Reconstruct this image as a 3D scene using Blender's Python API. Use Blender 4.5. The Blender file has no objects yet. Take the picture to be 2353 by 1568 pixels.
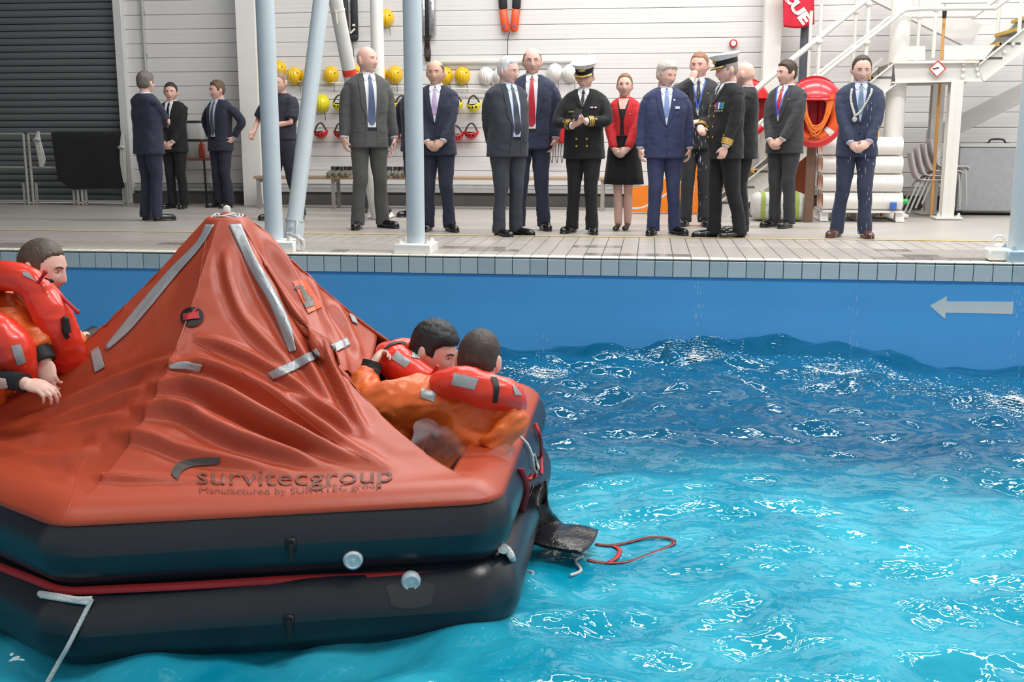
import bpy, bmesh, math, random
import numpy as np
from mathutils import Vector, Matrix, noise
from mathutils.bvhtree import BVHTree

S = bpy.context.scene
random.seed(7)
RNG = np.random.default_rng(7)

# ---------------------------------------------------------------- camera
FPX, CAMZ = 2500.0, 1.01
PITCH = math.atan(472.0 / FPX)
YAW = math.radians(7.2)
OC = Vector((0, 0, CAMZ))
RV = Vector((math.cos(YAW), math.sin(YAW), 0))
FV = Vector((-math.sin(YAW), math.cos(YAW), 0))
ZV = Vector((0, 0, 1))
DV = FV * math.cos(PITCH) - ZV * math.sin(PITCH)
UV_ = FV * math.sin(PITCH) + ZV * math.cos(PITCH)
cam = bpy.data.cameras.new('camera')
cam.sensor_fit = 'HORIZONTAL'
cam.sensor_width = 36.0
cam.lens = 36.0 * FPX / 2353.0
cam.clip_end = 200
camo = bpy.data.objects.new('camera', cam)
S.collection.objects.link(camo)
M3 = Matrix((RV, UV_, -DV)).transposed()
camo.matrix_world = Matrix.Translation(OC) @ M3.to_4x4()
S.camera = camo

# ---------------------------------------------------------------- world, lights, exposure
S.view_settings.view_transform = 'Standard'
S.view_settings.look = 'None'
S.view_settings.gamma = 1.0
S.view_settings.use_curve_mapping = False
S.view_settings.exposure = 0.0
wd = bpy.data.worlds.new('world')
S.world = wd
wd.use_nodes = True
wd.node_tree.nodes['Background'].inputs[0].default_value = (0.93, 0.96, 1.0, 1)
wd.node_tree.nodes['Background'].inputs[1].default_value = 0.50
CEIL = 7.2
# (x, y, length_x, length_y, watts) : the hall's ceiling luminaires
LAMPS = [(-6.8, 12.4, 2.6, 0.6, 70), (-2.4, 12.6, 3.4, 0.6, 520), (1.6, 12.6, 3.4, 0.6, 560), (5.4, 12.6, 3.2, 0.6, 430),
         (-1.4, 8.6, 3.0, 0.6, 380), (2.2, 8.6, 3.0, 0.6, 560), (5.6, 8.6, 3.0, 0.6, 480),
         (0.6, 3.4, 2.6, 0.6, 420), (4.2, 3.4, 2.6, 0.6, 520), (-4.2, 3.4, 2.6, 0.6, 160)]
for (lx, ly, sx, sy, w) in LAMPS:
    ld = bpy.data.lights.new('lamp_light', 'AREA')
    ld.shape = 'RECTANGLE'; ld.size = sx; ld.size_y = sy; ld.energy = w * 0.42; ld.color = (1.0, 0.985, 0.96)
    lo = bpy.data.objects.new('lamp_light', ld)
    lo.location = (lx, ly, CEIL - 0.275)
    S.collection.objects.link(lo)

# ---------------------------------------------------------------- pixel helpers (photograph pixel -> point in the place)
def ray(px, py):
    return RV * (px - 1176.5) - UV_ * (py - 784.0) + DV * FPX
def onz(px, py, z):
    d = ray(px, py); k = (z - CAMZ) / d.z
    return OC + d * k
def ony(px, py, Y):
    d = ray(px, py); k = Y / d.y
    return OC + d * k
def ond(px, py, depth):
    d = ray(px, py); k = depth / d.dot(FV)
    return OC + d * k
def proj(P):
    v = P - OC; z = v.dot(DV)
    return (1176.5 + FPX * v.dot(RV) / z, 784.0 - FPX * v.dot(UV_) / z)
def lin(r, g, b):
    f = lambda c: (c / 255 / 12.92) if c <= 10 else ((c / 255 + 0.055) / 1.055) ** 2.4
    return (f(r), f(g), f(b), 1)

# ---------------------------------------------------------------- materials
MATS = {}
def mat(name, rgb, rough=0.5, metal=0.0, var=0.06, vscale=8.0, bump=0.0, bscale=40.0, coat=0.0, spec=0.5, stretch=None, sheen=0.0, trans=0.0):
    if name in MATS: return MATS[name]
    m = bpy.data.materials.new(name); m.use_nodes = True
    nt = m.node_tree; b = nt.nodes['Principled BSDF']
    col = lin(*rgb)
    b.inputs['Roughness'].default_value = rough
    b.inputs['Metallic'].default_value = metal
    b.inputs['Coat Weight'].default_value = coat
    b.inputs['Specular IOR Level'].default_value = spec
    b.inputs['Sheen Weight'].default_value = sheen
    b.inputs['Transmission Weight'].default_value = trans
    tc = nt.nodes.new('ShaderNodeTexCoord')
    src = tc.outputs['Object']
    if stretch:
        mp = nt.nodes.new('ShaderNodeMapping'); mp.inputs['Scale'].default_value = stretch
        nt.links.new(src, mp.inputs[0]); src = mp.outputs[0]
    n = nt.nodes.new('ShaderNodeTexNoise'); n.inputs['Scale'].default_value = vscale; n.inputs['Detail'].default_value = 4
    nt.links.new(src, n.inputs['Vector'])
    mx = nt.nodes.new('ShaderNodeMix'); mx.data_type = 'RGBA'
    mx.inputs['A'].default_value = tuple(max(0, c * (1 - var * 2)) for c in col[:3]) + (1,)
    mx.inputs['B'].default_value = tuple(min(1, c * (1 + var * 2)) for c in col[:3]) + (1,)
    nt.links.new(n.outputs['Fac'], mx.inputs['Factor'])
    nt.links.new(mx.outputs['Result'], b.inputs['Base Color'])
    if bump:
        n2 = nt.nodes.new('ShaderNodeTexNoise'); n2.inputs['Scale'].default_value = bscale; n2.inputs['Detail'].default_value = 3
        nt.links.new(src, n2.inputs['Vector'])
        bp = nt.nodes.new('ShaderNodeBump'); bp.inputs['Strength'].default_value = bump; bp.inputs['Distance'].default_value = 0.01
        nt.links.new(n2.outputs['Fac'], bp.inputs['Height']); nt.links.new(bp.outputs[0], b.inputs['Normal'])
    MATS[name] = m
    return m

# ---------------------------------------------------------------- objects
COL = S.collection
def tag(o, label=None, cat=None, group=None, kind=None):
    if label: o['label'] = label
    if cat: o['category'] = cat
    if group: o['group'] = group
    if kind: o['kind'] = kind
    return o
def empty(name, loc=(0, 0, 0), rz=0.0, label=None, cat=None, group=None, kind=None):
    o = bpy.data.objects.new(name, None); COL.objects.link(o)
    o.location = loc; o.rotation_euler = (0, 0, rz); o.empty_display_size = 0.1
    return tag(o, label, cat, group, kind)
def copy_tree(o, parent=None):
    c = o.copy(); COL.objects.link(c)
    if parent is not None: c.parent = parent
    for ch in [x for x in o.children]: copy_tree(ch, c)
    return c

class MB:
    def __init__(s): s.v = []; s.f = []; s.m = []; s.cur = 0
    def add(s, vs, fs):
        o = len(s.v); s.v += [tuple(p) for p in vs]; s.f += [tuple(i + o for i in f) for f in fs]; s.m += [s.cur] * len(fs)
        return s
    def slot(s, i): s.cur = i; return s
    def box(s, c, d, R=None, bev=0.0):
        c = Vector(c); hx, hy, hz = d[0] / 2, d[1] / 2, d[2] / 2
        if bev:
            bev = min(bev, hx * .9, hy * .9, hz * .9)
            vs = []; 
            for sx in (-1, 1):
                for sy in (-1, 1):
                    for sz in (-1, 1):
                        vs += [(sx * (hx - bev), sy * (hy - bev), sz * hz), (sx * (hx - bev), sy * hy, sz * (hz - bev)), (sx * hx, sy * (hy - bev), sz * (hz - bev))]
            bm = bmesh.new(); 
            for p in vs: bm.verts.new(p)
            r = bmesh.ops.convex_hull(bm, input=bm.verts)
            bmesh.ops.dissolve_limit(bm, angle_limit=0.01, verts=bm.verts, edges=bm.edges)
            bm.verts.index_update()
            V = [Vector(v.co) for v in bm.verts]; F = [[v.index for v in f.verts] for f in bm.faces]
            bm.free()
        else:
            V = [Vector((x, y, z)) for x in (-hx, hx) for y in (-hy, hy) for z in (-hz, hz)]
            F = [(0, 1, 3, 2), (4, 6, 7, 5), (0, 4, 5, 1), (2, 3, 7, 6), (0, 2, 6, 4), (1, 5, 7, 3)]
        if R is not None: V = [R @ p for p in V]
        return s.add([p + c for p in V], F)
    def tube(s, pts, r, n=10, closed=False, caps=True, flat=1.0, up=None):
        pts = [Vector(p) for p in pts]; N = len(pts)
        rs = r if isinstance(r, (list, tuple)) else [r] * N
        tans = []
        for i in range(N):
            a = pts[(i - 1) % N] if (closed or i > 0) else pts[i]
            b = pts[(i + 1) % N] if (closed or i < N - 1) else pts[i]
            t = (b - a); tans.append(t.normalized() if t.length > 1e-9 else Vector((0, 0, 1)))
        u = up if up is not None else (Vector((0, 0, 1)) if abs(tans[0].z) < 0.9 else Vector((1, 0, 0)))
        u = Vector(u); vs = []
        for i in range(N):
            t = tans[i]; u = (u - t * u.dot(t)); u = u.normalized() if u.length > 1e-6 else t.orthogonal().normalized()
            w = t.cross(u)
            for j in range(n):
                a = 2 * math.pi * j / n
                vs.append(pts[i] + u * (rs[i] * math.cos(a) * flat) + w * (rs[i] * math.sin(a)))
        fs = []
        for i in range(N if closed else N - 1):
            i2 = (i + 1) % N
            for j in range(n):
                j2 = (j + 1) % n
                fs.append((i * n + j, i * n + j2, i2 * n + j2, i2 * n + j))
        if caps and not closed:
            fs.append(tuple(reversed(range(n)))); fs.append(tuple(range((N - 1) * n, N * n)))
        return s.add(vs, fs)
    def cyl(s, a, b, r, r2=None, n=16, caps=True):
        return s.tube([a, b], [r, r if r2 is None else r2], n=n, caps=caps)
    def ell(s, c, r, n=12, m=8, R=None):
        c = Vector(c); rx, ry, rz = (r, r, r) if not isinstance(r, (tuple, list)) else r
        vs = [Vector((0, 0, rz))]
        for i in range(1, m):
            ph = math.pi * i / m
            for j in range(n):
                th = 2 * math.pi * j / n
                vs.append(Vector((rx * math.sin(ph) * math.cos(th), ry * math.sin(ph) * math.sin(th), rz * math.cos(ph))))
        vs.append(Vector((0, 0, -rz)))
        if R is not None: vs = [R @ p for p in vs]
        fs = [(0, 1 + j, 1 + (j + 1) % n) for j in range(n)]
        for i in range(m - 2):
            for j in range(n):
                a = 1 + i * n; j2 = (j + 1) % n
                fs.append((a + j, a + n + j, a + n + j2, a + j2))
        L = len(vs) - 1; a = 1 + (m - 2) * n
        fs += [(a + j, L, a + (j + 1) % n) for j in range(n)]
        return s.add([p + c for p in vs], fs)
    def lathe(s, prof, c=(0, 0, 0), R=None, n=20):
        c = Vector(c); vs = []
        for (r, z) in prof:
            for j in range(n):
                a = 2 * math.pi * j / n
                p = Vector((r * math.cos(a), r * math.sin(a), z))
                vs.append((R @ p if R is not None else p) + c)
        fs = []
        for i in range(len(prof) - 1):
            for j in range(n):
                j2 = (j + 1) % n
                fs.append((i * n + j, i * n + j2, (i + 1) * n + j2, (i + 1) * n + j))
        if prof[0][0] > 1e-6: fs.append(tuple(reversed(range(n))))
        if prof[-1][0] > 1e-6: fs.append(tuple(range((len(prof) - 1) * n, len(prof) * n)))
        return s.add(vs, fs)
    def loft(s, secs, n=20, caps=True, power=2.0):
        # secs: (centre, rx, ry) horizontal sections going up
        vs = []
        for (c, rx, ry) in secs:
            c = Vector(c)
            for j in range(n):
                a = 2 * math.pi * j / n
                ca, sa = math.cos(a), math.sin(a)
                e = 2.0 / power
                vs.append(c + Vector((rx * math.copysign(abs(ca) ** e, ca), ry * math.copysign(abs(sa) ** e, sa), 0)))
        fs = []
        for i in range(len(secs) - 1):
            for j in range(n):
                j2 = (j + 1) % n
                fs.append((i * n + j, i * n + j2, (i + 1) * n + j2, (i + 1) * n + j))
        if caps: fs.append(tuple(reversed(range(n)))); fs.append(tuple(range((len(secs) - 1) * n, len(secs) * n)))
        return s.add(vs, fs)
    def prism(s, poly, axis_dir):
        # poly: list of 3D points, extruded by vector
        d = Vector(axis_dir); n = len(poly); P = [Vector(p) for p in poly]
        fs = [tuple(reversed(range(n))), tuple(range(n, 2 * n))]
        fs += [(i, (i + 1) % n, n + (i + 1) % n, n + i) for i in range(n)]
        return s.add(P + [p + d for p in P], fs)
    def grid(s, P, nu, nv, closed_u=False):
        # P list of nu*nv points, row-major in u
        fs = []
        for i in range(nu if closed_u else nu - 1):
            for j in range(nv - 1):
                a = i * nv + j; b = ((i + 1) % nu) * nv + j
                fs.append((a, b, b + 1, a + 1))
        return s.add(P, fs)
    def xf(s, M):
        s.v = [tuple(M @ Vector(p)) for p in s.v]; return s
    def mesh(s, name, smooth=True, angle=None, fix=True):
        me = bpy.data.meshes.new(name); me.from_pydata(s.v, [], s.f)
        if any(s.m): me.polygons.foreach_set('material_index', s.m)
        if fix:
            bm = bmesh.new(); bm.from_mesh(me); bmesh.ops.recalc_face_normals(bm, faces=bm.faces); bm.to_mesh(me); bm.free()
        if smooth:
            me.polygons.foreach_set('use_smooth', [True] * len(me.polygons))
            if angle is not None: me.set_sharp_from_angle(angle=math.radians(angle))
        me.update()
        return me
    def build(s, name, m, parent=None, smooth=True, angle=40, loc=None, rot=None, fix=True):
        me = s.mesh(name, smooth, angle, fix)
        for x in (m if isinstance(m, (list, tuple)) else [m]): me.materials.append(x)
        return link(name, me, parent, loc, rot)
def link(name, me, parent=None, loc=None, rot=None):
    o = bpy.data.objects.new(name, me); COL.objects.link(o)
    if parent is not None: o.parent = parent
    if loc is not None: o.location = loc
    if rot is not None: o.rotation_euler = rot
    return o
def thing(name, mb, m, label, cat, group=None, kind=None, angle=40, **k):
    # a one-mesh thing; its origin is put at the centre of its base
    V = np.array(mb.v); c = Vector(((V[:, 0].min() + V[:, 0].max()) / 2, (V[:, 1].min() + V[:, 1].max()) / 2, V[:, 2].min()))
    mb.v = [tuple(Vector(p) - c) for p in mb.v]
    return tag(mb.build(name, m, angle=angle, loc=c, **k), label, cat, group, kind)
def bez(pts, n=8):
    # Catmull-Rom through points
    P = [Vector(p) for p in pts]; out = []
    for i in range(len(P) - 1):
        p0 = P[max(i - 1, 0)]; p1 = P[i]; p2 = P[i + 1]; p3 = P[min(i + 2, len(P) - 1)]
        for k in range(n):
            t = k / n
            out.append(0.5 * ((2 * p1) + (p2 - p0) * t + (2 * p0 - 5 * p1 + 4 * p2 - p3) * t * t + (3 * p1 - p0 - 3 * p2 + p3) * t ** 3))
    out.append(P[-1]); return out
def clampf(x, a=0.0, b=1.0): return max(a, min(b, x))
def sstep(a, b, x):
    t = clampf((x - a) / (b - a)); return t * t * (3 - 2 * t)

# scratch scene for voxel remeshing
TMP = bpy.data.scenes.new('scratch')
def remesh(mb, voxel, smooth_iter=2, name='body'):
    me = mb.mesh('tmp', False)
    o = bpy.data.objects.new('tmp', me); TMP.collection.objects.link(o)
    r = o.modifiers.new('r', 'REMESH'); r.mode = 'VOXEL'; r.voxel_size = voxel; r.adaptivity = 0
    if smooth_iter:
        sm = o.modifiers.new('s', 'SMOOTH'); sm.factor = 0.5; sm.iterations = smooth_iter
    vl = TMP.view_layers[0]; vl.update()
    dg = vl.depsgraph; dg.update()
    out = bpy.data.meshes.new_from_object(o.evaluated_get(dg))
    bpy.data.objects.remove(o); bpy.data.meshes.remove(me)
    out.name = name
    out.polygons.foreach_set('use_smooth', [True] * len(out.polygons))
    return out
def text_mesh(s, size=1.0, bold=0.0, spacing=1.0, res=3):
    # flat text as (verts 2D, faces), x to the right, starting at 0
    cu = bpy.data.curves.new('t', 'FONT'); cu.body = s; cu.size = size; cu.offset = bold; cu.space_character = spacing; cu.resolution_u = res
    o = bpy.data.objects.new('t', cu); TMP.collection.objects.link(o)
    vl = TMP.view_layers[0]; vl.update(); dg = vl.depsgraph; dg.update()
    me = bpy.data.meshes.new_from_object(o.evaluated_get(dg))
    bm = bmesh.new(); bm.from_mesh(me)
    bmesh.ops.triangulate(bm, faces=bm.faces)
    V = [(v.co.x, v.co.y) for v in bm.verts]; bm.verts.index_update()
    F = [tuple(v.index for v in f.verts) for f in bm.faces]
    bm.free(); bpy.data.objects.remove(o); bpy.data.curves.remove(cu); bpy.data.meshes.remove(me)
    return V, F
# ================================================================ setting
YE, YB, ZW = 9.13, 15.85, -0.80
XL, XR = -7.6, 5.2

m_wall = mat('wall_white', (226, 224, 222), 0.45, var=0.02, vscale=3)
m_gap = mat('wall_gap', (168, 163, 160), 0.7)
m_door = mat('door_grey', (104, 108, 110), 0.5, var=0.05, vscale=2)
m_dark = mat('dark_kerb', (84, 82, 80), 0.8, var=0.12, vscale=5)
m_conc = mat('skirting_grey', (178, 178, 176), 0.7, var=0.06)
m_white = mat('white_paint', (238, 236, 230), 0.35, var=0.02)
m_col = mat('column_paint', (196, 207, 212), 0.3, var=0.03)
m_tile = mat('tile_face', (186, 200, 202), 0.25, var=0.05, vscale=6)
m_nose = mat('tile_nosing', (228, 220, 205), 0.35, var=0.05)
m_grout = mat('grout', (72, 84, 84), 0.85)
m_deck = mat('deck_tile', (176, 171, 165), 0.42, var=0.07, vscale=2.2, bump=0.12, bscale=220)
m_rib = mat('deck_rib_tile', (172, 166, 160), 0.38, var=0.09, vscale=3.5)
m_yel = mat('yellow_line', (226, 196, 120), 0.5, var=0.15, vscale=14)
m_blue = mat('pool_blue', (88, 176, 236), 0.42, var=0.03, vscale=1.6)
m_ceil = mat('ceiling_grey', (190, 190, 190), 0.8)

# floor (deck slab) with its tiles
fl = MB(); fl.box((-1.5, (YE + 0.03 + YB) / 2, -0.106), (26, YB - YE - 0.03, 0.2))
floor = fl.build('floor', m_deck, smooth=False); tag(floor, 'grey tiled pool deck running back to the white wall', kind='structure')
TW = 0.15
rt = MB()
rt.box((0, 0, 0.0005), (TW - 0.007, 0.22 - 0.006, 0.012), bev=0.002)
for k in range(7):
    rt.box((-0.06 + 0.02 * k, 0, 0.0075), (0.009, 0.2, 0.003))
tile_me = rt.mesh('tile', smooth=False); tile_me.materials.append(m_rib)
tile_me2 = tile_me.copy(); tile_me2.materials.clear(); tile_me2.materials.append(mat('deck_rib_tile_wet', (142, 136, 132), 0.2, var=0.12, vscale=5))
gs = MB(); gs.box(((XL + XR) / 2, YE + 0.115 + 0.95, -0.004), (XR - XL, 1.92, 0.004))
gsl = gs.build('grout', m_grout, floor, smooth=False)
xs = np.arange(XL, XR, TW)
vis = [i for i, x in enumerate(xs)]
stuff = MB()
for r in range(8):
    y = YE + 0.115 + 0.11 + r * 0.22
    for i in vis:
        x = xs[i] + TW / 2
        a = proj(Vector((x, y, 0)))
        if r < 4 and -20 < a[0] < 2380:
            o = link('tile', tile_me2 if noise.noise(Vector((x * 1.1, y * 2.2, 3))) > 0.28 else tile_me, floor, (x, y, 0))
        else:
            stuff.box((x, y, 0.002), (TW - 0.007, 0.214, 0.01))
so = stuff.build('tile_field', m_rib, floor, smooth=False); so['kind'] = 'stuff'
yl = MB(); yl.box((-1.2, onz(1400, 547, 0).y, 0.012), (13, 0.035, 0.004))
yo = yl.build('line_marking', m_yel, floor, smooth=False)

# coping: nosing strip + face tiles
cp = MB(); cp.box(((XL + XR) / 2, YE + 0.062, -0.075), (XR - XL, 0.11, 0.148))
coping = cp.build('trim_1', m_grout, smooth=False); tag(coping, 'tiled coping along the edge of the pool deck', kind='structure')
ft = MB(); ft.box((0, 0, 0), (TW - 0.006, 0.012, 0.132), bev=0.002); ft_me = ft.mesh('tile', False); ft_me.materials.append(m_tile)
fm2 = ft_me.copy(); fm2.materials.clear(); fm2.materials.append(mat('tile_face_b', (172, 190, 193), 0.25, var=0.08, vscale=9))
nz = MB(); nz.box((0, 0, 0), (TW - 0.004, 0.112, 0.016), bev=0.006); nz_me = nz.mesh('nosing_tile', False); nz_me.materials.append(m_nose)
for i in vis:
    x = xs[i] + TW / 2
    link('tile', fm2 if random.random() < 0.3 else ft_me, coping, (x, YE + 0.001, -0.084))
    link('nosing_tile', nz_me, coping, (x, YE + 0.052, -0.001))
# pool wall with arrow and inlet grille
pw = MB(); pw.box((-1.0, YE + 0.16, -1.55), (18, 0.28, 2.8))
wall_pool = pw.build('wall_pool', m_blue, smooth=False); tag(wall_pool, 'smooth blue painted pool wall under the tiled edge', kind='structure')
m_arrow = mat('arrow_white', (222, 228, 226), 0.4, var=0.03)
AR = [(2137, 703), (2176, 681), (2175, 693), (2329, 694), (2327, 722), (2173, 719), (2171, 733)]
ym = YE + 0.02
a = MB(); P = [ony(x, y, ym - 0.003) for x, y in AR]; n = len(P)
a.add([p for p in P] + [p + Vector((0, 0.004, 0)) for p in P], [tuple(range(n))] + [(i, (i + 1) % n, n + (i + 1) % n, n + i) for i in range(n)])
ar = a.build('arrow_marking', m_arrow, wall_pool, smooth=False); ar['label'] = 'white arrow painted on the pool wall'
g = MB(); c0 = ony(1310, 816, ym); c1 = ony(1520, 826, ym)
g.box(((c0.x + c1.x) / 2, ym + 0.002, (c0.z + c1.z) / 2), (c1.x - c0.x, 0.02, 0.07), bev=0.006)
gr = g.build('inlet_strip', mat('inlet_brown', (118, 108, 92), 0.6, var=0.2), wall_pool, smooth=False); gr['label'] = 'brown inlet strip at the waterline'

# back wall: cladding planks
xd = ony(296, 250, YB).x
wb = MB(); wb.box(((xd + 9) / 2, YB + 0.1, CEIL / 2), (9 - xd, 0.12, CEIL))
wall_back = wb.build('wall_back', m_gap, smooth=False); tag(wall_back, 'white wall clad in long horizontal metal planks', kind='structure')
PH = 0.205
pl = MB(); L = 9 - xd
prof = [(-0.002, 0.002), (-0.010, 0.008), (-0.010, PH - 0.010), (-0.002, PH - 0.003), (0.02, PH - 0.003), (0.02, 0.002)]
pl.prism([(-L / 2, y, z) for y, z in prof], (L, 0, 0))
# fine mid-groove beads
pl.box((0, -0.0095, PH * 0.36), (L, 0.003, 0.006)); pl.box((0, -0.0095, PH * 0.66), (L, 0.003, 0.006))
pl_me = pl.mesh('plank', smooth=False); pl_me.materials.append(m_wall)
z0 = 0.30
for k in range(int((CEIL - z0) / PH)):
    link('plank', pl_me, wall_back, ((xd + 9) / 2, YB + 0.02, z0 + k * PH))
# kerb and skirting under the cladding
kb = MB(); kb.box(((xd + 9) / 2, YB - 0.02, 0.075), (9 - xd, 0.12, 0.15))
ko = kb.build('baseboard_kerb', m_dark, smooth=False); tag(ko, 'dark concrete kerb along the foot of the white wall', kind='structure')
kb = MB(); kb.box(((xd + 9) / 2, YB + 0.0, 0.215), (9 - xd, 0.1, 0.05)); kb.box(((xd + 9) / 2, YB + 0.02, 0.27), (9 - xd, 0.06, 0.05))
ko = kb.build('baseboard_back', m_conc, smooth=False); tag(ko, 'pale grey metal skirting above the kerb', kind='structure')

# roller door with slats and guide
rd = MB(); XD0 = -14.0
rd.box(((XD0 + xd) / 2, YB + 0.12, CEIL / 2), (xd - XD0, 0.06, CEIL))
door_1 = rd.build('door_1', m_dark, smooth=False); tag(door_1, 'dark grey roller shutter door of narrow slats', kind='structure')
SH = 0.1015
sl = MB(); Ls = xd - 0.12 - XD0
pr = [(0.02, 0.0), (0.0, 0.006), (-0.012, 0.03), (-0.014, 0.055), (-0.006, 0.084), (0.008, 0.094), (0.02, 0.094)]
sl.prism([(-Ls / 2, y, z) for y, z in pr], (Ls, 0, 0))
sl_me = sl.mesh('slat', True, 30); sl_me.materials.append(m_door)
for k in range(44): link('slat', sl_me, door_1, ((XD0 + xd - 0.12) / 2, YB + 0.05, 0.02 + k * SH))
gd = MB(); gd.box((xd - 0.05, YB - 0.03, 2.6), (0.13, 0.12, 5.2), bev=0.008)
gd.build('guide_rail', mat('guide_grey', (214, 214, 212), 0.4, var=0.03), door_1)

# side walls and ceiling
w = MB(); w.box((-13.6, 8, CEIL / 2 - 1), (0.2, 17, CEIL + 2)); tag(w.build('wall_left', mat('wall_left_grey', (120, 122, 124), 0.7), smooth=False), 'grey side wall beyond the roller door', kind='structure')
w = MB(); w.box((9.1, 8, CEIL / 2 - 1), (0.2, 17, CEIL + 2)); tag(w.build('wall_right', m_wall, smooth=False), 'white side wall beyond the stairs', kind='structure')
w = MB(); w.box((-2.2, 7.5, CEIL + 0.1), (24, 18, 0.2)); tag(w.build('ceiling', m_ceil, smooth=False), 'pale grey ceiling of the pool hall', kind='structure')
m_lh = mat('lamp_housing', (205, 205, 205), 0.5)
for i, (lx, ly, sx, sy, wt) in enumerate(LAMPS):
    b = MB(); b.box((0, 0, 0.09), (sx + 0.1, sy + 0.1, 0.1), bev=0.01)
    for s_ in (-1, 1): b.cyl((s_ * sx * 0.4, 0, 0.12), (s_ * sx * 0.4, 0, 0.32), 0.012)
    o = b.build('ceiling_lamp', m_lh, loc=(lx, ly, CEIL - 0.3))
    tag(o, 'long white lamp hanging under the pool hall ceiling', 'lamp', 'ceiling lamps over the pool hall')

# columns on the pool edge
def column(px, py, Y, r, name, m, label, base=None, top=5.8, cat='column'):
    c = ony(px, py, Y); t = empty(name, (c.x, Y, 0), 0, label, cat)
    b = MB(); b.cyl((0, 0, 0.02), (0, 0, top), r, n=28); b.build('shaft', m, t)
    return t
def base_block(t, sx, sy, h, m, dx=0, dy=0):
    b = MB(); b.box((dx, dy, h / 2), (sx, sy, h), bev=0.01); o = b.build('base_block', m, t)
    bb = MB()
    for ax in (-1, 1):
        for ay in (-1, 1):
            bb.cyl((dx + ax * sx * 0.36, dy + ay * sy * 0.36, h - 0.005), (dx + ax * sx * 0.36, dy + ay * sy * 0.36, h + 0.035), 0.014, n=8)
            bb.cyl((dx + ax * sx * 0.36, dy + ay * sy * 0.36, h), (dx + ax * sx * 0.36, dy + ay * sy * 0.36, h + 0.015), 0.024, n=6)
    bb.build('anchor_bolts', m, o)
YC = YE + 0.22
cA = column(631, 560, YC, 0.08, 'steel_column', m_col, 'pale blue-grey round column beside the slanting brace, rising behind the raft tip'); base_block(cA, 0.34, 0.34, 0.1, m_white, 0.06, 0)
cB = column(956, 566, YC, 0.08, 'steel_column', m_col, 'pale blue-grey round column on a white block before the man in a lilac tie'); base_block(cB, 0.33, 0.33, 0.09, m_white, 0, 0)
cC = column(2345, 580, YC - 0.02, 0.1, 'steel_column', m_col, 'blue-grey round column at the right edge of the picture by the shackle'); base_block(cC, 0.42, 0.36, 0.1, mat('base_bluegrey', (168, 190, 202), 0.45, var=0.08), 0.06, 0)
def brace(name, A, B, r, m, label, ext=1.35):
    A = Vector(A); B = Vector(B); t = empty(name, A, 0, label, 'brace')
    d = (B - A) * ext
    b = MB(); b.cyl((0, 0, 0), d, r, n=26); b.build('shaft', m, t)
    return t, d
A = onz(672, 552, 0.02); B = ony(738, 0, 10.7)
bA, dA = brace('slanting_brace', A, B, 0.078, m_col, 'pale blue-grey pipe brace leaning right beside the round column')
b = MB(); R = dA.to_track_quat('Z', 'X').to_matrix()
b.box(dA.normalized() * 0.085, (0.125, 0.16, 0.19), R=R, bev=0.006); b.tube([dA.normalized() * 0.18, dA.normalized() * 0.2], 0.088, n=26)
for k in (-1, 1): b.cyl(dA.normalized() * (0.085 + 0.05 * k) + Vector((0, -0.1, 0)), dA.normalized() * (0.085 + 0.05 * k), 0.02, n=8)
b.build('foot_collar', m_col, bA)
A = onz(868, 500, 0.02); B = ony(771, 0, 12.4)
bB, dB = brace('slanting_brace', A, B, 0.08, mat('brace_white', (216, 216, 210), 0.4), 'off-white pipe brace with a red band, leaning left behind the grey-suited man', 1.3)
Pm = ony(799, 166, (A + (B - A) * 0.66).y); tt = ((Pm - A).dot(B - A)) / (B - A).length_squared
b = MB(); b.cyl((B - A) * (tt - 0.014), (B - A) * (tt + 0.014), 0.083, n=26); o = b.build('colour_band', mat('band_red', (226, 66, 44), 0.4), bB); o['label'] = 'red band round the brace'
tt2 = tt + 0.27
b = MB(); b.cyl((B - A) * (tt2 - 0.003), (B - A) * (tt2 + 0.003), 0.086, n=26)
q = (B - A) * tt2 + Vector((0, -0.088, 0)); b.tube([q, q + Vector((0.01, -0.004, -0.07)), q + Vector((0.018, 0, -0.16))], 0.008, n=6)
b.build('tie_cord', mat('cord_cream', (230, 222, 205), 0.7), bB)
cD = column(876, 500, onz(876, 500, 0).y, 0.08, 'steel_column', m_white, 'slim white round column behind the bald man in grey'); base_block(cD, 0.3, 0.28, 0.03, m_white)
cE = column(2041, 499, onz(2041, 499, 0).y, 0.118, 'steel_column', m_white, 'thick white round column beside the stacked chairs under the stairs'); base_block(cE, 0.42, 0.36, 0.045, m_white)

# wall columns (I sections)
def ibeam(mb, x, y, w, d, h, tf=0.02, tw=0.014):
    mb.box((x, y - d / 2, h / 2), (w, tf, h)); mb.box((x, y + d / 2, h / 2), (w, tf, h)); mb.box((x, y, h / 2), (tw, d, h))
def wall_column(pxa, pxb, py, Y, label):
    a = ony(pxa, py, Y); c = ony(pxb, py, Y); w = c.x - a.x
    mb = MB(); ibeam(mb, 0, 0.12, w, 0.3, 5.9)
    o = mb.build('wall_column', m_white, smooth=False, loc=((a.x + c.x) / 2, Y, 0)); tag(o, label, 'column', kind='thing')
    return o
wall_column(562, 603, 440, YB - 0.36, 'flat white steel column between the shadowed wall and the helmet racks')
wall_column(1757, 1796, 60, YB - 0.34, 'flat white steel column by the red flag, behind the dark-suited man')
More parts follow.
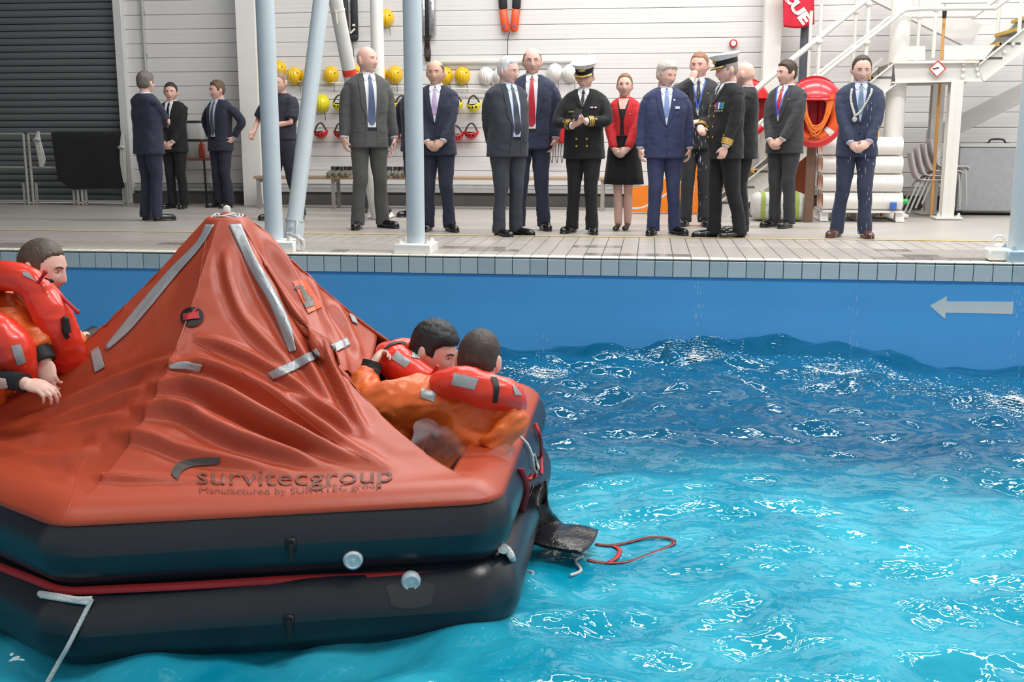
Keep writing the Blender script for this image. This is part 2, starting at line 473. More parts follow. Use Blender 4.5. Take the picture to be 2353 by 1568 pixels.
# ================================================================ water
def wave_height(X, Y):
    rng = np.random.default_rng(11)
    Z = np.zeros_like(X)
    comps = []
    for k in range(64):
        lam = 0.11 * (2.6 / 0.11) ** (k / 63)
        ang = math.radians(-100 + rng.normal(0, 55))
        A = 0.0072 * lam ** 0.85 * rng.uniform(0.6, 1.3) * (1 + 0.9 * math.exp(-((math.log(lam / 0.5)) / 0.6) ** 2)) * (0.55 if lam < 0.2 else 1)
        comps.append((2 * math.pi / lam, ang, A, rng.uniform(0, 6.28)))
    wx = X + 0.10 * np.sin(1.7 * Y + 0.6 * X) + 0.05 * np.sin(4.1 * Y - 2.3 * X)
    wy = Y + 0.10 * np.sin(1.3 * X + 0.9 * Y) + 0.05 * np.sin(3.7 * X + 1.9 * Y)
    for (kk, an, A, ph) in comps:
        p = kk * (math.cos(an) * wx + math.sin(an) * wy) + ph
        Z += A * (np.sin(p) - 0.28 * np.cos(2 * p))
    env = 0.75 + 0.35 * np.sin(0.9 * X + 1.1) * np.sin(0.8 * Y + 0.4)
    Z *= env
    # swell against the wall
    xc = ony(1720, 790, YE).x
    far = np.clip((Y - 6.2) / 2.6, 0, 1) ** 1.5
    Z += far * (0.15 * np.exp(-((X - xc) / 0.85) ** 2) + 0.03 * np.exp(-((X - xc - 1.1) / 0.5) ** 2) - 0.08 * np.exp(-((X - xc - 1.9) / 0.5) ** 2) - 0.02)
    return ZW + Z
SPL = [(1595, 828, 0.34, 0.9), (1950, 862, 0.42, 1.2), (2335, 905, 0.35, 1.0), (1245, 838, 0.22, 0.45)]
gx = np.arange(-8.4, 6.6, 0.032); gy = np.concatenate([np.arange(0.4, 6.6, 0.026), np.arange(6.6, YE + 0.05, 0.03)])
GX, GY = np.meshgrid(gx, gy, indexing='ij')
GZ = wave_height(GX, GY)
for (px, py, sg, am) in SPL:
    c = onz(px, py, ZW + 0.03)
    d2 = (GX - c.x) ** 2 + ((GY - c.y) * 1.0) ** 2
    GZ += 0.02 * am * np.exp(-d2 / (2 * (sg * 0.8) ** 2)) * np.sin(23 * np.sqrt(d2 + 1e-6) + 5 * np.sin(5 * GX + 3 * GY)) * 0.8
nx, ny = GX.shape
V = np.stack([GX, GY, GZ], -1).reshape(-1, 3)
ii = (np.arange(nx - 1)[:, None] * ny + np.arange(ny - 1)[None, :]).reshape(-1)
F = np.stack([ii, ii + ny, ii + ny + 1, ii + 1], -1)
me = bpy.data.meshes.new('water')
me.vertices.add(len(V)); me.vertices.foreach_set('co', V.ravel())
me.loops.add(len(F) * 4); me.loops.foreach_set('vertex_index', F.ravel().astype(np.int32))
me.polygons.add(len(F)); me.polygons.foreach_set('loop_start', np.arange(0, len(F) * 4, 4, dtype=np.int32))
me.polygons.foreach_set('use_smooth', np.ones(len(F), dtype=bool))
me.update(); me.validate()
def water_material():
    m = bpy.data.materials.new('pool_water'); m.use_nodes = True
    nt = m.node_tree; b = nt.nodes['Principled BSDF']
    b.inputs['Roughness'].default_value = 0.01; b.inputs['IOR'].default_value = 1.333
    tc = nt.nodes.new('ShaderNodeTexCoord')
    sp = nt.nodes.new('ShaderNodeSeparateXYZ'); nt.links.new(tc.outputs['Object'], sp.inputs[0])
    n1 = nt.nodes.new('ShaderNodeTexNoise'); n1.inputs['Scale'].default_value = 0.8; n1.inputs['Detail'].default_value = 3
    nt.links.new(tc.outputs['Object'], n1.inputs['Vector'])
    # base colour: brighter turquoise towards the camera, darker blue towards the wall
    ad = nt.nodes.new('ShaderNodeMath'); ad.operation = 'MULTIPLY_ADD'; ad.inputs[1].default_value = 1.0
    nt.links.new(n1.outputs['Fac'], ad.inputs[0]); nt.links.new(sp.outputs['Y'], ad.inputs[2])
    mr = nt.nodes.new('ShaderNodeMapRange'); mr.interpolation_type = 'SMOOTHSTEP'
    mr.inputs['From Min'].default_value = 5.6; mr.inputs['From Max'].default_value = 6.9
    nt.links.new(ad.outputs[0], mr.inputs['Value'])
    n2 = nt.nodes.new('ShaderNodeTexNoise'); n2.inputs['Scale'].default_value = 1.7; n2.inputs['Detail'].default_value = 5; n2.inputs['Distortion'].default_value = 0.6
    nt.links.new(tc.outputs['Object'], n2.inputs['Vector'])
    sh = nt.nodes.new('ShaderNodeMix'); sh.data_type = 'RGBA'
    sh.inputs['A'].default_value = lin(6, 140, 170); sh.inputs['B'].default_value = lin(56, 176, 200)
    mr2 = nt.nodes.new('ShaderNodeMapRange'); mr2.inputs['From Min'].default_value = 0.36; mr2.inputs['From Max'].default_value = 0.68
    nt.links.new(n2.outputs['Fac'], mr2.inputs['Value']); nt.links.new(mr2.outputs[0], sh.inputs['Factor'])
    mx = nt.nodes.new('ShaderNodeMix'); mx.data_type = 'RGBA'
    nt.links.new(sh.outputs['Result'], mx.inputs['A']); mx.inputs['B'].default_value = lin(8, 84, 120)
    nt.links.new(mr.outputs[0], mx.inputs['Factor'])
    nt.links.new(mx.outputs['Result'], b.inputs['Base Color'])
    # fine ripples
    mp = nt.nodes.new('ShaderNodeMapping'); mp.inputs['Scale'].default_value = (1, 1.25, 1)
    nt.links.new(tc.outputs['Object'], mp.inputs[0])
    n3 = nt.nodes.new('ShaderNodeTexNoise'); n3.inputs['Scale'].default_value = 9; n3.inputs['Detail'].default_value = 2; n3.inputs['Distortion'].default_value = 0.6
    nt.links.new(mp.outputs[0], n3.inputs['Vector'])
    bp = nt.nodes.new('ShaderNodeBump'); bp.inputs['Strength'].default_value = 0.5; bp.inputs['Distance'].default_value = 0.02
    nt.links.new(n3.outputs['Fac'], bp.inputs['Height']); nt.links.new(bp.outputs[0], b.inputs['Normal'])
    return m
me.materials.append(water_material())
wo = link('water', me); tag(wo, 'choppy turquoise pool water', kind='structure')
# pool floor and near side so that the basin is closed
b = MB(); b.box((-1, 4.6, -2.9), (18, 9.2, 0.2)); tag(b.build('floor_pool', m_blue, smooth=False), 'blue pool floor under the water', kind='structure')

# foam, droplets and falling water (nobody could count them)
def water_z(x, y):
    i = int(clampf((x - gx[0]) / 0.032, 0, nx - 1)); j = int(clampf(np.searchsorted(gy, y), 0, ny - 1))
    return GZ[i, j]
m_foam = mat('foam_white', (236, 244, 246), 0.35, var=0.03)
OCT = [(1, 0, 0), (-1, 0, 0), (0, 1, 0), (0, -1, 0), (0, 0, 1), (0, 0, -1)]
OF = [(0, 2, 4), (2, 1, 4), (1, 3, 4), (3, 0, 4), (2, 0, 5), (1, 2, 5), (3, 1, 5), (0, 3, 5)]
mb = MB()
for (px, py, sg, am) in SPL:
    c = onz(px, py, ZW + 0.03)
    for k in range(int(2600 * am)):
        r = abs(RNG.normal(0, sg)) * RNG.uniform(0.3, 1); th = RNG.uniform(0, 6.283)
        x, y = c.x + r * math.cos(th) * 1.5, min(c.y + r * math.sin(th) * 1.0, YE - 0.03)
        if noise.noise(Vector((x * 5, y * 5, 1))) < -0.05 + 0.25 * (r / sg - 1): continue
        z = water_z(x, y)
        up = max(0, RNG.normal(0, 0.05 * am)) * math.exp(-(r / sg) ** 2 * 2.5) if RNG.random() < 0.6 else 0
        q = RNG.uniform(0.0014, 0.0048) * (0.55 if up > 0.02 else 1)
        if up < 0.01: sx, sy, sz = q * RNG.uniform(1, 3.2), q * RNG.uniform(0.8, 1.6), q * 0.5
        else: sx = sy = sz = q
        mb.add([(x + a * sx, y + b_ * sy, z + up + c_ * sz) for a, b_, c_ in OCT], OF)
for k in range(260):     # scattered flecks of foam around the swell
    px, py = RNG.uniform(1230, 2350), RNG.uniform(850, 980); c = onz(px, py, ZW); q = RNG.uniform(0.0012, 0.0032)
    mb.add([(c.x + a * q * 2.5, c.y + b_ * q, water_z(c.x, c.y) + c_ * q * 0.6) for a, b_, c_ in OCT], OF)
fo = mb.build('foam', m_foam, smooth=False, fix=False); tag(fo, 'white foam and splashes where water falls on the pool', 'foam', kind='stuff')
m_drop = mat('drop_water', (240, 246, 250), 0.08, var=0.0, trans=0.55)
mb = MB()
def fall(px, py0, py1, Y, n, sp=6):
    for k in range(n):
        y = RNG.uniform(py0, py1); x = px + RNG.normal(0, sp); p = ony(x, y, Y + RNG.normal(0, 0.05)); q = RNG.uniform(0.0012, 0.0022); ln_ = RNG.uniform(5, 16)
        mb.add([(p.x + a * q, p.y + b_ * q, p.z + c_ * q * ln_) for a, b_, c_ in OCT], OF)
for (px, a, b_, n, sp) in [(1608, 300, 560, 40, 9), (1600, 640, 800, 22, 6), (1985, 330, 560, 38, 20), (1960, 640, 800, 18, 6), (1995, 180, 300, 16, 14), (2335, 590, 880, 40, 7), (1245, 770, 830, 10, 8), (1600, 180, 300, 14, 6)]:
    fall(px, a, b_, YE - 0.5, n, sp)
dr = mb.build('falling_drops', m_drop, smooth=False, fix=False); tag(dr, 'thin streams of water drops falling onto the pool', 'drops', kind='stuff')
# ================================================================ life raft
TR, ZC = 0.16, -0.389
ZC2 = ZC - 0.275
ZED = ZC + 0.0985
NL = onz(128, 1213, ZED); NR = onz(1150, 1158, ZED); FR = onz(1243, 905, ZED)
lq = onz(0, 1162, ZED); LL = NL + (lq - NL).normalized() * 1.5
CEN = (LL + FR) / 2
HEX = [Vector((p.x, p.y)) for p in (NL, NR, FR, 2 * CEN - NL, 2 * CEN - NR, LL)]     # NL NR FR BR BL L
def rounded(poly, rad, step):
    out = []; n = len(poly); segs = []
    for i in range(n):
        a, b, c = poly[i - 1], poly[i], poly[(i + 1) % n]
        u = (a - b).normalized(); v = (c - b).normalized()
        ang = u.angle(v); tl = rad / math.tan(ang / 2)
        p0 = b + u * tl; p1 = b + v * tl
        arc = [(p0 * (1 - t) ** 2 + b * 2 * t * (1 - t) + p1 * t * t) for t in np.linspace(0, 1, 12)]
        segs.append(arc)
    for i in range(n):
        out += segs[i]
        a = segs[i][-1]; b = segs[(i + 1) % n][0]; k = max(2, int((b - a).length / step))
        out += [a.lerp(b, j / k) for j in range(1, k)]
    # even resample
    L = [0]
    for i in range(len(out)): L.append(L[-1] + (out[(i + 1) % len(out)] - out[i]).length)
    N = int(L[-1] / step); res = []
    j = 0
    for q in range(N):
        s_ = q * L[-1] / N
        while L[j + 1] < s_: j += 1
        f = (s_ - L[j]) / max(1e-9, L[j + 1] - L[j]); res.append(out[j].lerp(out[(j + 1) % len(out)], f))
    return res
EDGE = rounded(HEX, 0.17, 0.017); NS = len(EDGE)
NRM = []
for i in range(NS):
    t = (EDGE[(i + 1) % NS] - EDGE[i - 1]).normalized(); NRM.append(Vector((t.y, -t.x)))
CL = [EDGE[i] - NRM[i] * 0.126 for i in range(NS)]
RID = [min(range(NS), key=lambda i: (EDGE[i] - h).length) for h in HEX]

raft = empty('life_raft', (CEN.x, CEN.y, ZW - 0.05), 0, 'orange-red canopied inflatable life raft on two stacked black tubes', 'life raft')
RO = Vector((CEN.x, CEN.y, ZW - 0.05))
def rb(mb, name, m, parent=None, **k):
    mb.v = [tuple(Vector(p) - RO) for p in mb.v]
    return mb.build(name, m, parent or raft, **k)

m_rub = mat('raft_rubber', (28, 30, 36), 0.3, var=0.12, vscale=4, bump=0.05, bscale=90, spec=0.6)
m_rubw = mat('raft_rubber_wet', (42, 45, 47), 0.16, var=0.2, vscale=6, coat=0.4)
m_can = mat('canopy_orange', (176, 70, 42), 0.4, var=0.05, vscale=3, bump=0.06, bscale=26, spec=0.5)
m_refl = mat('reflective_tape', (164, 168, 170), 0.38, metal=0.2, var=0.06, vscale=14, bump=0.25, bscale=38)
m_black = mat('black_plain', (24, 24, 26), 0.5, var=0.1)
m_red = mat('webbing_red', (186, 40, 44), 0.6, var=0.08, bump=0.1, bscale=160)
m_rope = mat('rope_white', (214, 214, 212), 0.75, var=0.08, bump=0.5, bscale=140)

def ring_tube(zc, off, wob):
    mb = MB(); n = 26; vs = []
    for i in range(NS):
        c = CL[i] + NRM[i] * off; r = TR
        dmin = min(min(abs(i - k), NS - abs(i - k)) for k in RID) * 0.017
        for j in range(n):
            a = 2 * math.pi * j / n
            cr = 0.012 * math.exp(-(dmin / 0.05) ** 2) * (0.5 + 0.5 * math.cos(3 * a)) * wob
            rr = r - cr + 0.0035 * wob * noise.noise(Vector((c.x * 3, c.y * 3, a)))
            vs.append((c.x + NRM[i].x * rr * math.cos(a), c.y + NRM[i].y * rr * math.cos(a), zc + rr * math.sin(a)))
    mb.grid([vs[(i % NS) * n + (j % n)] for i in range(NS) for j in range(n + 1)], NS, n + 1, closed_u=True)
    return mb
UT = ring_tube(ZC, 0, 1.0); LT = ring_tube(ZC2, 0.03, 1.4)
bvh_tube = BVHTree.FromPolygons(UT.v + LT.v, UT.f + [tuple(i + len(UT.v) for i in f) for f in LT.f])
o = rb(UT, 'upper_tube', m_rub); o['label'] = 'upper black inflated tube'
o = rb(LT, 'lower_tube', m_rub); o['label'] = 'lower black inflated tube'

# canopy ---------------------------------------------------------
ZP = 0.665
PK = ond(522, 497, Vector((CEN.x, CEN.y, 0)).dot(FV))
PKC = Vector((PK.x, PK.y)); ZP = PK.z
NT = 104
def hz(t): return 1 - (1 - t) ** 1.72
def panel_u(i):
    for k in range(6):
        a = RID[k]; b = RID[(k + 1) % 6]; L_ = (b - a) % NS; d = (i - a) % NS
        if d < L_: return k, d / L_
    return 0, 0
CV = []
tt_ = [(j / (NT - 9)) for j in range(NT)]
TO = {1: 0.455, 4: 0.36}
JO = {k: round(v * (NT - 9)) for k, v in TO.items()}
TO = {k: v / (NT - 9) for k, v in JO.items()}
for i in range(NS):
    k, u = panel_u(i)
    rimc = CL[i]; nr = NRM[i]
    a62 = math.radians(100)
    rim = rimc + nr * ((TR + 0.004) * math.cos(a62)); zr = ZC + (TR + 0.004) * math.sin(a62)
    top = PKC + (rimc - PKC).normalized() * 0.085
    for j in range(NT):
        t = tt_[j]
        if k in (1, 4) and t < 1:      # the entrance edge dips in the middle
            t += (0.06 if k == 1 else -0.04) * math.sin(math.pi * u) * (t / TO[k] if t < TO[k] else (1 - t) / (1 - TO[k]))
        if t <= 1:
            p = top.lerp(rim, t ** 0.97); z = ZP + (zr - ZP) * hz(t)
            sag = math.sin(math.pi * u) * math.sin(math.pi * clampf(t)) 
            dirn = (PKC - p).normalized() if (PKC - p).length > 1e-6 else Vector((0, 0))
            sg = 0.05 if k != 0 else -0.01
            p = p + dirn * sg * sag * 0.7; z -= sg * sag
            if k == 0: z += 0.06 * math.sin(math.pi * u) ** 0.7 * math.exp(-((t - 0.72) / 0.2) ** 2)
            # the ridge itself stands slightly proud
            du = min(u, 1 - u)
            if k == 1 or (k == 0 and u > 0.5): z += 0.012 * math.exp(-(du / 0.02) ** 2) * math.sin(math.pi * clampf(t))
        else:
            f = (j - (NT - 9)) / 8.0; a = math.radians(100 - 62 * f); rr = TR + 0.004
            p = rimc + nr * (rr * math.cos(a)); z = ZC + rr * math.sin(a)
        CV.append([p.x, p.y, z])
CV = np.array(CV).reshape(NS, NT, 3)
# normals of the base surface
du = np.roll(CV, -1, 0) - np.roll(CV, 1, 0); dv = np.gradient(CV, axis=1)
NN = np.cross(du, dv); NN /= (np.linalg.norm(NN, axis=-1, keepdims=True) + 1e-9)
sgn = np.sign((NN[..., 0] * (CV[..., 0] - PKC.x) + NN[..., 1] * (CV[..., 1] - PKC.y) + NN[..., 2] * 0.4)); NN *= sgn[..., None]
# drape folds, traced as lines that run over the fabric
FOLDS = [([(385, 842), (470, 838), (560, 872), (660, 930), (770, 1005), (900, 1075)], 12, 0.024),
         ([(335, 890), (430, 880), (520, 915), (610, 965), (700, 1010), (800, 1050), (940, 1092)], 15, 0.032),
         ([(300, 945), (400, 935), (500, 985), (600, 1025), (720, 1060), (860, 1092)], 16, 0.026),
         ([(250, 1002), (330, 1000), (430, 1035), (560, 1060), (680, 1085), (800, 1105)], 14, 0.014),
         ([(440, 772), (530, 800), (620, 845), (720, 915), (810, 985)], 10, 0.016),
         ([(205, 1096), (340, 1102), (520, 1112), (700, 1128), (830, 1150)], 9, 0.016),
         ([(170, 1192), (300, 1176), (430, 1160), (570, 1150), (720, 1140)], 10, 0.012),
         ([(580, 500), (630, 580), (690, 690), (740, 800), (800, 925), (850, 1005)], 10, 0.028),
         ([(565, 540), (600, 640), (655, 745), (715, 850), (790, 960)], 12, 0.016),
         ([(520, 560), (525, 640), (560, 730), (625, 800), (690, 850)], 12, 0.010),
         ([(400, 640), (330, 730), (240, 810), (130, 880), (0, 960)], 11, 0.010),
         ([(415, 815), (330, 850), (230, 890), (110, 945), (0, 985)], 10, 0.018),
         ([(340, 885), (250, 925), (130, 965), (0, 1003)], 10, 0.016),
         ([(300, 950), (200, 975), (100, 1000), (0, 1025)], 11, 0.014),
         ([(230, 1030), (160, 1050), (80, 1055), (0, 1040)], 14, 0.014),
         ([(175, 1100), (120, 1110), (60, 1090), (0, 1070)], 14, 0.012),
         ([(700, 610), (740, 720), (780, 800), (800, 900)], 9, 0.014),
         ([(760, 690), (800, 760), (830, 830)], 9, 0.014),
         ([(650, 900), (740, 940), (830, 1000)], 9, 0.014),
         ([(480, 870), (560, 905), (640, 955), (740, 1010)], 8, -0.012),
         ([(430, 915), (520, 950), (620, 1000), (720, 1040)], 9, -0.014)]
def to_px(A):
    v = A - np.array(OC); z = v @ np.array(DV)
    return np.stack([1176.5 + FPX * (v @ np.array(RV)) / z, 784 - FPX * (v @ np.array(UV_)) / z], -1)
PX = to_px(CV)
ksel = np.array([panel_u(i)[0] for i in range(NS)])
front = np.isin(ksel, [0, 1, 5])[:, None] & (np.array(tt_)[None, :] > 0.03)
fade = np.clip((1.0 - np.array(tt_)) / 0.12, 0, 1)[None, :] * np.clip(np.array(tt_) / 0.12, 0, 1)[None, :]
D = np.zeros((NS, NT))
for (pl_, wdt, amp) in FOLDS:
    P = np.array([tuple(p.xy) for p in bez([Vector((a, b_, 0)) for a, b_ in pl_], 5)])
    best = np.full((NS, NT), 1e9); tpos = np.zeros((NS, NT)); side = np.zeros((NS, NT))
    for q in range(len(P) - 1):
        a, b_ = P[q], P[q + 1]; ab = b_ - a; L2 = ab @ ab
        tq = np.clip(((PX - a) @ ab) / L2, 0, 1)
        dd = PX - (a + tq[..., None] * ab); dist = np.hypot(dd[..., 0], dd[..., 1])
        mk = dist < best
        best = np.where(mk, dist, best); tpos = np.where(mk, (q + tq) / (len(P) - 1), tpos)
        side = np.where(mk, np.sign(ab[0] * dd[..., 1] - ab[1] * dd[..., 0]), side)
    along = np.clip(tpos / 0.18, 0, 1) * np.clip((1 - tpos) / 0.25, 0, 1)
    sd = best * side / wdt
    D += 1.75 * amp * along * (np.exp(-sd ** 2) - 0.55 * np.exp(-((sd - 1.7) / 1.1) ** 2))
small = np.zeros((NS, NT))
for i in range(NS):
    for j in range(0, NT):
        p = CV[i, j]; small[i, j] = 0.006 * noise.noise(Vector((p[0] * 5, p[1] * 5, p[2] * 5))) + 0.003 * noise.noise(Vector((p[0] * 14, p[1] * 14, p[2] * 14)))
CV = CV + NN * ((D * front + small) * fade)[..., None]
# faces, leaving the two entrances open
cm = MB(); cm.v = [tuple(p) for p in CV.reshape(-1, 3)]
def is_open(i, j):
    k, u = panel_u(i); t = tt_[j]
    if k in (1, 4): return j >= JO[k] and t < 0.955
    return False
for i in range(NS):
    i2 = (i + 1) % NS
    for j in range(NT - 1):
        if is_open(i, j): continue
        cm.f.append((i * NT + j, i * NT + j + 1, i2 * NT + j + 1, i2 * NT + j)); cm.m.append(0)
bvh_can = BVHTree.FromPolygons(cm.v, cm.f)
cano = rb(cm, 'canopy', m_can, angle=None)
so_ = cano.modifiers.new('thickness', 'SOLIDIFY'); so_.thickness = 0.004; so_.offset = -1
cano['label'] = 'draped orange-red tent canopy with an open entrance on its right side'

def hit(px, py, bvh=None, off=0.004):
    d = ray(px, py).normalized(); r = (bvh or bvh_can).ray_cast(OC, d)
    if r[0] is None: return None
    n_ = r[1] if r[1].dot(d) < 0 else -r[1]
    return r[0] + n_ * off
def strip(pts_l, pts_r, nl=24, nw=5, bvh=None, off=0.005):
    # ribbon between two pixel polylines, laid on a surface
    A = bez([Vector((x, y, 0)) for x, y in pts_l], 8); B = bez([Vector((x, y, 0)) for x, y in pts_r], 8)
    P = []
    for i in range(nl + 1):
        fa = i / nl * (len(A) - 1); k = min(int(fa), len(A) - 2); a = A[k].lerp(A[k + 1], fa - k)
        fb = i / nl * (len(B) - 1); k = min(int(fb), len(B) - 2); b_ = B[k].lerp(B[k + 1], fb - k)
        for j in range(nw + 1):
            q = a.lerp(b_, j / nw); h = hit(q.x, q.y, bvh, off)
            P.append(h)
    last = next((p for p in P if p is not None), Vector((0, 0, 0)))
    for i, p in enumerate(P):
        if p is None: P[i] = last
        last = P[i]
    mb = MB(); mb.grid(P, nl + 1, nw + 1); return mb
def line_on(pts, r, bvh=None, off=0.003, n=6, k=10):
    P = [hit(p.x, p.y, bvh, off) for p in bez([Vector((x, y, 0)) for x, y in pts], k)]
    P = [p for p in P if p is not None]; mb = MB(); mb.tube(P, r, n=n); return mb
# reflective tapes
for (a, b_) in [([(526, 518), (565, 600), (622, 700), (652, 775), (665, 812)], [(553, 517), (590, 600), (645, 700), (673, 770), (683, 806)]),
                ([(474, 518), (452, 560), (392, 620), (330, 690), (285, 745), (242, 800)], [(494, 518), (464, 568), (412, 628), (350, 702), (300, 760), (248, 806)]),
                ([(210, 810), (228, 797)], [(220, 858), (243, 845)]),
                ([(616, 858), (660, 838), (704, 815), (728, 801)], [(626, 874), (668, 858), (712, 834), (738, 818)]),
                ([(390, 842), (425, 832), (466, 838)], [(392, 849), (430, 850), (459, 856)]),
                ([(758, 795), (796, 778)], [(772, 812), (805, 794)]),
                ([(800, 722), (812, 726)], [(808, 742), (822, 748)])]:
    o = rb(strip(a, b_, off=0.008), 'reflective_tape', m_refl); so_ = o.modifiers.new('t', 'SOLIDIFY'); so_.thickness = 0.003; o['label'] = 'silver reflective tape'
# seams
for pts in ([(478, 520), (465, 600), (452, 690)], [(430, 780), (420, 800), (352, 872), (306, 935), (255, 994), (209, 1040), (183, 1078), (168, 1140), (140, 1205)],
            [(455, 790), (560, 858), (650, 925), (760, 1010), (850, 1060)]):
    rb(line_on(pts, 0.0022, off=0.0), 'seam', m_can)
# round emblem: black disc with a small red raft sign
mb = MB(); c0 = (443, 730)
ring = [(c0[0] + 26 * math.cos(a) * 0.98 + 3 * math.sin(a), c0[1] + 22 * math.sin(a) - 4 * math.cos(a)) for a in np.linspace(0, 2 * math.pi, 28, endpoint=False)]
hp = [hit(*c0, None, 0.008)] + [hit(*q, None, 0.008) for q in ring]
mb.add(hp, [(0, 1 + i, 1 + (i + 1) % 28) for i in range(28)])
o = rb(mb, 'emblem', m_black); o['label'] = 'black round emblem with a red raft sign'
def decal(polys, name, m, parent, off=0.007, bvh=None, sub=6):
    mb = MB()
    for q in polys:
        q = [Vector((x, y)) for x, y in q]
        P = []
        for i in range(sub + 1):
            for j in range(sub + 1):
                a = q[0].lerp(q[1], i / sub); b_ = q[3].lerp(q[2], i / sub); r = a.lerp(b_, j / sub); P.append(hit(r.x, r.y, bvh, off) or Vector((0, 0, -3)))
        mb.grid(P, sub + 1, sub + 1)
    return rb(mb, name, m, parent)
e2 = decal([[(425, 724), (458, 719), (460, 735), (426, 739)], [(440, 724), (445, 725), (456, 712), (451, 710)]], 'raft_sign', mat('sign_red', (190, 44, 52), 0.5), None, 0.012)
# orange patch with grey hand-lettered mark on the entrance side
decal([[(672, 648), (700, 642), (742, 706), (708, 722)]], 'patch', mat('patch_orange', (226, 92, 44), 0.35), None, 0.005)
decal([[(676, 662), (690, 656), (693, 662), (680, 668)], [(688, 657), (696, 660), (704, 690), (698, 692)], [(692, 668), (697, 664), (712, 690), (707, 694)], [(700, 690), (716, 682), (719, 689), (704, 698)], [(697, 700), (720, 690), (724, 703), (703, 712)]],
      'patch_mark', mat('mark_grey', (112, 112, 104), 0.5), None, 0.008)
# faded lettering
def letters(s, px0, py0, w, slope, h, m, name, bold=0.0, arc=0.0):
    V2, F2 = text_mesh(s, 1.0, bold); xs_ = [v[0] for v in V2]; ys_ = [v[1] for v in V2]; x1 = max(xs_); cap = max(ys_)
    mb = MB(); P = []
    for (x, y) in V2:
        f = x / x1; px = px0 + f * w; py = py0 + slope * f + arc * math.sin(math.pi * f) - y / cap * h
        P.append(hit(px, py, None, 0.005) or Vector((0, 0, -3)))
    mb.add(P, F2); o = rb(mb, name, m, smooth=False, fix=False); o['label'] = 'faded dark lettering on the canopy'
m_ink = mat('faded_ink', (116, 62, 50), 0.5, var=0.25, vscale=20)
letters('survitecgroup', 450, 1113, 452, -4, 34, m_ink, 'lettering', 0.0, 6)
letters('Manufactured by SURVITEC group', 457, 1134, 420, -14, 14, mat('faded_ink_b', (140, 60, 42), 0.5, var=0.25, vscale=20), 'small_lettering', 0.0, 8)
o = rb(strip([(393, 1092), (402, 1072), (430, 1058), (470, 1052), (506, 1052)], [(408, 1105), (420, 1085), (445, 1074), (475, 1070), (506, 1066)], 24, 4), 'swoosh_mark', mat('swoosh_ink', (72, 66, 64), 0.5, var=0.15)); o['label'] = 'dark curved logo stroke'
# peak: collar, cord coil, lamp
pz = ZP - 0.012; pc = Vector((PKC.x, PKC.y, pz))
mb = MB(); mb.lathe([(0.0, 0.004), (0.05, 0.006), (0.088, 0.0), (0.095, -0.02)], pc, n=30); o = rb(mb, 'peak_disc', m_black)
mb = MB()
for r_, zz in ((0.07, 0.012), (0.055, 0.016), (0.04, 0.02)):
    mb.tube([pc + Vector((r_ * math.cos(a), r_ * math.sin(a), zz + 0.006 * math.sin(3 * a + r_ * 90))) for a in np.linspace(0, 2 * math.pi, 28, endpoint=False)], 0.004, n=6, closed=True)
rb(mb, 'cord_coil', m_rope)
mb = MB(); mb.lathe([(0.03, 0.0), (0.03, 0.012), (0.016, 0.018)], pc + Vector((0, 0, 0.012)), n=16); rb(mb, 'lamp_base', mat('lamp_base_red', (196, 70, 50), 0.4))
mb = MB(); mb.lathe([(0.014, 0.0), (0.018, 0.012), (0.014, 0.028), (0.0, 0.034)], pc + Vector((0, 0, 0.028)), n=16); o = rb(mb, 'locator_lamp', mat('lamp_white', (240, 236, 228), 0.2)); o['label'] = 'small white lamp on the canopy tip'
# raft floor and tube lip
mb = MB(); F_ = [Vector((p.x, p.y, ZC2 + 0.03)) for p in CL[::6]]; mb.add(F_, [tuple(range(len(F_)))]); rb(mb, 'raft_floor', mat('raft_floor', (70, 60, 56), 0.6))
# inner centre post that holds the tent up
mb = MB(); mb.cyl((PKC.x, PKC.y, ZC2 + 0.04), (PKC.x, PKC.y, ZP - 0.03), 0.07, 0.05, n=18); rb(mb, 'centre_post', m_rub)

# red webbing along the crease between the tubes
def on_tube(i, zc, off, ang, extra=0.006):
    p = CL[i % NS] + NRM[i % NS] * (off + (TR + extra) * math.cos(ang)); return Vector((p.x, p.y, zc + (TR + extra) * math.sin(ang)))
mb = MB(); P = []
i0, i1 = RID[5], RID[1] - 12
rng_ = [(i0 + k) % NS for k in range(((i1 - i0) % NS))]
for q, i in enumerate(rng_):
    dN = min(abs(i - RID[1]), NS) * 0.017
    sag = 0.05 * math.sin(math.pi * clampf(q / len(rng_)))
    tw_ = clampf((len(rng_) - q) / 34.0) ** 0.8
    base = CL[i] + NRM[i] * (0.100 + 0.022 * tw_ + 0.006 * math.sin(q * 0.13)); zt = ZC - 0.137 - 0.006 * math.sin(q * 0.05)
    P += [Vector((base.x, base.y, zt + 0.010 * tw_)), Vector((base.x + NRM[i].x * 0.014, base.y + NRM[i].y * 0.014, zt - 0.014 * tw_))]
mb.grid(P, len(rng_), 2); o = rb(mb, 'webbing_band', m_red); so_ = o.modifiers.new('t', 'SOLIDIFY'); so_.thickness = 0.004; o['label'] = 'red webbing band between the tubes'
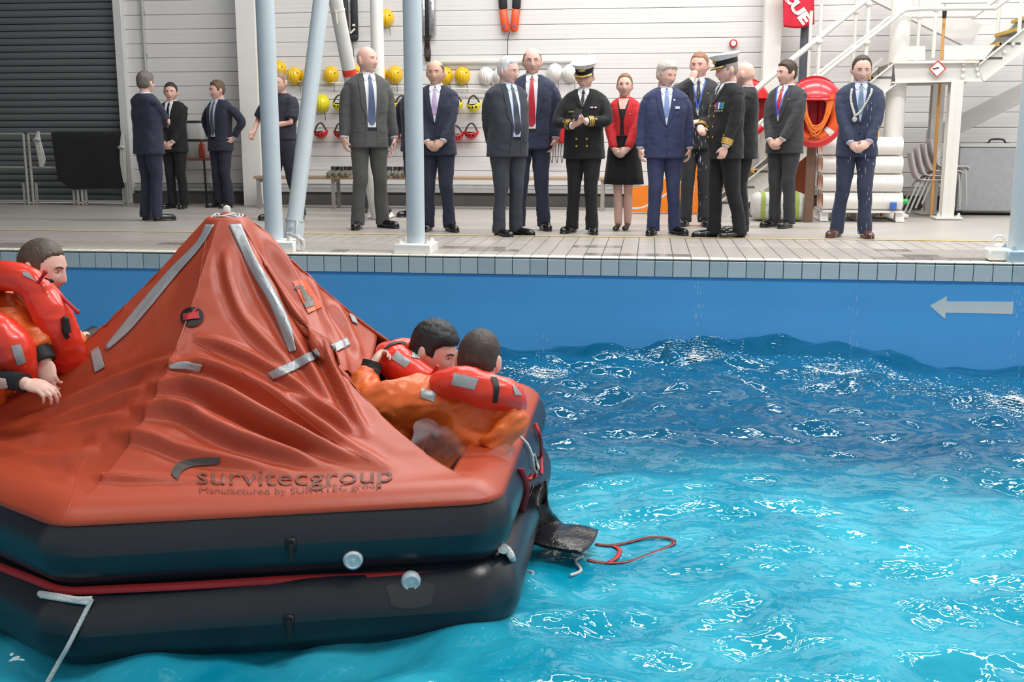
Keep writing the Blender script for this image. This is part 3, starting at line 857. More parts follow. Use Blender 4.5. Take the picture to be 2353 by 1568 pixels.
# white rope lashing at the near corner
def rope3(pts, r, k=8): 
    mb = MB(); mb.tube(bez(pts, k), r, n=8); return mb
pA = hit(100, 1371, bvh_tube, 0.02); pB = hit(214, 1383, bvh_tube, 0.02); pW = onz(112, 1566, ZW + 0.0)
mb = rope3([pA, hit(140, 1376, bvh_tube, 0.022), hit(180, 1384, bvh_tube, 0.022), pB], 0.011); mb2 = rope3([hit(103, 1375, bvh_tube, 0.02), hit(150, 1383, bvh_tube, 0.024), hit(208, 1389, bvh_tube, 0.02)], 0.009)
mb.add(mb2.v, mb2.f); rb(mb, 'lashing_rope', m_rope)
rb(rope3([pB, hit(170, 1470, bvh_tube, 0.03) or pB.lerp(pW, .5), pB.lerp(pW, 0.8), pW + Vector((-0.05, -0.05, -0.1))], 0.008), 'painter_line', m_rope)
# valves
for (px, py, dn) in ((811, 1285, 0.45), (944, 1334, 0.0)):
    h = hit(px, py, bvh_tube, 0.0); n_ = (Vector((NRM[RID[0] + 40].x, NRM[RID[0] + 40].y, dn * 0.2 - 0.05))).normalized()
    R = n_.to_track_quat('Z', 'X').to_matrix()
    mb = MB(); mb.lathe([(0.034, -0.01), (0.036, 0.006), (0.033, 0.02), (0.026, 0.026), (0.022, 0.022), (0.008, 0.022), (0.006, 0.026), (0.0, 0.026)], h, R, n=24)
    o = rb(mb, 'valve_cap', mat('valve_white', (196, 208, 212), 0.35)); o['label'] = 'round white valve cap'
for (px, py) in ((668, 1252), (664, 1428)):
    h = hit(px, py, bvh_tube, 0.0); n_ = Vector((NRM[RID[0] + 40].x, NRM[RID[0] + 40].y, 0))
    mb = MB(); mb.tube([h - n_ * 0.01, h + n_ * 0.02, h + n_ * 0.025 + Vector((0, 0, -0.05))], [0.012, 0.012, 0.008], n=10); mb.box(h + n_ * 0.002, (0.04, 0.02, 0.05), bev=0.006); rb(mb, 'tube_nub', m_black)
# patch panel under the lower valve
mb = strip([(886, 1350), (945, 1322), (1000, 1348)], [(900, 1392), (945, 1400), (990, 1390)], 12, 8, bvh_tube, 0.004); rb(mb, 'valve_patch', m_rubw)
# things on the entrance side: straps, ropes, boarding ramp
def strap(pts, w, name, m, wdir=None, parent=None, th=0.004, k=8):
    P = bez(pts, k); G = []
    for i, p in enumerate(P):
        t = (P[min(i + 1, len(P) - 1)] - P[max(i - 1, 0)]).normalized(); s_ = (wdir if wdir is not None else RV); s_ = (s_ - t * s_.dot(t)).normalized()
        G += [p - s_ * w / 2, p + s_ * w / 2]
    mb = MB(); mb.grid(G, len(P), 2); o = rb(mb, name, m, parent); q = o.modifiers.new('t', 'SOLIDIFY'); q.thickness = th; return o
def ht(px, py, off=0.012): 
    r = hit(px, py, bvh_tube, off); return r
def tp(px, py): return ht(px, py) or onz(px, py, -0.6)
strap([tp(1190, 1082), tp(1204, 1125), tp(1196, 1175), onz(1200, 1195, -0.62), onz(1222, 1242, ZW + 0.03)], 0.028, 'ramp_strap', m_red)
strap([tp(1226, 976), tp(1236, 1010), tp(1240, 1050), tp(1240, 1092)], 0.016, 'ramp_strap', m_red)
rb(rope3([hit(1182, 996) or tp(1182, 996), tp(1205, 1022), tp(1217, 1050), tp(1220, 1075), tp(1229, 1092)], 0.006), 'white_cord', m_rope)
rb(rope3([tp(1222, 1045), tp(1228, 1062), tp(1234, 1082)], 0.006), 'white_cord', m_rope)
strap([tp(1210, 1100), tp(1220, 1093), tp(1228, 1102)], 0.02, 'webbing_tab', m_red)
zw2 = ZW + 0.045
RP = [[ht(1218, 1130, 0.03) or onz(1218, 1130, -0.5), ht(1240, 1112, 0.03) or onz(1240, 1112, -0.45), onz(1250, 1104, -0.42)],
      [onz(1200, 1185, -0.62), onz(1232, 1172, -0.62), onz(1262, 1160, -0.62)],
      [onz(1190, 1232, zw2), onz(1240, 1212, zw2 + 0.01), onz(1286, 1198, zw2)],
      [onz(1250, 1252, zw2), onz(1290, 1232, zw2 + 0.02), onz(1330, 1207, zw2)],
      [onz(1335, 1272, zw2 - 0.005), onz(1360, 1248, zw2), onz(1376, 1218, zw2 - 0.005)]]
G = []
cols = [bez([RP[i][j] for i in range(5)], 7) for j in range(3)]
nr_ = len(cols[0])
for i in range(nr_):
    row = bez([cols[0][i], cols[1][i], cols[2][i]], 8)
    for j, p in enumerate(row):
        G.append(p + Vector((0, 0, 0.012 * noise.noise(p * 9) + 0.006 * noise.noise(p * 25))))
mb = MB(); mb.grid(G, nr_, len(G) // nr_); o = rb(mb, 'boarding_ramp', mat('ramp_wet', (34, 34, 36), 0.14, var=0.2, bump=0.5, bscale=60)); q = o.modifiers.new('t', 'SOLIDIFY'); q.thickness = 0.012; o['label'] = 'wet black boarding ramp lying on the water'
zl = ZW + 0.035
def wz(px, py):
    p = onz(px, py, ZW); return Vector((p.x, p.y, water_z(p.x, p.y) + 0.006))
strap([wz(1368, 1228), wz(1400, 1233), wz(1440, 1231), wz(1490, 1227), wz(1535, 1233), wz(1549, 1242), wz(1500, 1254), wz(1450, 1263), wz(1400, 1268), wz(1350, 1268)], 0.016, 'ladder_webbing', mat('webbing_wet', (132, 34, 38), 0.3), wdir=Vector((0, 0, 1)) * 0.15 + FV, th=0.003)
strap([wz(1408, 1233), wz(1424, 1243), wz(1418, 1256), wz(1400, 1266)], 0.02, 'ladder_rung', m_red, wdir=RV + FV * 0.4, th=0.003)
rb(rope3([wz(1340, 1263), wz(1322, 1276), wz(1335, 1292), wz(1310, 1304)], 0.007), 'white_cord', m_rope)
rb(rope3([tp(1150, 1256), tp(1162, 1272), tp(1172, 1288), wz(1186, 1296), wz(1225, 1312)], [0.02 * (1 - 0.02 * k) for k in range(33)]), 'sleeve_cord', m_rope)
# ================================================================ people
def gs_(x, s): return np.exp(-(x / s) ** 2)
def np_ss(a, b, x):
    t = np.clip((x - a) / (b - a), 0, 1); return t * t * (3 - 2 * t)
NLON, NLAT = 60, 46
def head_dirs():
    th = np.linspace(0, 2 * np.pi, NLON, endpoint=False); ph = np.linspace(0, np.pi, NLAT)
    T, P_ = np.meshgrid(th, ph, indexing='ij')
    return np.stack([np.sin(P_) * np.cos(T), np.sin(P_) * np.sin(T), np.cos(P_)], -1)
DIRS = head_dirs()
def head_surface(D, wide=1.0, nose=1.0, jowl=0.0):
    x, y, z = D[..., 0], D[..., 1], D[..., 2]
    X = 0.0835 * x * wide; Y = 0.098 * y; Z = 0.119 * z
    lo = np.clip(-z, 0, 1); back = np.clip(y, 0, 1); front = np.clip(-y, 0, 1)
    X = X * (1 - (0.225 - jowl) * np_ss(0.2, 0.98, lo)) * (1 + 0.05 * np_ss(0.0, 0.5, z) * np_ss(-0.2, 0.6, y))
    Y = Y - 0.052 * back * np_ss(0.1, 0.9, lo) + 0.006 * back * np_ss(-0.1, 0.5, z)
    Y = Y - 0.020 * np_ss(0.5, 0.92, lo) * (0.3 + 0.7 * front)
    Y = Y + 0.012 * front * np_ss(0.55, 1.0, z)
    fm = np_ss(0.15, 0.45, front); aX = np.abs(X)
    prof = np.interp(Z, [-0.056, -0.046, -0.034, -0.01, 0.008, 0.024], [0, 0.010, 0.023, 0.013, 0.006, 0])
    Y = Y - fm * nose * prof * gs_(X, 0.0115 + 0.003 * np_ss(0.0, -0.04, Z))
    Y = Y - fm * 0.006 * gs_(aX - 0.012, 0.006) * gs_(Z + 0.040, 0.008)
    Y = Y + fm * 0.010 * gs_(aX - 0.031, 0.016) * gs_(Z - 0.006, 0.011)
    Y = Y - fm * 0.005 * gs_(aX - 0.030, 0.020) * gs_(Z - 0.025, 0.008)
    Y = Y - fm * 0.004 * gs_(aX - 0.043, 0.016) * gs_(Z + 0.028, 0.018)
    Y = Y - fm * 0.006 * gs_(X, 0.022) * gs_(Z + 0.067, 0.012) + fm * 0.006 * gs_(X, 0.023) * gs_(Z + 0.067, 0.0032)
    Y = Y + fm * 0.005 * gs_(X, 0.02) * gs_(Z + 0.083, 0.006)
    Y = Y - fm * 0.007 * gs_(X, 0.019) * gs_(Z + 0.102, 0.013)
    return np.stack([X, Y, Z], -1)
def head_mb(mb, Hm, **k):
    A = head_surface(DIRS, **k)
    P = [Hm @ Vector(A[i, j]) for i in range(NLON) for j in range(NLAT)]
    mb.grid(P, NLON, NLAT, closed_u=True)
    for s_ in (-1, 1):      # ears
        w = k.get('wide', 1.0)
        R = Hm.to_3x3() @ Matrix.Rotation(s_ * 0.35, 3, 'Z') @ Matrix.Rotation(-0.15, 3, 'X')
        mb.ell(Hm @ Vector((s_ * 0.087 * w, 0.014, -0.006)), (0.010, 0.019, 0.033), 10, 8, R=R)
        mb.ell(Hm @ Vector((s_ * 0.084 * w, 0.008, -0.032)), (0.009, 0.010, 0.013), 8, 6, R=R)
    return A
HAIR = {
    'full': dict(zf=0.072, th=0.016), 'short': dict(zf=0.074, th=0.009), 'receding': dict(zf=0.098, th=0.009, m=1), 'thick': dict(zf=0.066, th=0.022),
    'sides': dict(zf=0.07, th=0.0045, sides=1), 'bun': dict(zf=0.085, th=0.010), 'crop': dict(zf=0.07, th=0.006), 'wet': dict(zf=0.056, th=0.018)}
def hair_mb(Hm, style, wide=1.0, seed=0, grow=1.0):
    h = HAIR[style]; A = head_surface(DIRS, wide=wide)
    X, Y, Z = A[..., 0], A[..., 1], A[..., 2]
    zf = h['zf']
    zb = np.interp(Y, [-0.11, -0.075, -0.052, -0.036, -0.03, 0.022, 0.034, 0.06, 0.12], [zf, zf + 0.002, zf - 0.008, 0.03, -0.012, 0.008, -0.045, -0.074, -0.07])
    if h.get('m'): zb = zb + 0.0 + 0.02 * gs_(np.abs(X) - 0.05, 0.02) * (Y < -0.02)
    nz = np.array([[noise.noise(Vector((DIRS[i, j, 0] * 7 + seed, DIRS[i, j, 1] * 7, DIRS[i, j, 2] * 7))) for j in range(NLAT)] for i in range(NLON)])
    nf = np.array([[noise.noise(Vector((DIRS[i, j, 0] * 22 + seed, DIRS[i, j, 1] * 12, DIRS[i, j, 2] * 16))) for j in range(NLAT)] for i in range(NLON)])
    mk = np_ss(-0.005, 0.010, Z - zb + 0.006 * nz)
    if h.get('sides'): mk = mk * (1 - np_ss(0.055, 0.082, Z + 0.01 * nz)) 
    th = h['th'] * mk * grow * (0.42 + 0.58 * np_ss(0.01, 0.09, Z)) * (1 + 0.22 * nz + 0.25 * nf) - 0.0035 * (1 - mk)
    N = DIRS / np.array([0.0775, 0.098, 0.119]); N /= np.linalg.norm(N, axis=-1, keepdims=True)
    B = A + N * th[..., None]
    mb = MB(); mb.v = [tuple(Hm @ Vector(B[i, j])) for i in range(NLON) for j in range(NLAT)]
    for i in range(NLON):
        i2 = (i + 1) % NLON
        for j in range(NLAT - 1):
            if max(mk[i, j], mk[i2, j], mk[i, j + 1], mk[i2, j + 1]) > 0.03:
                mb.f.append((i * NLAT + j, i2 * NLAT + j, i2 * NLAT + j + 1, i * NLAT + j + 1)); mb.m.append(0)
    return mb
def face_parts(Hm, parent, hairc, wide=1.0, brows=True, shut=False):
    A = head_surface(DIRS, wide=wide)
    fs = [(i * NLAT + j, ((i + 1) % NLON) * NLAT + j, ((i + 1) % NLON) * NLAT + j + 1, i * NLAT + j + 1) for i in range(NLON) for j in range(NLAT - 1)]
    bv = BVHTree.FromPolygons([tuple(p) for p in A.reshape(-1, 3)], fs)
    def sy(x, z):
        r = bv.ray_cast(Vector((x, -0.4, z)), Vector((0, 1, 0))); return r[0].y if r[0] else -0.09
    for s_ in (-1, 1):
        y = sy(s_ * 0.031, 0.004)
        mb = MB(); mb.ell(Hm @ Vector((s_ * 0.031, y + 0.0005, 0.004)), (0.0125, 0.006, 0.0055 if not shut else 0.003), 12, 8, R=Hm.to_3x3())
        mb.slot(1); mb.ell(Hm @ Vector((s_ * 0.031, y - 0.0034, 0.004)), (0.0055, 0.0035, 0.0052 if not shut else 0.0026), 10, 6, R=Hm.to_3x3())
        mb.build('eye', [mat('eye_white', (206, 196, 190), 0.3), mat('eye_iris', (52, 44, 40), 0.2)], parent)
        if brows:
            P = [Hm @ Vector((s_ * x, sy(s_ * x, z) - 0.0012, z)) for x, z in ((0.014, 0.021), (0.024, 0.0255), (0.036, 0.026), (0.047, 0.020))]
            mb = MB(); mb.tube(P, [0.0032, 0.004, 0.0038, 0.002], n=6); mb.build('eyebrow', hairc, parent)
    mb = MB(); P = [Hm @ Vector((x, sy(x, -0.066) - 0.0008, -0.066 - 0.002 * abs(x) / 0.02)) for x in np.linspace(-0.023, 0.023, 7)]
    mb.tube(P, [0.0015, 0.004, 0.0052, 0.0050, 0.0052, 0.004, 0.0015], n=6); mb.build('lips', mat('lips', (176, 108, 100), 0.45), parent)
def add_hand(mb, W, d, n, thumb, curl=0.35, k=1.0, spread=0.0, rad=0.0088):
    # W wrist, d along the hand, n palm normal (fingers curl towards n), thumb: +-1 side of d x n
    d = Vector(d).normalized(); n = Vector(n); n = (n - d * n.dot(d)).normalized(); a = d.cross(n) * thumb
    R = Matrix((a, n, d)).transposed()
    mb.ell(W + d * 0.048 * k, (0.041 * k, 0.017 * k, 0.056 * k), 14, 10, R=R)
    mb.tube([W - d * 0.03 * k, W + d * 0.02 * k], [0.026 * k, 0.029 * k], n=12, flat=0.8, up=n)
    for q, (off, L, b) in enumerate(((0.030, 0.070, 0.088), (0.010, 0.078, 0.094), (-0.010, 0.073, 0.091), (-0.029, 0.057, 0.083))):
        p = W + d * b * k + a * off * k; dd = (d + a * (off * spread * 6)).normalized(); pts = [p - dd * 0.03 * k, p]
        cu = curl * (1 + 0.12 * q)
        for sgm, fr in enumerate((0.42, 0.32, 0.26)):
            ang = cu * (1.0, 1.2, 0.8)[sgm]
            ax = d.cross(n); dd = Matrix.Rotation(ang, 3, ax) @ dd
            p = p + dd * L * fr * k; pts.append(p)
        r = rad * k * (0.9 if q == 3 else 1.0)
        mb.tube(pts, [r * 1.1, r * 1.1, r, r * 0.95, r * 0.8], n=8); mb.ell(pts[-1], r * 0.82, 8, 6)
    p = W + d * 0.022 * k + a * 0.030 * k; t1 = (d * 0.75 + a * 0.62 + n * 0.35).normalized(); t2 = (d * 0.9 + a * 0.2 + n * (0.35 + curl * 0.4)).normalized()
    pts = [W + d * 0.01 * k + a * 0.012 * k, p, p + t1 * 0.036 * k, p + t1 * 0.036 * k + t2 * 0.032 * k]
    mb.tube(pts, [0.012 * k, 0.0135 * k, 0.011 * k, 0.009 * k], n=8); mb.ell(pts[-1], 0.0092 * k, 8, 6)
def ik(Sh, W, a, b, hint):
    v = W - Sh; L = min(v.length, (a + b) * 0.995)
    dirv = v.normalized(); W = Sh + dirv * L
    x = (a * a - b * b + L * L) / (2 * L); h = math.sqrt(max(0, a * a - x * x))
    hn = Vector(hint); hn = (hn - dirv * hn.dot(dirv)).normalized()
    return Sh + dirv * x + hn * h, W
ARMS = {  # wrist target, elbow hint, hand direction, palm normal, curl   (for the left arm, +X; mirrored for the right)
    'down': ((0.262, -0.03, 0.865), (0.25, 1, 0), (-0.05, -0.12, -1), (-1, 0.25, 0), 0.45),
    'clasp': ((0.088, -0.205, 0.935), (1, 0.35, -0.1), (-0.78, -0.25, -0.55), (0, 1, -0.15), 0.45),
    'clasp_under': ((0.080, -0.175, 0.93), (1, 0.35, -0.1), (-0.7, -0.2, -0.65), (0, 1, 0.2), 0.5),
    'behind': ((0.10, 0.16, 0.90), (1, 0.5, 0), (-0.7, 0.25, -0.6), (0, -1, 0), 0.5),
    'hip': ((0.235, 0.03, 0.985), (1, 0.35, 0.15), (-0.5, -0.5, -0.7), (-1, -0.2, 0), 0.5),
    'pocket': ((0.23, -0.05, 0.90), (0.9, 0.6, 0), (-0.2, -0.15, -1), (-1, 0, 0), 0.4),
    'phone': ((0.060, -0.30, 1.18), (1, 0.3, -0.7), (-0.85, -0.2, 0.35), (0, 0.35, 1), 0.75),
    'phone_low': ((0.075, -0.28, 1.135), (1, 0.2, -0.8), (-0.75, -0.35, 0.35), (0, 0.5, 1), 0.6),
    'mouth': ((0.055, -0.20, 1.47), (0.6, -0.4, -1), (-0.12, 0.25, 1), (-0.6, 0.8, 0), 0.9),
    'waist': ((0.05, -0.26, 1.08), (1, 0.4, -0.2), (-0.9, -0.35, -0.1), (0, 0.4, -0.9), 0.6),
    'cross': ((-0.10, -0.19, 1.17), (1, -0.2, -0.6), (-0.9, 0.1, 0.2), (0, 1, 0), 0.4),
    'forward': ((0.17, -0.34, 1.10), (0.4, 0.8, -0.4), (-0.1, -0.95, 0.05), (-1, 0, 0), 0.5),
    'walkback': ((0.30, 0.12, 0.90), (0.2, 1, 0.1), (0.0, -0.1, -1), (-1, 0, 0), 0.5),
}
def cloth_mat(name, rgb, rough=0.85, sheen=0.1): return mat('cloth_' + name, rgb, rough, var=0.05, vscale=10, bump=0.55, bscale=11, sheen=sheen)
def torso_secs(z0, fat, sh, grow=0.0, belly=0.0, chest=1.0):
    base = [(0.775, 0.188, 0.130, 0.0), (0.86, 0.188, 0.131, 0.0), (0.95, 0.182, 0.128, 0.0), (1.05, 0.176, 0.122, 0.0), (1.12, 0.176, 0.122, -0.002),
            (1.22, 0.186, 0.126, -0.004), (1.31, 0.192, 0.126, -0.002), (1.38, 0.190, 0.118, 0.004), (1.44, 0.196, 0.106, 0.012), (1.475, 0.172, 0.088, 0.018), (1.502, 0.122, 0.076, 0.020), (1.524, 0.076, 0.066, 0.022)]
    out = []
    for (z, rx, ry, yo) in base:
        if z < z0 - 1e-6: continue
        bl = belly * math.exp(-((z - 1.08) / 0.14) ** 2)
        f = fat if z < 1.38 else 1 + (fat - 1) * 0.5
        out.append((z, (rx + grow) * f * (sh if z > 1.15 else 1), (ry + grow) * f + bl, yo - bl * 0.7))
    return out
def rumple(mb, amp, fr, seed=0):
    for i, p in enumerate(mb.v):
        q = Vector((p[0] * fr + seed, p[1] * fr, p[2] * fr * 1.6)); nv = noise.noise_vector(q)
        mb.v[i] = (p[0] + nv.x * amp, p[1] + nv.y * amp, p[2] + nv.z * amp * 0.4)
def wrinkle(me, amp, fr, seed=0.0, ridge=0.0):
    n = len(me.vertices); co = np.empty(n * 3, 'f'); no = np.empty(n * 3, 'f')
    me.vertices.foreach_get('co', co); me.vertex_normals.foreach_get('vector', no)
    co = co.reshape(-1, 3); no = no.reshape(-1, 3); a = np.empty(n, 'f')
    for i in range(n):
        q = Vector((co[i, 0] * fr + seed, co[i, 1] * fr, co[i, 2] * fr)); x = noise.noise(q) * amp
        if ridge: x += ridge * ((1 - 2.2 * abs(noise.noise(Vector((q.x * 0.9 + q.z, q.y * 1.5 + 3, q.z * 1.7 - q.x))))) - 0.45)
        a[i] = x
    me.vertices.foreach_set('co', (co + no * a[:, None]).ravel()); me.update()
def resamp(secs, step=0.03):
    Z = np.array([s_[0] for s_ in secs]); zz = np.arange(Z[0], Z[-1] + 1e-6, step); zz[-1] = Z[-1]
    return [(float(z), *(float(np.interp(z, Z, [s_[k] for s_ in secs])) for k in (1, 2, 3))) for z in zz]
def limb(mb, pts, radii, nseg=22, n=16, folds=(), seed=0, flat=1.0):
    P = bez(pts, max(3, nseg // (len(pts) - 1))); N = len(P); R = []
    for i in range(N):
        t = i / (N - 1); r = float(np.interp(t, np.linspace(0, 1, len(radii)), radii))
        R.append(r)
    b0 = len(mb.v); mb.tube(P, R, n=n, flat=flat)
    for i in range(b0, len(mb.v)):
        k_ = (i - b0) // n; t = k_ / (N - 1); c = P[k_]; v_ = Vector(mb.v[i]) - c
        a = 0.0
        for (c0, w, am, f) in folds: a += am * math.exp(-((t - c0) / w) ** 2)
        q = Vector((mb.v[i][0] * 9 + seed, mb.v[i][1] * 9, mb.v[i][2] * 26)); d_ = (0.5 - abs(noise.noise(q))) * 2.2 * a + 0.002 * noise.noise(q * 0.5)
        mb.v[i] = tuple(c + v_ * (1 + d_ / max(v_.length, 0.02)))
def shoe_mb(c, yaw, k, lift=0.0):
    mb = MB()
    mb.tube([(0, 0.075, 0.034), (0, 0.05, 0.040), (0, 0.0, 0.044), (0, -0.06, 0.038), (0, -0.12, 0.030), (0, -0.17, 0.026), (0, -0.20, 0.022), (0, -0.212, 0.020)],
            [0.022, 0.036, 0.041, 0.042, 0.046, 0.043, 0.028, 0.010], n=18)
    mb.v = [(p[0], p[1], max(p[2], 0.012 if p[1] < 0 else 0.004)) for p in mb.v]
    # sole and heel
    pr = [(0.030, 0.068), (0.036, 0.02), (0.034, -0.05), (0.046, -0.11), (0.045, -0.16), (0.028, -0.205), (0, -0.216)]
    poly = [(x, y, 0.0) for x, y in pr] + [(-x, y, 0.0) for x, y in reversed(pr[:-1])]
    mb.prism(poly, (0, 0, 0.012)); mb.prism([(0.030, 0.068, 0), (0.032, 0.01, 0), (-0.032, 0.01, 0), (-0.030, 0.068, 0)], (0, 0, 0.022))
    mb.tube([(0, 0.03, 0.06), (0, 0.03, 0.09)], [0.042, 0.036], n=14)
    M = Matrix.Translation(c) @ Matrix.Rotation(yaw, 4, 'Z') @ Matrix.Scale(k, 4)
    return mb.xf(M)
def patch(rows, bvh, off, nx=9, th=0.0):
    # rows: (z, xa, xb) front-projected on a torso; returns a conformal patch
    mb = MB(); P = []
    for (z, xa, xb) in rows:
        for i in range(nx):
            x = xa + (xb - xa) * i / (nx - 1); r = bvh.ray_cast(Vector((x, -1, z)), Vector((0, 1, 0)))
            y = r[0].y if r[0] else -0.06
            P.append(Vector((x, y - off, z)))
    mb.grid(P, len(rows), nx); return mb
def rows_of(ctrl, n=14):
    Z = [c[0] for c in ctrl]; out = []
    for z in np.linspace(Z[0], Z[-1], n):
        zz = -z; xp = [-q for q in Z]
        out.append((float(z), float(np.interp(zz, xp, [c[1] for c in ctrl])), float(np.interp(zz, xp, [c[2] for c in ctrl]))))
    return out
SKINS = {'fair': (230, 188, 172), 'pink': (232, 184, 168), 'tan': (220, 174, 152), 'pale': (232, 190, 176)}
def skin_mat(key): return mat('skin_' + key, SKINS[key], 0.5, var=0.07, vscale=18, spec=0.4)

def person(px, foot, top, yaw, label, arms=('down', 'down'), head=(0, 0, 0), suit=None, shirt=(236, 236, 238), tie=None, hair=('short', (60, 48, 40)), skin='fair',
           v='buttoned', fat=1.0, sh=1.0, belly=0.0, feet=((-0.10, 0, -0.2), (0.10, 0, 0.2)), shoe=(22, 21, 22), H=None, kind='suit', trous=None, extra=None, cap=None, name='person', wide=1.0, glasses=False, capadd=0.0, lean=0.0):
    root = onz(px, foot, 0)
    if H is None:
        fw = root.dot(FV); H = ond(px, top, fw).z - capadd
    k = H / 1.78
    t = empty(name, root, math.radians(yaw), label, 'person')
    K = Matrix.Scale(k, 4)
    if lean: K = K @ Matrix.Rotation(math.radians(lean), 4, 'X')
    seed = px * 0.37
    hy, hp, hr = (math.radians(a) for a in head)
    HS = 1.10
    hpos = Vector((0, -0.012 - 0.03 * max(0, math.sin(hp)), 1.78 - 0.119 * HS))
    Hm = Matrix.Translation(hpos) @ Matrix.Rotation(hy, 4, 'Z') @ Matrix.Rotation(hp, 4, 'X') @ Matrix.Rotation(hr, 4, 'Y') @ Matrix.Scale(HS, 4)
    # ---- skeleton
    J = {}
    for sd, key in ((-1, arms[0]), (1, arms[1])):
        spec = ARMS[key] if isinstance(key, str) else key
        mir = lambda q: Vector((q[0] * sd, q[1], q[2]))
        Sp = Vector((sd * 0.190 * sh * (0.5 + 0.5 * fat), 0.012, 1.432)); W = mir(spec[0])
        El, W = ik(Sp, W, 0.285, 0.262, mir(spec[1]))
        J[sd] = (Sp, El, W, mir(spec[2]).normalized(), mir(spec[3]).normalized(), spec[4])
    # ---- body (one continuous surface)
    bd = MB(); head_mb(bd, Hm, wide=wide)
    bd.tube([Hm @ Vector((0, 0.016, -0.045)), Hm @ Vector((0, 0.022, -0.10)), Vector((0, 0.014, 1.50)), Vector((0, 0.02, 1.42))], [0.058, 0.062, 0.067, 0.082], n=16)
    bd.loft([((0, yo, z), rx * 0.80, ry * 0.80) for (z, rx, ry, yo) in torso_secs(0.86, 1, 1) if z < 1.46], n=18)
    for sd in (-1, 1):
        Sp, El, W, hd, pn, cu = J[sd]
        bd.tube([Sp + Vector((-sd * 0.09, 0, -0.05)), Sp + Vector((-sd * 0.01, 0, -0.035)), Sp.lerp(El, 0.5), El, El.lerp(W, 0.5), W], [0.04, 0.036, 0.034, 0.032, 0.032, 0.026], n=12)
        add_hand(bd, W, hd, pn, thumb=(1 if sd < 0 else -1), curl=cu)
        fx, fy, fa = feet[0 if sd < 0 else 1]
        slim = 0.9 if kind != 'dress' else 1.0
        An = Vector((fx, fy + 0.03, 0.07)); Kn = Vector((sd * 0.085 + (fx - sd * 0.1) * 0.5, fy * 0.5 - 0.015, 0.495)); Hp = Vector((sd * 0.088, 0, 0.90))
        bd.tube(bez([Hp, Hp.lerp(Kn, 0.5), Kn, Kn.lerp(An, 0.35) + Vector((0, 0.012, 0)), An, Vector((fx, fy, 0.045))], 3), [0.08, 0.077, 0.074, 0.07, 0.064, 0.058, 0.054, 0.05, 0.05, 0.052, 0.052, 0.048, 0.042, 0.036, 0.034, 0.033], n=12)
        J[(sd, 'leg')] = (Hp, Kn, An)
    bd.xf(K); me = remesh(bd, 0.0085, 1); me.materials.append(skin_mat(skin)); link('body', me, t)
    hm = mat('hair_%d_%d_%d' % hair[1], hair[1], 0.6, var=0.25, vscale=40, bump=0.5, bscale=60, stretch=(1, 1, 0.35))
    if hair[0] in HAIR: hair_mb(K @ Hm, hair[0], wide, seed).build('hair', hm, t, angle=None)
    if hair[0] == 'bun':
        mb = MB(); mb.ell((0, 0.115, 0.02), (0.036, 0.03, 0.036), 14, 10); mb.xf(K @ Hm).build('hair_bun', hm, t)
    face_parts(K @ Hm, t, hm if hair[0] != 'none' else skin_mat(skin), wide, brows=True, shut=head[1] > 14)
    if glasses:
        mb = MB(); gy = -0.098
        for s_ in (-1, 1):
            mb.tube([(s_ * 0.030 + 0.018 * math.cos(a), gy, 0.0 + 0.012 * math.sin(a)) for a in np.linspace(0, 6.283, 20, endpoint=False)], 0.001, n=5, closed=True)
            mb.tube([(s_ * 0.051, gy, 0.008), (s_ * 0.078 * wide, -0.03, 0.008), (s_ * 0.08 * wide, 0.012, 0.006)], 0.001, n=5)
        mb.tube([(-0.011, gy, 0.006), (0.011, gy, 0.006)], 0.001, n=5); mb.xf(K @ Hm).build('glasses', mat('glasses_metal', (70, 66, 64), 0.3, metal=0.6), t)
    # ---- clothes
    cm_ = cloth_mat('%d_%d_%d' % suit, suit); tm = cloth_mat('%d_%d_%d' % (trous or suit), trous or suit)
    z0 = {'suit': 0.80, 'uniform': 0.79, 'shirt': 0.97, 'dress': 1.08}[kind]
    secs = torso_secs(z0 - 0.03, fat, sh, 0.012 if kind != 'shirt' else 0.004, belly)
    if secs[0][0] > z0: secs = [(z0, secs[0][1], secs[0][2], secs[0][3])] + secs
    secs[0] = (z0, secs[0][1] + 0.004, secs[0][2] + 0.004, secs[0][3])
    rs = resamp(secs)
    tj = MB(); tj.loft([((0, yo, z), rx, ry) for (z, rx, ry, yo) in rs], n=36, power=2.35); rumple(tj, 0.007, 6, seed)
    bvh = BVHTree.FromPolygons(tj.v, [f for f in tj.f])
    for sd in (-1, 1):
        Sp, El, W, hd, pn, cu = J[sd]
        tj.ell(Sp + Vector((-sd * 0.05, 0, -0.022)), (0.092, 0.076, 0.060), 20, 14)
        if kind == 'shirt':
            limb(tj, [Sp + Vector((-sd * 0.05, 0, 0)), Sp.lerp(El, 0.3), Sp.lerp(El, 0.86)], [0.082, 0.078, 0.074], folds=[(0.8, 0.2, 0.004, 5)])
        else:
            wend = El.lerp(W, 0.93)
            limb(tj, [Sp + Vector((-sd * 0.04, 0, -0.045)), Sp.lerp(El, 0.38), El, El.lerp(W, 0.5), wend], [0.060, 0.067, 0.062, 0.058, 0.053, 0.049, 0.046], nseg=36, folds=[(0.52, 0.13, 0.0045, 11), (0.85, 0.12, 0.003, 10)], seed=seed + sd)
    jname = {'suit': 'suit_jacket', 'uniform': 'uniform_jacket', 'shirt': 'uniform_shirt', 'dress': 'short_jacket'}[kind]
    me = remesh(tj.xf(K), 0.0105, 4, jname); wrinkle(me, 0.001, 7.5, seed, 0.0036); me.materials.append(cm_); jo = link(jname, me, t)
    pk = lambda mb, nm, m, par=None: mb.xf(K).build(nm, m, par or t, angle=None)
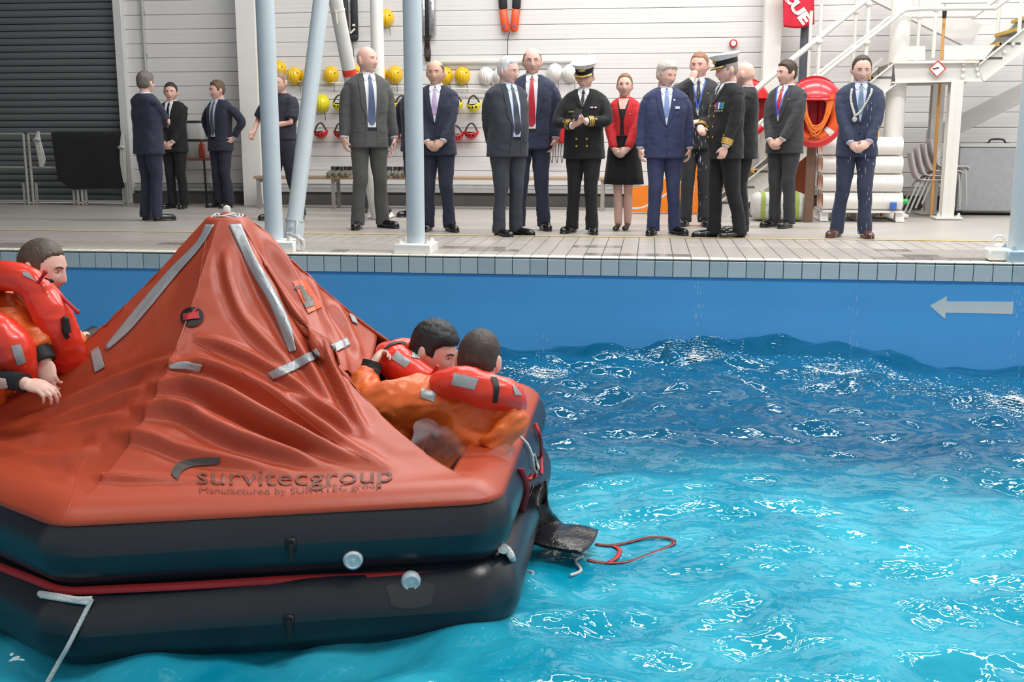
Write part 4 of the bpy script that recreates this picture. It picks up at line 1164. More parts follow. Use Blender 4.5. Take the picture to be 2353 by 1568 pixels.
    if kind in ('suit', 'uniform', 'dress'):
        shm = cloth_mat('shirt_%d_%d_%d' % shirt, shirt, 0.7, 0.1)
        if v == 'buttoned': ctrl = [(1.495, -0.056, 0.056), (1.44, -0.058, 0.058), (1.30, -0.036, 0.036), (1.135, -0.003, 0.003)]
        elif v == 'high': ctrl = [(1.495, -0.054, 0.054), (1.45, -0.05, 0.05), (1.33, -0.004, 0.004)]
        else: ctrl = [(1.495, -0.056, 0.056), (1.44, -0.064, 0.064), (1.28, -0.056, 0.056), (1.10, -0.044, 0.044), (0.985, -0.04, 0.04)]
        if kind == 'dress': ctrl = [(1.49, -0.07, 0.07), (1.42, -0.06, 0.06), (1.25, -0.02, 0.02), (1.09, -0.03, 0.03)]
        pk(patch(rows_of(ctrl, 18), bvh, 0.004), 'shirt_front' if kind != 'dress' else 'dress_front', shm)
        if v == 'open':
            pk(patch(rows_of([(1.0, -0.05, 0.05), (0.965, -0.05, 0.05)], 4), bvh, 0.006), 'belt_front', m_black)
            pk(patch(rows_of([(0.967, -0.05, 0.05), (0.90, -0.052, 0.052), (z0 + 0.012, -0.062, 0.062)], 8), bvh, 0.005), 'trouser_front', tm)
        if kind == 'dress':
            pk(patch(rows_of([(1.505, -0.062, 0.062), (1.44, -0.045, 0.045), (1.385, -0.03, 0.03)], 8), bvh, 0.0065), 'neckline', skin_mat(skin))
        if kind != 'dress':
            mb = MB(); mb.tube([(0, 0.014, 1.485), (0, 0.010, 1.512), (0, 0.008, 1.538)], [0.080, 0.077, 0.073], n=24, caps=False)
            pk(mb, 'shirt_collar', shm)
            for s_ in (-1, 1):
                r_ = patch([(1.516, s_ * 0.004, s_ * 0.056), (1.49, s_ * 0.012, s_ * 0.062), (1.452, s_ * 0.036, s_ * 0.052)], bvh, 0.012, 6); pk(r_, 'collar_wing', shm)
            if tie:
                tm_ = mat('tie_%d_%d_%d' % tie, tie, 0.45, var=0.16, vscale=60, bump=0.1, bscale=90)
                zb = ctrl[-1][0] if v != 'open' else 1.0
                tr = [(1.492, -0.019, 0.019), (1.462, -0.014, 0.014), (1.38, -0.022, 0.022), (1.22, -0.033, 0.033)]
                tr += [(1.06, -0.039, 0.039), (1.0, -0.002, 0.002)] if v == 'open' else []
                tr = [q for q in rows_of(tr, 24) if q[0] > zb - 0.0]
                if v == 'high': tr = [(1.492, -0.019, 0.019), (1.462, -0.013, 0.013), (1.40, -0.018, 0.018), (1.34, -0.006, 0.006)]
                if v == 'buttoned': tr = [(z, max(a, -max(0.004, (z - 1.13) * 0.2)), min(b, max(0.004, (z - 1.13) * 0.2))) for z, a, b in tr]
                pk(patch(tr, bvh, 0.011, 7), 'tie', tm_)
        # lapels follow the V edge
        lw = 0.05
        for s_ in (-1, 1):
            lr = []
            for (z, xa, xb) in rows_of(ctrl if v != 'open' else ctrl[:-1] + [(0.90, -0.052, 0.052), (z0 + 0.005, -0.062, 0.062)], 20):
                zl = ctrl[-1][0] if v != 'open' else z0; f = (z - zl) / (1.495 - zl); wv = lw * min(1, 0.25 + 2.2 * f * (1.25 - f)) if v != 'open' else lw * (0.3 + 0.7 * sstep(0.42, 0.62, f))
                lr.append((z, s_ * (xb - 0.002), s_ * (xb + wv)))
            pk(patch(lr, bvh, 0.009, 5), 'lapel', cm_, jo)
        if kind == 'suit' and v == 'buttoned':
            for z in (1.12, 1.03):
                mb = MB(); r = bvh.ray_cast(Vector((0.004, -1, z)), Vector((0, 1, 0))); mb.ell(r[0] + Vector((0, -0.003, 0)), (0.009, 0.004, 0.009), 10, 6)
                pk(mb, 'button', m_black, jo)
            mb = MB(); P = [bvh.ray_cast(Vector((0.012, -1, z)), Vector((0, 1, 0)))[0] + Vector((0, -0.002, 0)) for z in np.linspace(1.12, z0 + 0.02, 10)]; mb.tube(P, 0.0025, n=5); pk(mb, 'front_edge', cm_, jo)
        # pocket flaps
        for s_ in (-1, 1):
            if kind == 'dress': continue
            pk(patch([(0.985, s_ * 0.085, s_ * 0.16), (0.95, s_ * 0.085, s_ * 0.16)], bvh, 0.005, 5), 'pocket_flap', cm_, jo)
        # cuffs
        for sd in (-1, 1):
            Sp, El, W, hd, pn, cu = J[sd]
            mb = MB(); mb.tube([El.lerp(W, 0.88), El.lerp(W, 0.985)], [0.040, 0.038], n=16); 
            if kind != 'dress': pk(mb, 'shirt_cuff', shm)
    # trousers or dress
    if kind == 'dress':
        mb = MB(); mb.loft([((0, yo, z), rx, ry) for z, rx, ry, yo in ((0.53, 0.235, 0.19, 0.0), (0.62, 0.225, 0.18, 0), (0.78, 0.205, 0.155, 0), (0.92, 0.19, 0.14, 0), (1.03, 0.165, 0.118, 0), (1.12, 0.165, 0.12, 0), (1.2, 0.17, 0.12, 0))], n=40)
        for i, p in enumerate(mb.v):
            f = sstep(1.0, 0.5, p[2]); a = math.atan2(p[1], p[0]); q = 1 + 0.035 * f * math.sin(9 * a); mb.v[i] = (p[0] * q, p[1] * q, p[2])
        pk(mb, 'dress_skirt', cloth_mat('dress_black', (24, 23, 25)))
    else:
        tr_ = MB(); zt = 1.0 if v == 'open' or kind == 'shirt' else 0.96
        tr_.loft([((0, yo, z), rx, ry) for z, rx, ry, yo in ((0.80, 0.165, 0.115, 0.0), (0.88, 0.182 * fat, 0.125 * fat, 0), (0.97, 0.176 * fat, 0.121 * fat + belly * .6, -belly * .4), (1.04, 0.166 * fat, 0.117 * fat + belly * 0.8, -belly * .5))], n=28)
        for sd in (-1, 1):
            Hp, Kn, An = J[(sd, 'leg')]
            limb(tr_, [Hp + Vector((0, 0, 0.04)), Hp.lerp(Kn, 0.55), Kn, Kn.lerp(An, 0.5) + Vector((0, 0.006, 0)), An + Vector((0, -0.004, -0.035))], [0.100 * fat, 0.096 * fat, 0.085 * (0.5 + fat * .5), 0.075, 0.069, 0.066, 0.064, 0.067], nseg=40, n=18,
                 folds=[(0.9, 0.1, 0.006, 9), (0.5, 0.12, 0.0035, 10), (0.12, 0.1, 0.003, 12)], seed=seed + sd)
        rumple(tr_, 0.008, 5, seed + 3); pk(tr_, 'trousers', tm)
        if v == 'open' or kind == 'shirt':
            mb = MB(); mb.loft([((0, -belly * .5, 1.0), 0.172 * fat, 0.123 * fat + belly * .8), ((0, -belly * .5, 1.035), 0.171 * fat, 0.122 * fat + belly * .8)], n=28); pk(mb, 'belt', m_black)
    sm = mat('shoe_%d_%d_%d' % shoe, shoe, 0.16, var=0.15, coat=0.5)
    for sd in (-1, 1):
        fx, fy, fa = feet[0 if sd < 0 else 1]
        if kind == 'dress':
            mb = MB(); mb.tube([(fx, fy + 0.045, 0.055), (fx, fy + 0.01, 0.046), (fx, fy - 0.06, 0.03), (fx, fy - 0.12, 0.02), (fx, fy - 0.165, 0.016)], [0.03, 0.034, 0.034, 0.036, 0.014], n=14)
            mb.cyl((fx, fy + 0.05, 0.0), (fx, fy + 0.05, 0.06), 0.008, 0.02, n=8); mb.v = [(p[0], p[1], max(0.002, p[2])) for p in mb.v]; pk(mb, 'shoe', sm)
        else:
            mb = shoe_mb(Vector((fx, fy, 0)), fa, 1.0); pk(mb, 'shoe', sm)
    # ---- cap
    if cap:
        bands = mat('cap_band', (20, 20, 22), 0.5); gold = mat('gold_braid', (206, 168, 84), 0.35, metal=0.5, var=0.2, vscale=60)
        R0 = Matrix.Rotation(math.radians(4), 4, 'X'); Mh = K @ Hm @ Matrix.Translation((0, 0.004, 0.052)) @ R0
        mb = MB(); mb.loft([((0, 0.0, 0.0), 0.086, 0.106), ((0, 0, 0.045), 0.089, 0.109)], n=28); mb.xf(Mh).build('cap_band', bands, t)
        mb = MB(); mb.loft([((0, 0.0, 0.043), 0.09, 0.11), ((0, -0.004, 0.066), 0.118, 0.138), ((0, -0.006, 0.076), 0.13, 0.15), ((0, -0.004, 0.085), 0.122, 0.142), ((0, 0.0, 0.094), 0.07, 0.09), ((0, 0, 0.097), 0.01, 0.01)], n=32)
        for i, p in enumerate(mb.v): mb.v[i] = (p[0], p[1], p[2] + (0.02 * sstep(0.05, -0.14, p[1]) if p[2] > 0.05 else 0))
        mb.xf(Mh).build('cap_top', mat('cap_white', (236, 236, 238), 0.6), t)
        mb = MB(); P = []
        for a in np.linspace(-1.15, 1.15, 17):
            for q in np.linspace(0, 1, 5):
                P.append((math.sin(a) * (0.087 + 0.02 * q), -math.cos(a) * (0.107 + 0.055 * q * math.cos(a)) + 0.0, 0.006 - 0.026 * q))
        mb.grid(P, 17, 5); ob = mb.xf(Mh).build('cap_peak', bands, t); q_ = ob.modifiers.new('t', 'SOLIDIFY'); q_.thickness = 0.004
        mb = MB(); P = [];
        for a in np.linspace(-1.0, 1.0, 15):
            for q in np.linspace(0.55, 0.98, 3): P.append((math.sin(a) * (0.087 + 0.02 * q), -math.cos(a) * (0.107 + 0.055 * q * math.cos(a)), 0.010 - 0.026 * q))
        mb.grid(P, 15, 3); mb.xf(Mh).build('peak_braid', gold, t)
        mb = MB(); mb.ell((0, -0.112, 0.045), (0.024, 0.008, 0.026), 12, 8); mb.ell((0, -0.113, 0.068), (0.012, 0.006, 0.012), 10, 6); mb.ell((-0.022, -0.110, 0.04), (0.012, 0.006, 0.018), 8, 6); mb.ell((0.022, -0.110, 0.04), (0.012, 0.006, 0.018), 8, 6)
        mb.xf(Mh).build('cap_badge', gold, t)
    P_ = dict(root=t, K=K, J=J, Hm=Hm, bvh=bvh, pk=pk, jo=jo, cm=cm_)
    if extra: extra(P_)
    return P_
gold = mat('gold_braid', (206, 168, 84), 0.35, metal=0.5, var=0.2, vscale=60)
def on_front(P, x, z, off=0.006):
    r = P['bvh'].ray_cast(Vector((x, -1, z)), Vector((0, 1, 0))); return (r[0] if r[0] else Vector((x, -0.1, z))) + Vector((0, -off, 0))
def sleeve_rings(P, n, star=True, w=0.014):
    for sd in (-1, 1):
        Sp, El, W, hd, pn, cu = P['J'][sd]; d = (W - El).normalized()
        for q in range(n):
            mb = MB(); a = El.lerp(W, 0.88 - 0.075 * q); mb.tube([a - d * w / 2, a + d * w / 2], [0.0545 + 0.0015 * q] * 2, n=20, caps=False); P['pk'](mb, 'sleeve_ring', gold)
        if star:
            a = El.lerp(W, 0.88 - 0.075 * n - 0.03)
            tow = (Vector((0, -1, 0.25))); tow = (tow - d * tow.dot(d)).normalized(); c = a + tow * 0.06; s2 = d.cross(tow)
            mb = MB(); pts = [c + (s2 * math.cos(t_) + d * math.sin(t_)) * (0.018 if i % 2 == 0 else 0.008) for i, t_ in enumerate(np.linspace(0, 2 * math.pi, 10, endpoint=False))]
            mb.add([c + tow * 0.004] + pts, [(0, 1 + i, 1 + (i + 1) % 10) for i in range(10)]); P['pk'](mb, 'sleeve_star', gold)
def uniform_buttons(P, rows=((1.06), (0.99)), dx=0.055, top=True):
    for z in rows:
        for s_ in (-1, 1): mb = MB(); mb.ell(on_front(P, s_ * dx, z, 0.004), (0.012, 0.006, 0.012), 12, 8); P['pk'](mb, 'brass_button', gold)
def ribbon_bar(P, x, z, w=0.075, h=0.014):
    for q, c in enumerate(((60, 90, 170), (230, 230, 230), (190, 60, 60), (220, 220, 225))):
        mb = patch([(z + h / 2, x + w * q / 4, x + w * (q + 1) / 4), (z - h / 2, x + w * q / 4, x + w * (q + 1) / 4)], P['bvh'], 0.012, 3); P['pk'](mb, 'medal_ribbon', mat('ribbon_%d_%d_%d' % c, c, 0.6))
def lanyard(P, rgb, z=1.20):
    m = mat('lanyard_%d_%d_%d' % rgb, rgb, 0.6)
    for s_ in (-1, 1):
        mb = patch([(zz, s_ * (0.066 * (zz - z) / (1.49 - z)) - 0.007, s_ * (0.066 * (zz - z) / (1.49 - z)) + 0.007) for zz in np.linspace(1.495, z, 10)], P['bvh'], 0.017, 3); P['pk'](mb, 'lanyard', m)
def pin(P, x, z, m=None, s=0.009):
    mb = MB(); mb.ell(on_front(P, x, z, 0.006), (s, 0.004, s), 10, 6); P['pk'](mb, 'lapel_pin', m or gold)

NAVY = (40, 43, 64); NAVY2 = (42, 46, 66); CHAR = (54, 55, 60); BLK = (21, 21, 24); GREY = (84, 84, 84); SLATE = (54, 57, 66); ROYAL = (54, 63, 98)
person(352, 506, 165, 152, 'grey-haired man in a navy suit seen from behind, near the barrier', ('cross', 'cross'), (12, 0, 0), NAVY, hair=('full', (112, 104, 98)), fat=1.06, feet=((-0.12, 0.0, -0.3), (0.11, 0.0, 0.35)), v='buttoned')
person(409, 478, 190, -6, 'dark-haired man in a black suit with clasped hands, behind the navy back', ('clasp_under', 'clasp'), (18, 6, 0), BLK, tie=(30, 30, 36), hair=('short', (58, 52, 48)), skin='pink')
person(514, 476, 186, -24, 'brown-haired man in an open navy suit with a checked tie, hands on hips', ('hip', 'hip'), (-22, 4, 0), (40, 42, 58), shirt=(204, 212, 234), tie=(92, 100, 110), v='open', hair=('full', (104, 84, 64)), skin='pink')
def ex4(P):
    for s_ in (-1, 1):
        mb = MB(); mb.box((s_ * 0.135, 0.01, 1.478), (0.085, 0.05, 0.008), R=Matrix.Rotation(s_ * 0.42, 3, 'Y'), bev=0.003); P['pk'](mb, 'epaulette', m_black)
        for q in range(3): mb = MB(); mb.box((s_ * (0.15 - 0.02 * q), 0.01, 1.482 + 0.009 * q), (0.009, 0.05, 0.006), R=Matrix.Rotation(s_ * 0.42, 3, 'Y')); P['pk'](mb, 'epaulette_braid', gold)
        P['pk'](patch([(1.34, s_ * 0.045, s_ * 0.125), (1.24, s_ * 0.045, s_ * 0.125)], P['bvh'], 0.004, 5), 'chest_pocket', P['cm'], P['jo'])
    Sp, El, W, *_ = P['J'][1]; mb = MB(); mb.box(Sp + Vector((0.075, -0.03, -0.06)), (0.008, 0.05, 0.035)); P['pk'](mb, 'shoulder_flag', mat('flag_patch', (110, 170, 120), 0.7, var=0.5, vscale=40))
    mb = MB(); mb.tube([El.lerp(W, 0.9), El.lerp(W, 0.98)], 0.034, n=14); P['pk'](mb, 'wristwatch', m_black)
person(655, 503, 165, -22, 'bald officer in a navy short-sleeved shirt walking between the pipe columns', (((0.27, -0.20, 1.06), (1, 0.6, -0.4), (0.1, -0.6, -0.75), (-1, 0, 0), 0.8), ((0.02, -0.24, 1.13), (1, 0.3, -0.4), (-0.9, -0.2, -0.1), (0, 0.5, -0.8), 0.7)), (8, 8, 0), (42, 43, 56), hair=('crop', (150, 120, 104)), skin='pink', kind='shirt', fat=1.1, belly=0.03, feet=((-0.10, -0.13, -0.1), (0.10, 0.16, 0.1)), extra=ex4)
person(862, 487, 0, 30, 'man mostly hidden behind the bald man in grey, one dark leg showing', ('down', 'down'), (0, 0, 0), (40, 46, 62), H=1.70, hair=('short', (50, 44, 40)), feet=((-0.16, 0.02, -0.2), (0.12, 0, 0.2)))
person(852, 524, 107, 30, 'tall bald man in a charcoal-grey suit and blue tie looking sideways', ('down', 'down'), (34, -2, 0), GREY, tie=(84, 96, 132), v='open', hair=('none', (150, 120, 104)), skin='pink', feet=((-0.13, 0.0, -0.45), (0.14, 0.02, 0.5)), fat=0.98)
person(958, 498, 160, -30, 'man largely hidden behind the round column and the lilac-tied man', ('hip', 'down'), (-10, 0, 0), (40, 44, 62), hair=('short', (56, 48, 44)), skin='pink')
person(1006, 530, 138, 4, 'balding man in a navy suit and lilac tie, hands folded before him', ('clasp_under', 'clasp'), (-6, 3, 0), NAVY2, tie=(188, 166, 200), hair=('sides', (92, 76, 60)), skin='tan', fat=1.05, feet=((-0.11, 0.02, -0.25), (0.13, -0.02, 0.5)))
person(1166, 542, 132, 38, 'white-haired man with glasses in a dark grey suit, hands behind his back', ('behind', 'behind'), (26, 6, 0), SLATE, shirt=(196, 212, 240), tie=(48, 50, 66), v='open', hair=('full', (222, 220, 218)), skin='pink', fat=1.1, belly=0.03, glasses=True, feet=((-0.10, -0.02, 0.1), (0.12, 0.0, 0.45)))
person(1222, 527, 110, 4, 'tall man in a navy suit with a red tie, one hand in his pocket', ('down', 'pocket'), (4, 3, 0), (50, 55, 78), tie=(196, 40, 58), v='open', hair=('sides', (120, 98, 78)), skin='pink', glasses=True, feet=((-0.14, 0.0, -0.25), (0.12, 0.0, 0.3)))
def ex10(P):
    sleeve_rings(P, 3); uniform_buttons(P, (1.0, 0.925)); ribbon_bar(P, 0.075, 1.325)
    P['pk'](patch([(1.29, -0.145, -0.085), (1.275, -0.145, -0.085)], P['bvh'], 0.012, 3), 'name_badge', gold)
    W = P['J'][-1][2]; W2 = P['J'][1][2]; c = (W + W2) / 2 + Vector((-0.01, -0.105, 0.10))
    mb = MB(); mb.box(c, (0.075, 0.012, 0.135), R=Matrix.Rotation(-0.75, 3, 'X') @ Matrix.Rotation(0.25, 3, 'Y'), bev=0.004)
    o = mb.xf(P['K']).build('mobile_phone', mat('phone_black', (20, 20, 24), 0.2), None, angle=40)
    o.location = P['root'].location; o.rotation_euler = P['root'].rotation_euler
    tag(o, 'black mobile phone held up by the naval officer in a white cap', 'phone')
person(1340, 534, 140, -6, 'naval officer in a white-topped cap and black uniform reading a phone', ('phone_low', 'phone'), (-4, 16, 0), BLK, tie=(20, 20, 24), v='high', hair=('short', (120, 112, 106)), skin='pink', kind='uniform', fat=1.1, belly=0.03, cap=True, capadd=0.03, feet=((-0.13, 0.0, -0.35), (0.10, -0.06, 0.35)), extra=ex10)
def ex11(P):
    mb = MB(); mb.tube([(0.066 * math.cos(a), -0.012 + 0.066 * math.sin(a), 1.478 - 0.02 * max(0, -math.sin(a))) for a in np.linspace(0, 6.283, 24, endpoint=False)], 0.004, n=6, closed=True); P['pk'](mb, 'necklace', m_black)
    pin(P, 0.085, 1.33, mat('pin_white', (230, 230, 230), 0.4))
person(1430, 528, 170, -10, 'woman in a short red jacket and black dress with folded hands', ('clasp_under', 'clasp'), (8, 0, 0), (206, 40, 46), shirt=(24, 23, 25), hair=('bun', (134, 100, 72)), skin='fair', kind='dress', sh=0.86, fat=0.9, wide=0.94, feet=((-0.05, -0.03, 0.0), (0.05, 0.03, 0.15)), shoe=(20, 19, 20), extra=ex11)
def ex12(P):
    P['pk'](patch([(1.325, 0.085, 0.135), (1.30, 0.088, 0.132)], P['bvh'], 0.012, 5), 'pocket_square', mat('pocket_sq', (222, 222, 230), 0.7, var=0.2, vscale=60)); pin(P, 0.075, 1.385, mat('pin_white', (230, 230, 230), 0.4), 0.014)
person(1522, 538, 142, 4, 'grey-haired man in a blue suit with a pocket square, arms at his sides', ('down', 'down'), (34, 12, 0), ROYAL, shirt=(226, 230, 244), tie=(126, 150, 196), hair=('thick', (196, 186, 176)), skin='pink', fat=1.06, belly=0.015, feet=((-0.10, -0.01, -0.3), (0.13, 0.02, 0.6)), extra=ex12)
def ex13(P): lanyard(P, (70, 110, 200)); pin(P, 0.10, 1.36)
person(1596, 518, 120, -4, 'short-haired man in a dark suit holding a hand to his mouth', (((0.055, -0.205, 1.49), (1, -0.2, -0.7), (-0.1, 0.25, 1), (-0.5, 0.9, 0), 0.9), 'waist'), (-14, 6, 0), CHAR, tie=(40, 42, 62), hair=('crop', (146, 104, 78)), skin='pink', feet=((-0.1, 0, -0.2), (0.1, 0, 0.2)), extra=ex13)
def ex14(P):
    sleeve_rings(P, 3, w=0.02); uniform_buttons(P, (1.30, 1.20, 1.10, 1.0), 0.05)
    for q in range(5):
        x = 0.06 + 0.022 * q; c = ((200, 60, 60), (60, 90, 180), (230, 230, 240), (70, 110, 200), (60, 150, 90))[q]
        P['pk'](patch([(1.335, x, x + 0.019), (1.27, x, x + 0.019)], P['bvh'], 0.010, 3), 'medal_ribbon', mat('ribbon_%d_%d_%d' % c, c, 0.6))
        mb = MB(); mb.ell(on_front(P, x + 0.0095, 1.25, 0.012), (0.012, 0.004, 0.012), 10, 6); P['pk'](mb, 'medal_disc', mat('medal_metal', (190, 176, 150), 0.3, metal=0.7))
person(1660, 547, 122, -66, 'naval officer in a gold-braided white cap and medals walking in profile', ('waist', ((0.235, -0.13, 0.90), (0.3, 1, 0), (-0.05, -0.3, -1), (-1, 0.2, 0), 0.6)), (-6, 10, 0), BLK, tie=(20, 20, 24), v='high', hair=('short', (150, 140, 132)), skin='pink', kind='uniform', fat=1.08, belly=0.02, cap=True, capadd=0.03, feet=((-0.09, -0.08, -0.05), (0.10, 0.12, 0.05)), extra=ex14)
def ex15(P): sleeve_rings(P, 2, w=0.018)
person(1700, 538, 142, -96, 'bald naval officer in black uniform, half hidden behind the medalled officer', ('forward', 'forward'), (-20, 6, 0), BLK, tie=(20, 20, 24), v='high', hair=('none', (150, 120, 104)), skin='pink', kind='uniform', fat=1.08, extra=ex15)
def ex16(P): lanyard(P, (60, 96, 214)); pin(P, 0.10, 1.37)
person(1794, 521, 140, -38, 'dark-haired man in a black suit with a blue lanyard, hands folded', ('clasp_under', 'clasp'), (-26, 2, 0), (56, 57, 60), tie=(190, 50, 56), hair=('full', (66, 52, 44)), skin='pink', fat=1.06, feet=((-0.10, 0, -0.1), (0.10, -0.02, 0.1)), extra=ex16)
def ex17(P):
    # chain of office: one linked plate after another, with a pendant
    m = mat('chain_silver', (214, 210, 200), 0.3, metal=0.45, var=0.1, vscale=50)
    ch = [(-0.088, 1.455), (-0.098, 1.38), (-0.085, 1.30), (-0.065, 1.24), (-0.055, 1.20)], [(0.098, 1.455), (0.085, 1.40), (0.04, 1.31), (-0.01, 1.23), (-0.05, 1.20)]
    for c in ch:
        Q = bez([Vector((x, 0, z)) for x, z in c], 6)
        for i, q in enumerate(Q):
            mb = MB(); p = on_front(P, q.x, q.z, 0.014); tdir = Q[min(i + 1, len(Q) - 1)] - Q[max(0, i - 1)]
            R = Matrix.Rotation(math.atan2(tdir.x, -tdir.z) * -1, 3, 'Y'); mb.ell(p, (0.013, 0.004, 0.0085), 10, 6, R=R); P['pk'](mb, 'chain_link', m)
    mb = MB(); mb.ell(on_front(P, -0.052, 1.165, 0.012), (0.024, 0.006, 0.028), 14, 8); P['pk'](mb, 'chain_pendant', m)
person(1957, 544, 128, -4, 'man in a navy suit wearing a silver chain of office and brown shoes', ('clasp_under', 'clasp'), (4, 14, 0), (50, 58, 82), shirt=(198, 204, 232), tie=(96, 120, 142), hair=('receding', (66, 54, 46)), skin='fair', shoe=(92, 56, 46), feet=((-0.15, 0.02, -0.5), (0.12, -0.06, 0.2)), extra=ex17)
# ================================================================ men in the raft
m_suit = mat('suit_orange', (226, 104, 38), 0.4, var=0.07, vscale=7, bump=0.3, bscale=22, coat=0.05)
m_vest = mat('vest_red', (238, 62, 40), 0.3, var=0.04, vscale=5, bump=0.15, bscale=18, coat=0.2)
m_cuff = mat('cuff_neoprene', (30, 32, 34), 0.6, var=0.1, bump=0.2, bscale=120)
m_strap = mat('strap_black', (26, 27, 28), 0.5)
def hd(pos, yaw, pitch, roll=0.0, s=1.06):
    return Matrix.Translation(pos) @ Matrix.Rotation(YAW + math.radians(yaw), 4, 'Z') @ Matrix.Rotation(math.radians(pitch), 4, 'X') @ Matrix.Rotation(math.radians(roll), 4, 'Y') @ Matrix.Scale(s, 4)
def raft_man(label, base, Hm=None, hair=None, skin='fair', body_tubes=(), hands=(), suit_tubes=(), suit_ells=(), vest=(), cuffs=(), tapes=(), straps=(), seed=0.0, wide=1.0, gear=None):
    t = empty('person', base, 0, label, 'person'); B = Vector(base)
    def L(mb): mb.v = [tuple(Vector(p) - B) for p in mb.v]; return mb
    bd = MB()
    if Hm is not None:
        head_mb(bd, Hm, wide=wide)
    for pts, r in body_tubes: bd.tube(bez(pts, 3), [float(np.interp(i, np.linspace(0, 3 * (len(pts) - 1), len(r)), r)) for i in range(3 * (len(pts) - 1) + 1)], n=16)
    for (W, d, n_, th, cu) in hands: add_hand(bd, W, d, n_, th, cu, 1.0, 0.35, rad=0.0085)
    me = remesh(L(bd), 0.005, 1); me.materials.append(skin_mat(skin)); link('body', me, t)
    if Hm is not None:
        Hl = Matrix.Translation(-B) @ Hm
        hm = mat('hair_%d_%d_%d' % hair[1], hair[1], 0.5, var=0.3, vscale=60, bump=0.5, bscale=110, stretch=(1, 1, 0.3))
        hair_mb(Hl, hair[0], wide, seed).build('hair', hm, t, angle=None)
        face_parts(Hl, t, hm, wide)
    if suit_tubes or suit_ells:
        sb = MB()
        for pts, r in suit_tubes:
            n_ = 4 * (len(pts) - 1); sb.tube(bez(pts, 4), [float(np.interp(i, np.linspace(0, n_, len(r)), r)) for i in range(n_ + 1)], n=20)
        for (c, r, R) in suit_ells: sb.ell(c, r, 20, 14, R=R)
        me = remesh(L(sb), 0.011, 3); wrinkle(me, 0.010, 4.5, seed, 0.020); wrinkle(me, 0.002, 11, seed + 3, 0.007); me.materials.append(m_suit); link('immersion_suit', me, t)
    vs_all, fs_all = [], []
    if vest:
        vb = MB()
        for pts, r in vest:
            n_ = 5 * (len(pts) - 1); P = bez(pts, 5); rr = [float(np.interp(i, np.linspace(0, n_, len(r)), r)) for i in range(n_ + 1)]
            vb.tube(P, rr, n=20); vb.ell(P[0], rr[0], 16, 10); vb.ell(P[-1], rr[-1], 16, 10)
        me = remesh(L(vb), 0.008, 4); wrinkle(me, 0.004, 9, seed, 0.003); me.materials.append(m_vest); o = link('life_jacket', me, t); o['label'] = 'inflated bright red life jacket'
        vs_all = [Vector(v.co) + B for v in me.vertices]; fs_all = [tuple(p.vertices) for p in me.polygons]
    for pts, r in cuffs:
        mb = MB(); P = bez(pts, 6); mb.tube(P, [r * (1 + 0.03 * math.sin(i * 2.2)) for i in range(len(P))], n=18); L(mb).build('cuff', m_cuff, t)
    # reflective tapes and straps lie on the vest / suit
    so = [o for o in t.children if o.name.startswith('immersion_suit')]
    for o in so:
        off = len(vs_all); vs_all += [Vector(v.co) + B for v in o.data.vertices]; fs_all += [tuple(i + off for i in p.vertices) for p in o.data.polygons]
    if vs_all:
        bv = BVHTree.FromPolygons(vs_all, fs_all)
        for q in tapes:
            mb = strip(q[0], q[1], 8, 6, bv, 0.004); o = L(mb).build('reflective_patch', m_refl, t, angle=None)
        for q in straps:
            mb = strip(q[0], q[1], 14, 4, bv, 0.006); L(mb).build('strap', m_strap, t, angle=None)
    if gear: gear(t, B, L)
    return t
# man nearest us on the entrance side, seen from behind
d0 = 4.42
o = ond
B_ = o(1050, 1090, 4.35); B_.z = ZC2 + 0.05
raft_man('man in an orange suit seen from behind, leaning out of the raft entrance', B_, hd(o(1100, 826, 4.52), 168, 14, -6), ('crop', (66, 54, 46)), 'fair',
    body_tubes=[([o(1104, 850, 4.5), o(1102, 890, 4.46), o(1090, 950, 4.42)], [0.058, 0.062, 0.08]), ([o(1010, 925, 4.45), o(900, 935, 4.38), o(852, 905, 4.42), o(852, 850, 4.5)], [0.05, 0.045, 0.036, 0.028]), ([o(1090, 930, 4.42), o(1060, 1060, 4.4)], [0.1, 0.1])],
    hands=[(o(853, 845, 4.5), o(868, 818, 4.56) - o(853, 845, 4.5), RV * 0.8 + ZV * -0.3 + FV * 0.3, 1, 0.75)],
    suit_tubes=[([o(1105, 915, 4.44), o(1090, 980, 4.42), o(1050, 1075, 4.40), o(1010, 1130, 4.40)], [0.13, 0.165, 0.15, 0.13]),
                ([o(1035, 930, 4.44), o(960, 925, 4.40), o(880, 930, 4.37), o(846, 905, 4.40), o(850, 862, 4.48)], [0.11, 0.115, 0.105, 0.085, 0.058]),
                ([o(1110, 930, 4.42), o(1158, 955, 4.36), o(1150, 1005, 4.28), o(1120, 1030, 4.26)], [0.12, 0.095, 0.07, 0.05]),
                ([o(880, 930, 4.38), o(880, 990, 4.36), o(930, 1050, 4.36)], [0.10, 0.085, 0.06])],
    vest=[([o(1020, 885, 4.36), o(1060, 882, 4.33), o(1110, 895, 4.31), o(1160, 908, 4.32), o(1178, 925, 4.36)], [0.066, 0.074, 0.078, 0.072, 0.062]), ([o(1010, 890, 4.38), o(960, 888, 4.40), o(900, 900, 4.44)], [0.036, 0.03, 0.022])],
    cuffs=[([o(849, 866, 4.475), o(852, 846, 4.495), o(856, 832, 4.505)], 0.043)],
    tapes=[([(1044, 858), (1100, 872)], [(1038, 884), (1090, 896)]), ([(1176, 884), (1186, 892)], [(1182, 908), (1198, 908)]), ([(968, 893), (1002, 902)], [(966, 912), (996, 925)])],
    straps=[([(1126, 868), (1134, 890), (1132, 925)], [(1141, 870), (1147, 890), (1142, 925)]), ([(838, 995), (860, 1010), (880, 1030)], [(832, 1003), (852, 1020), (872, 1038)])], seed=2.0)
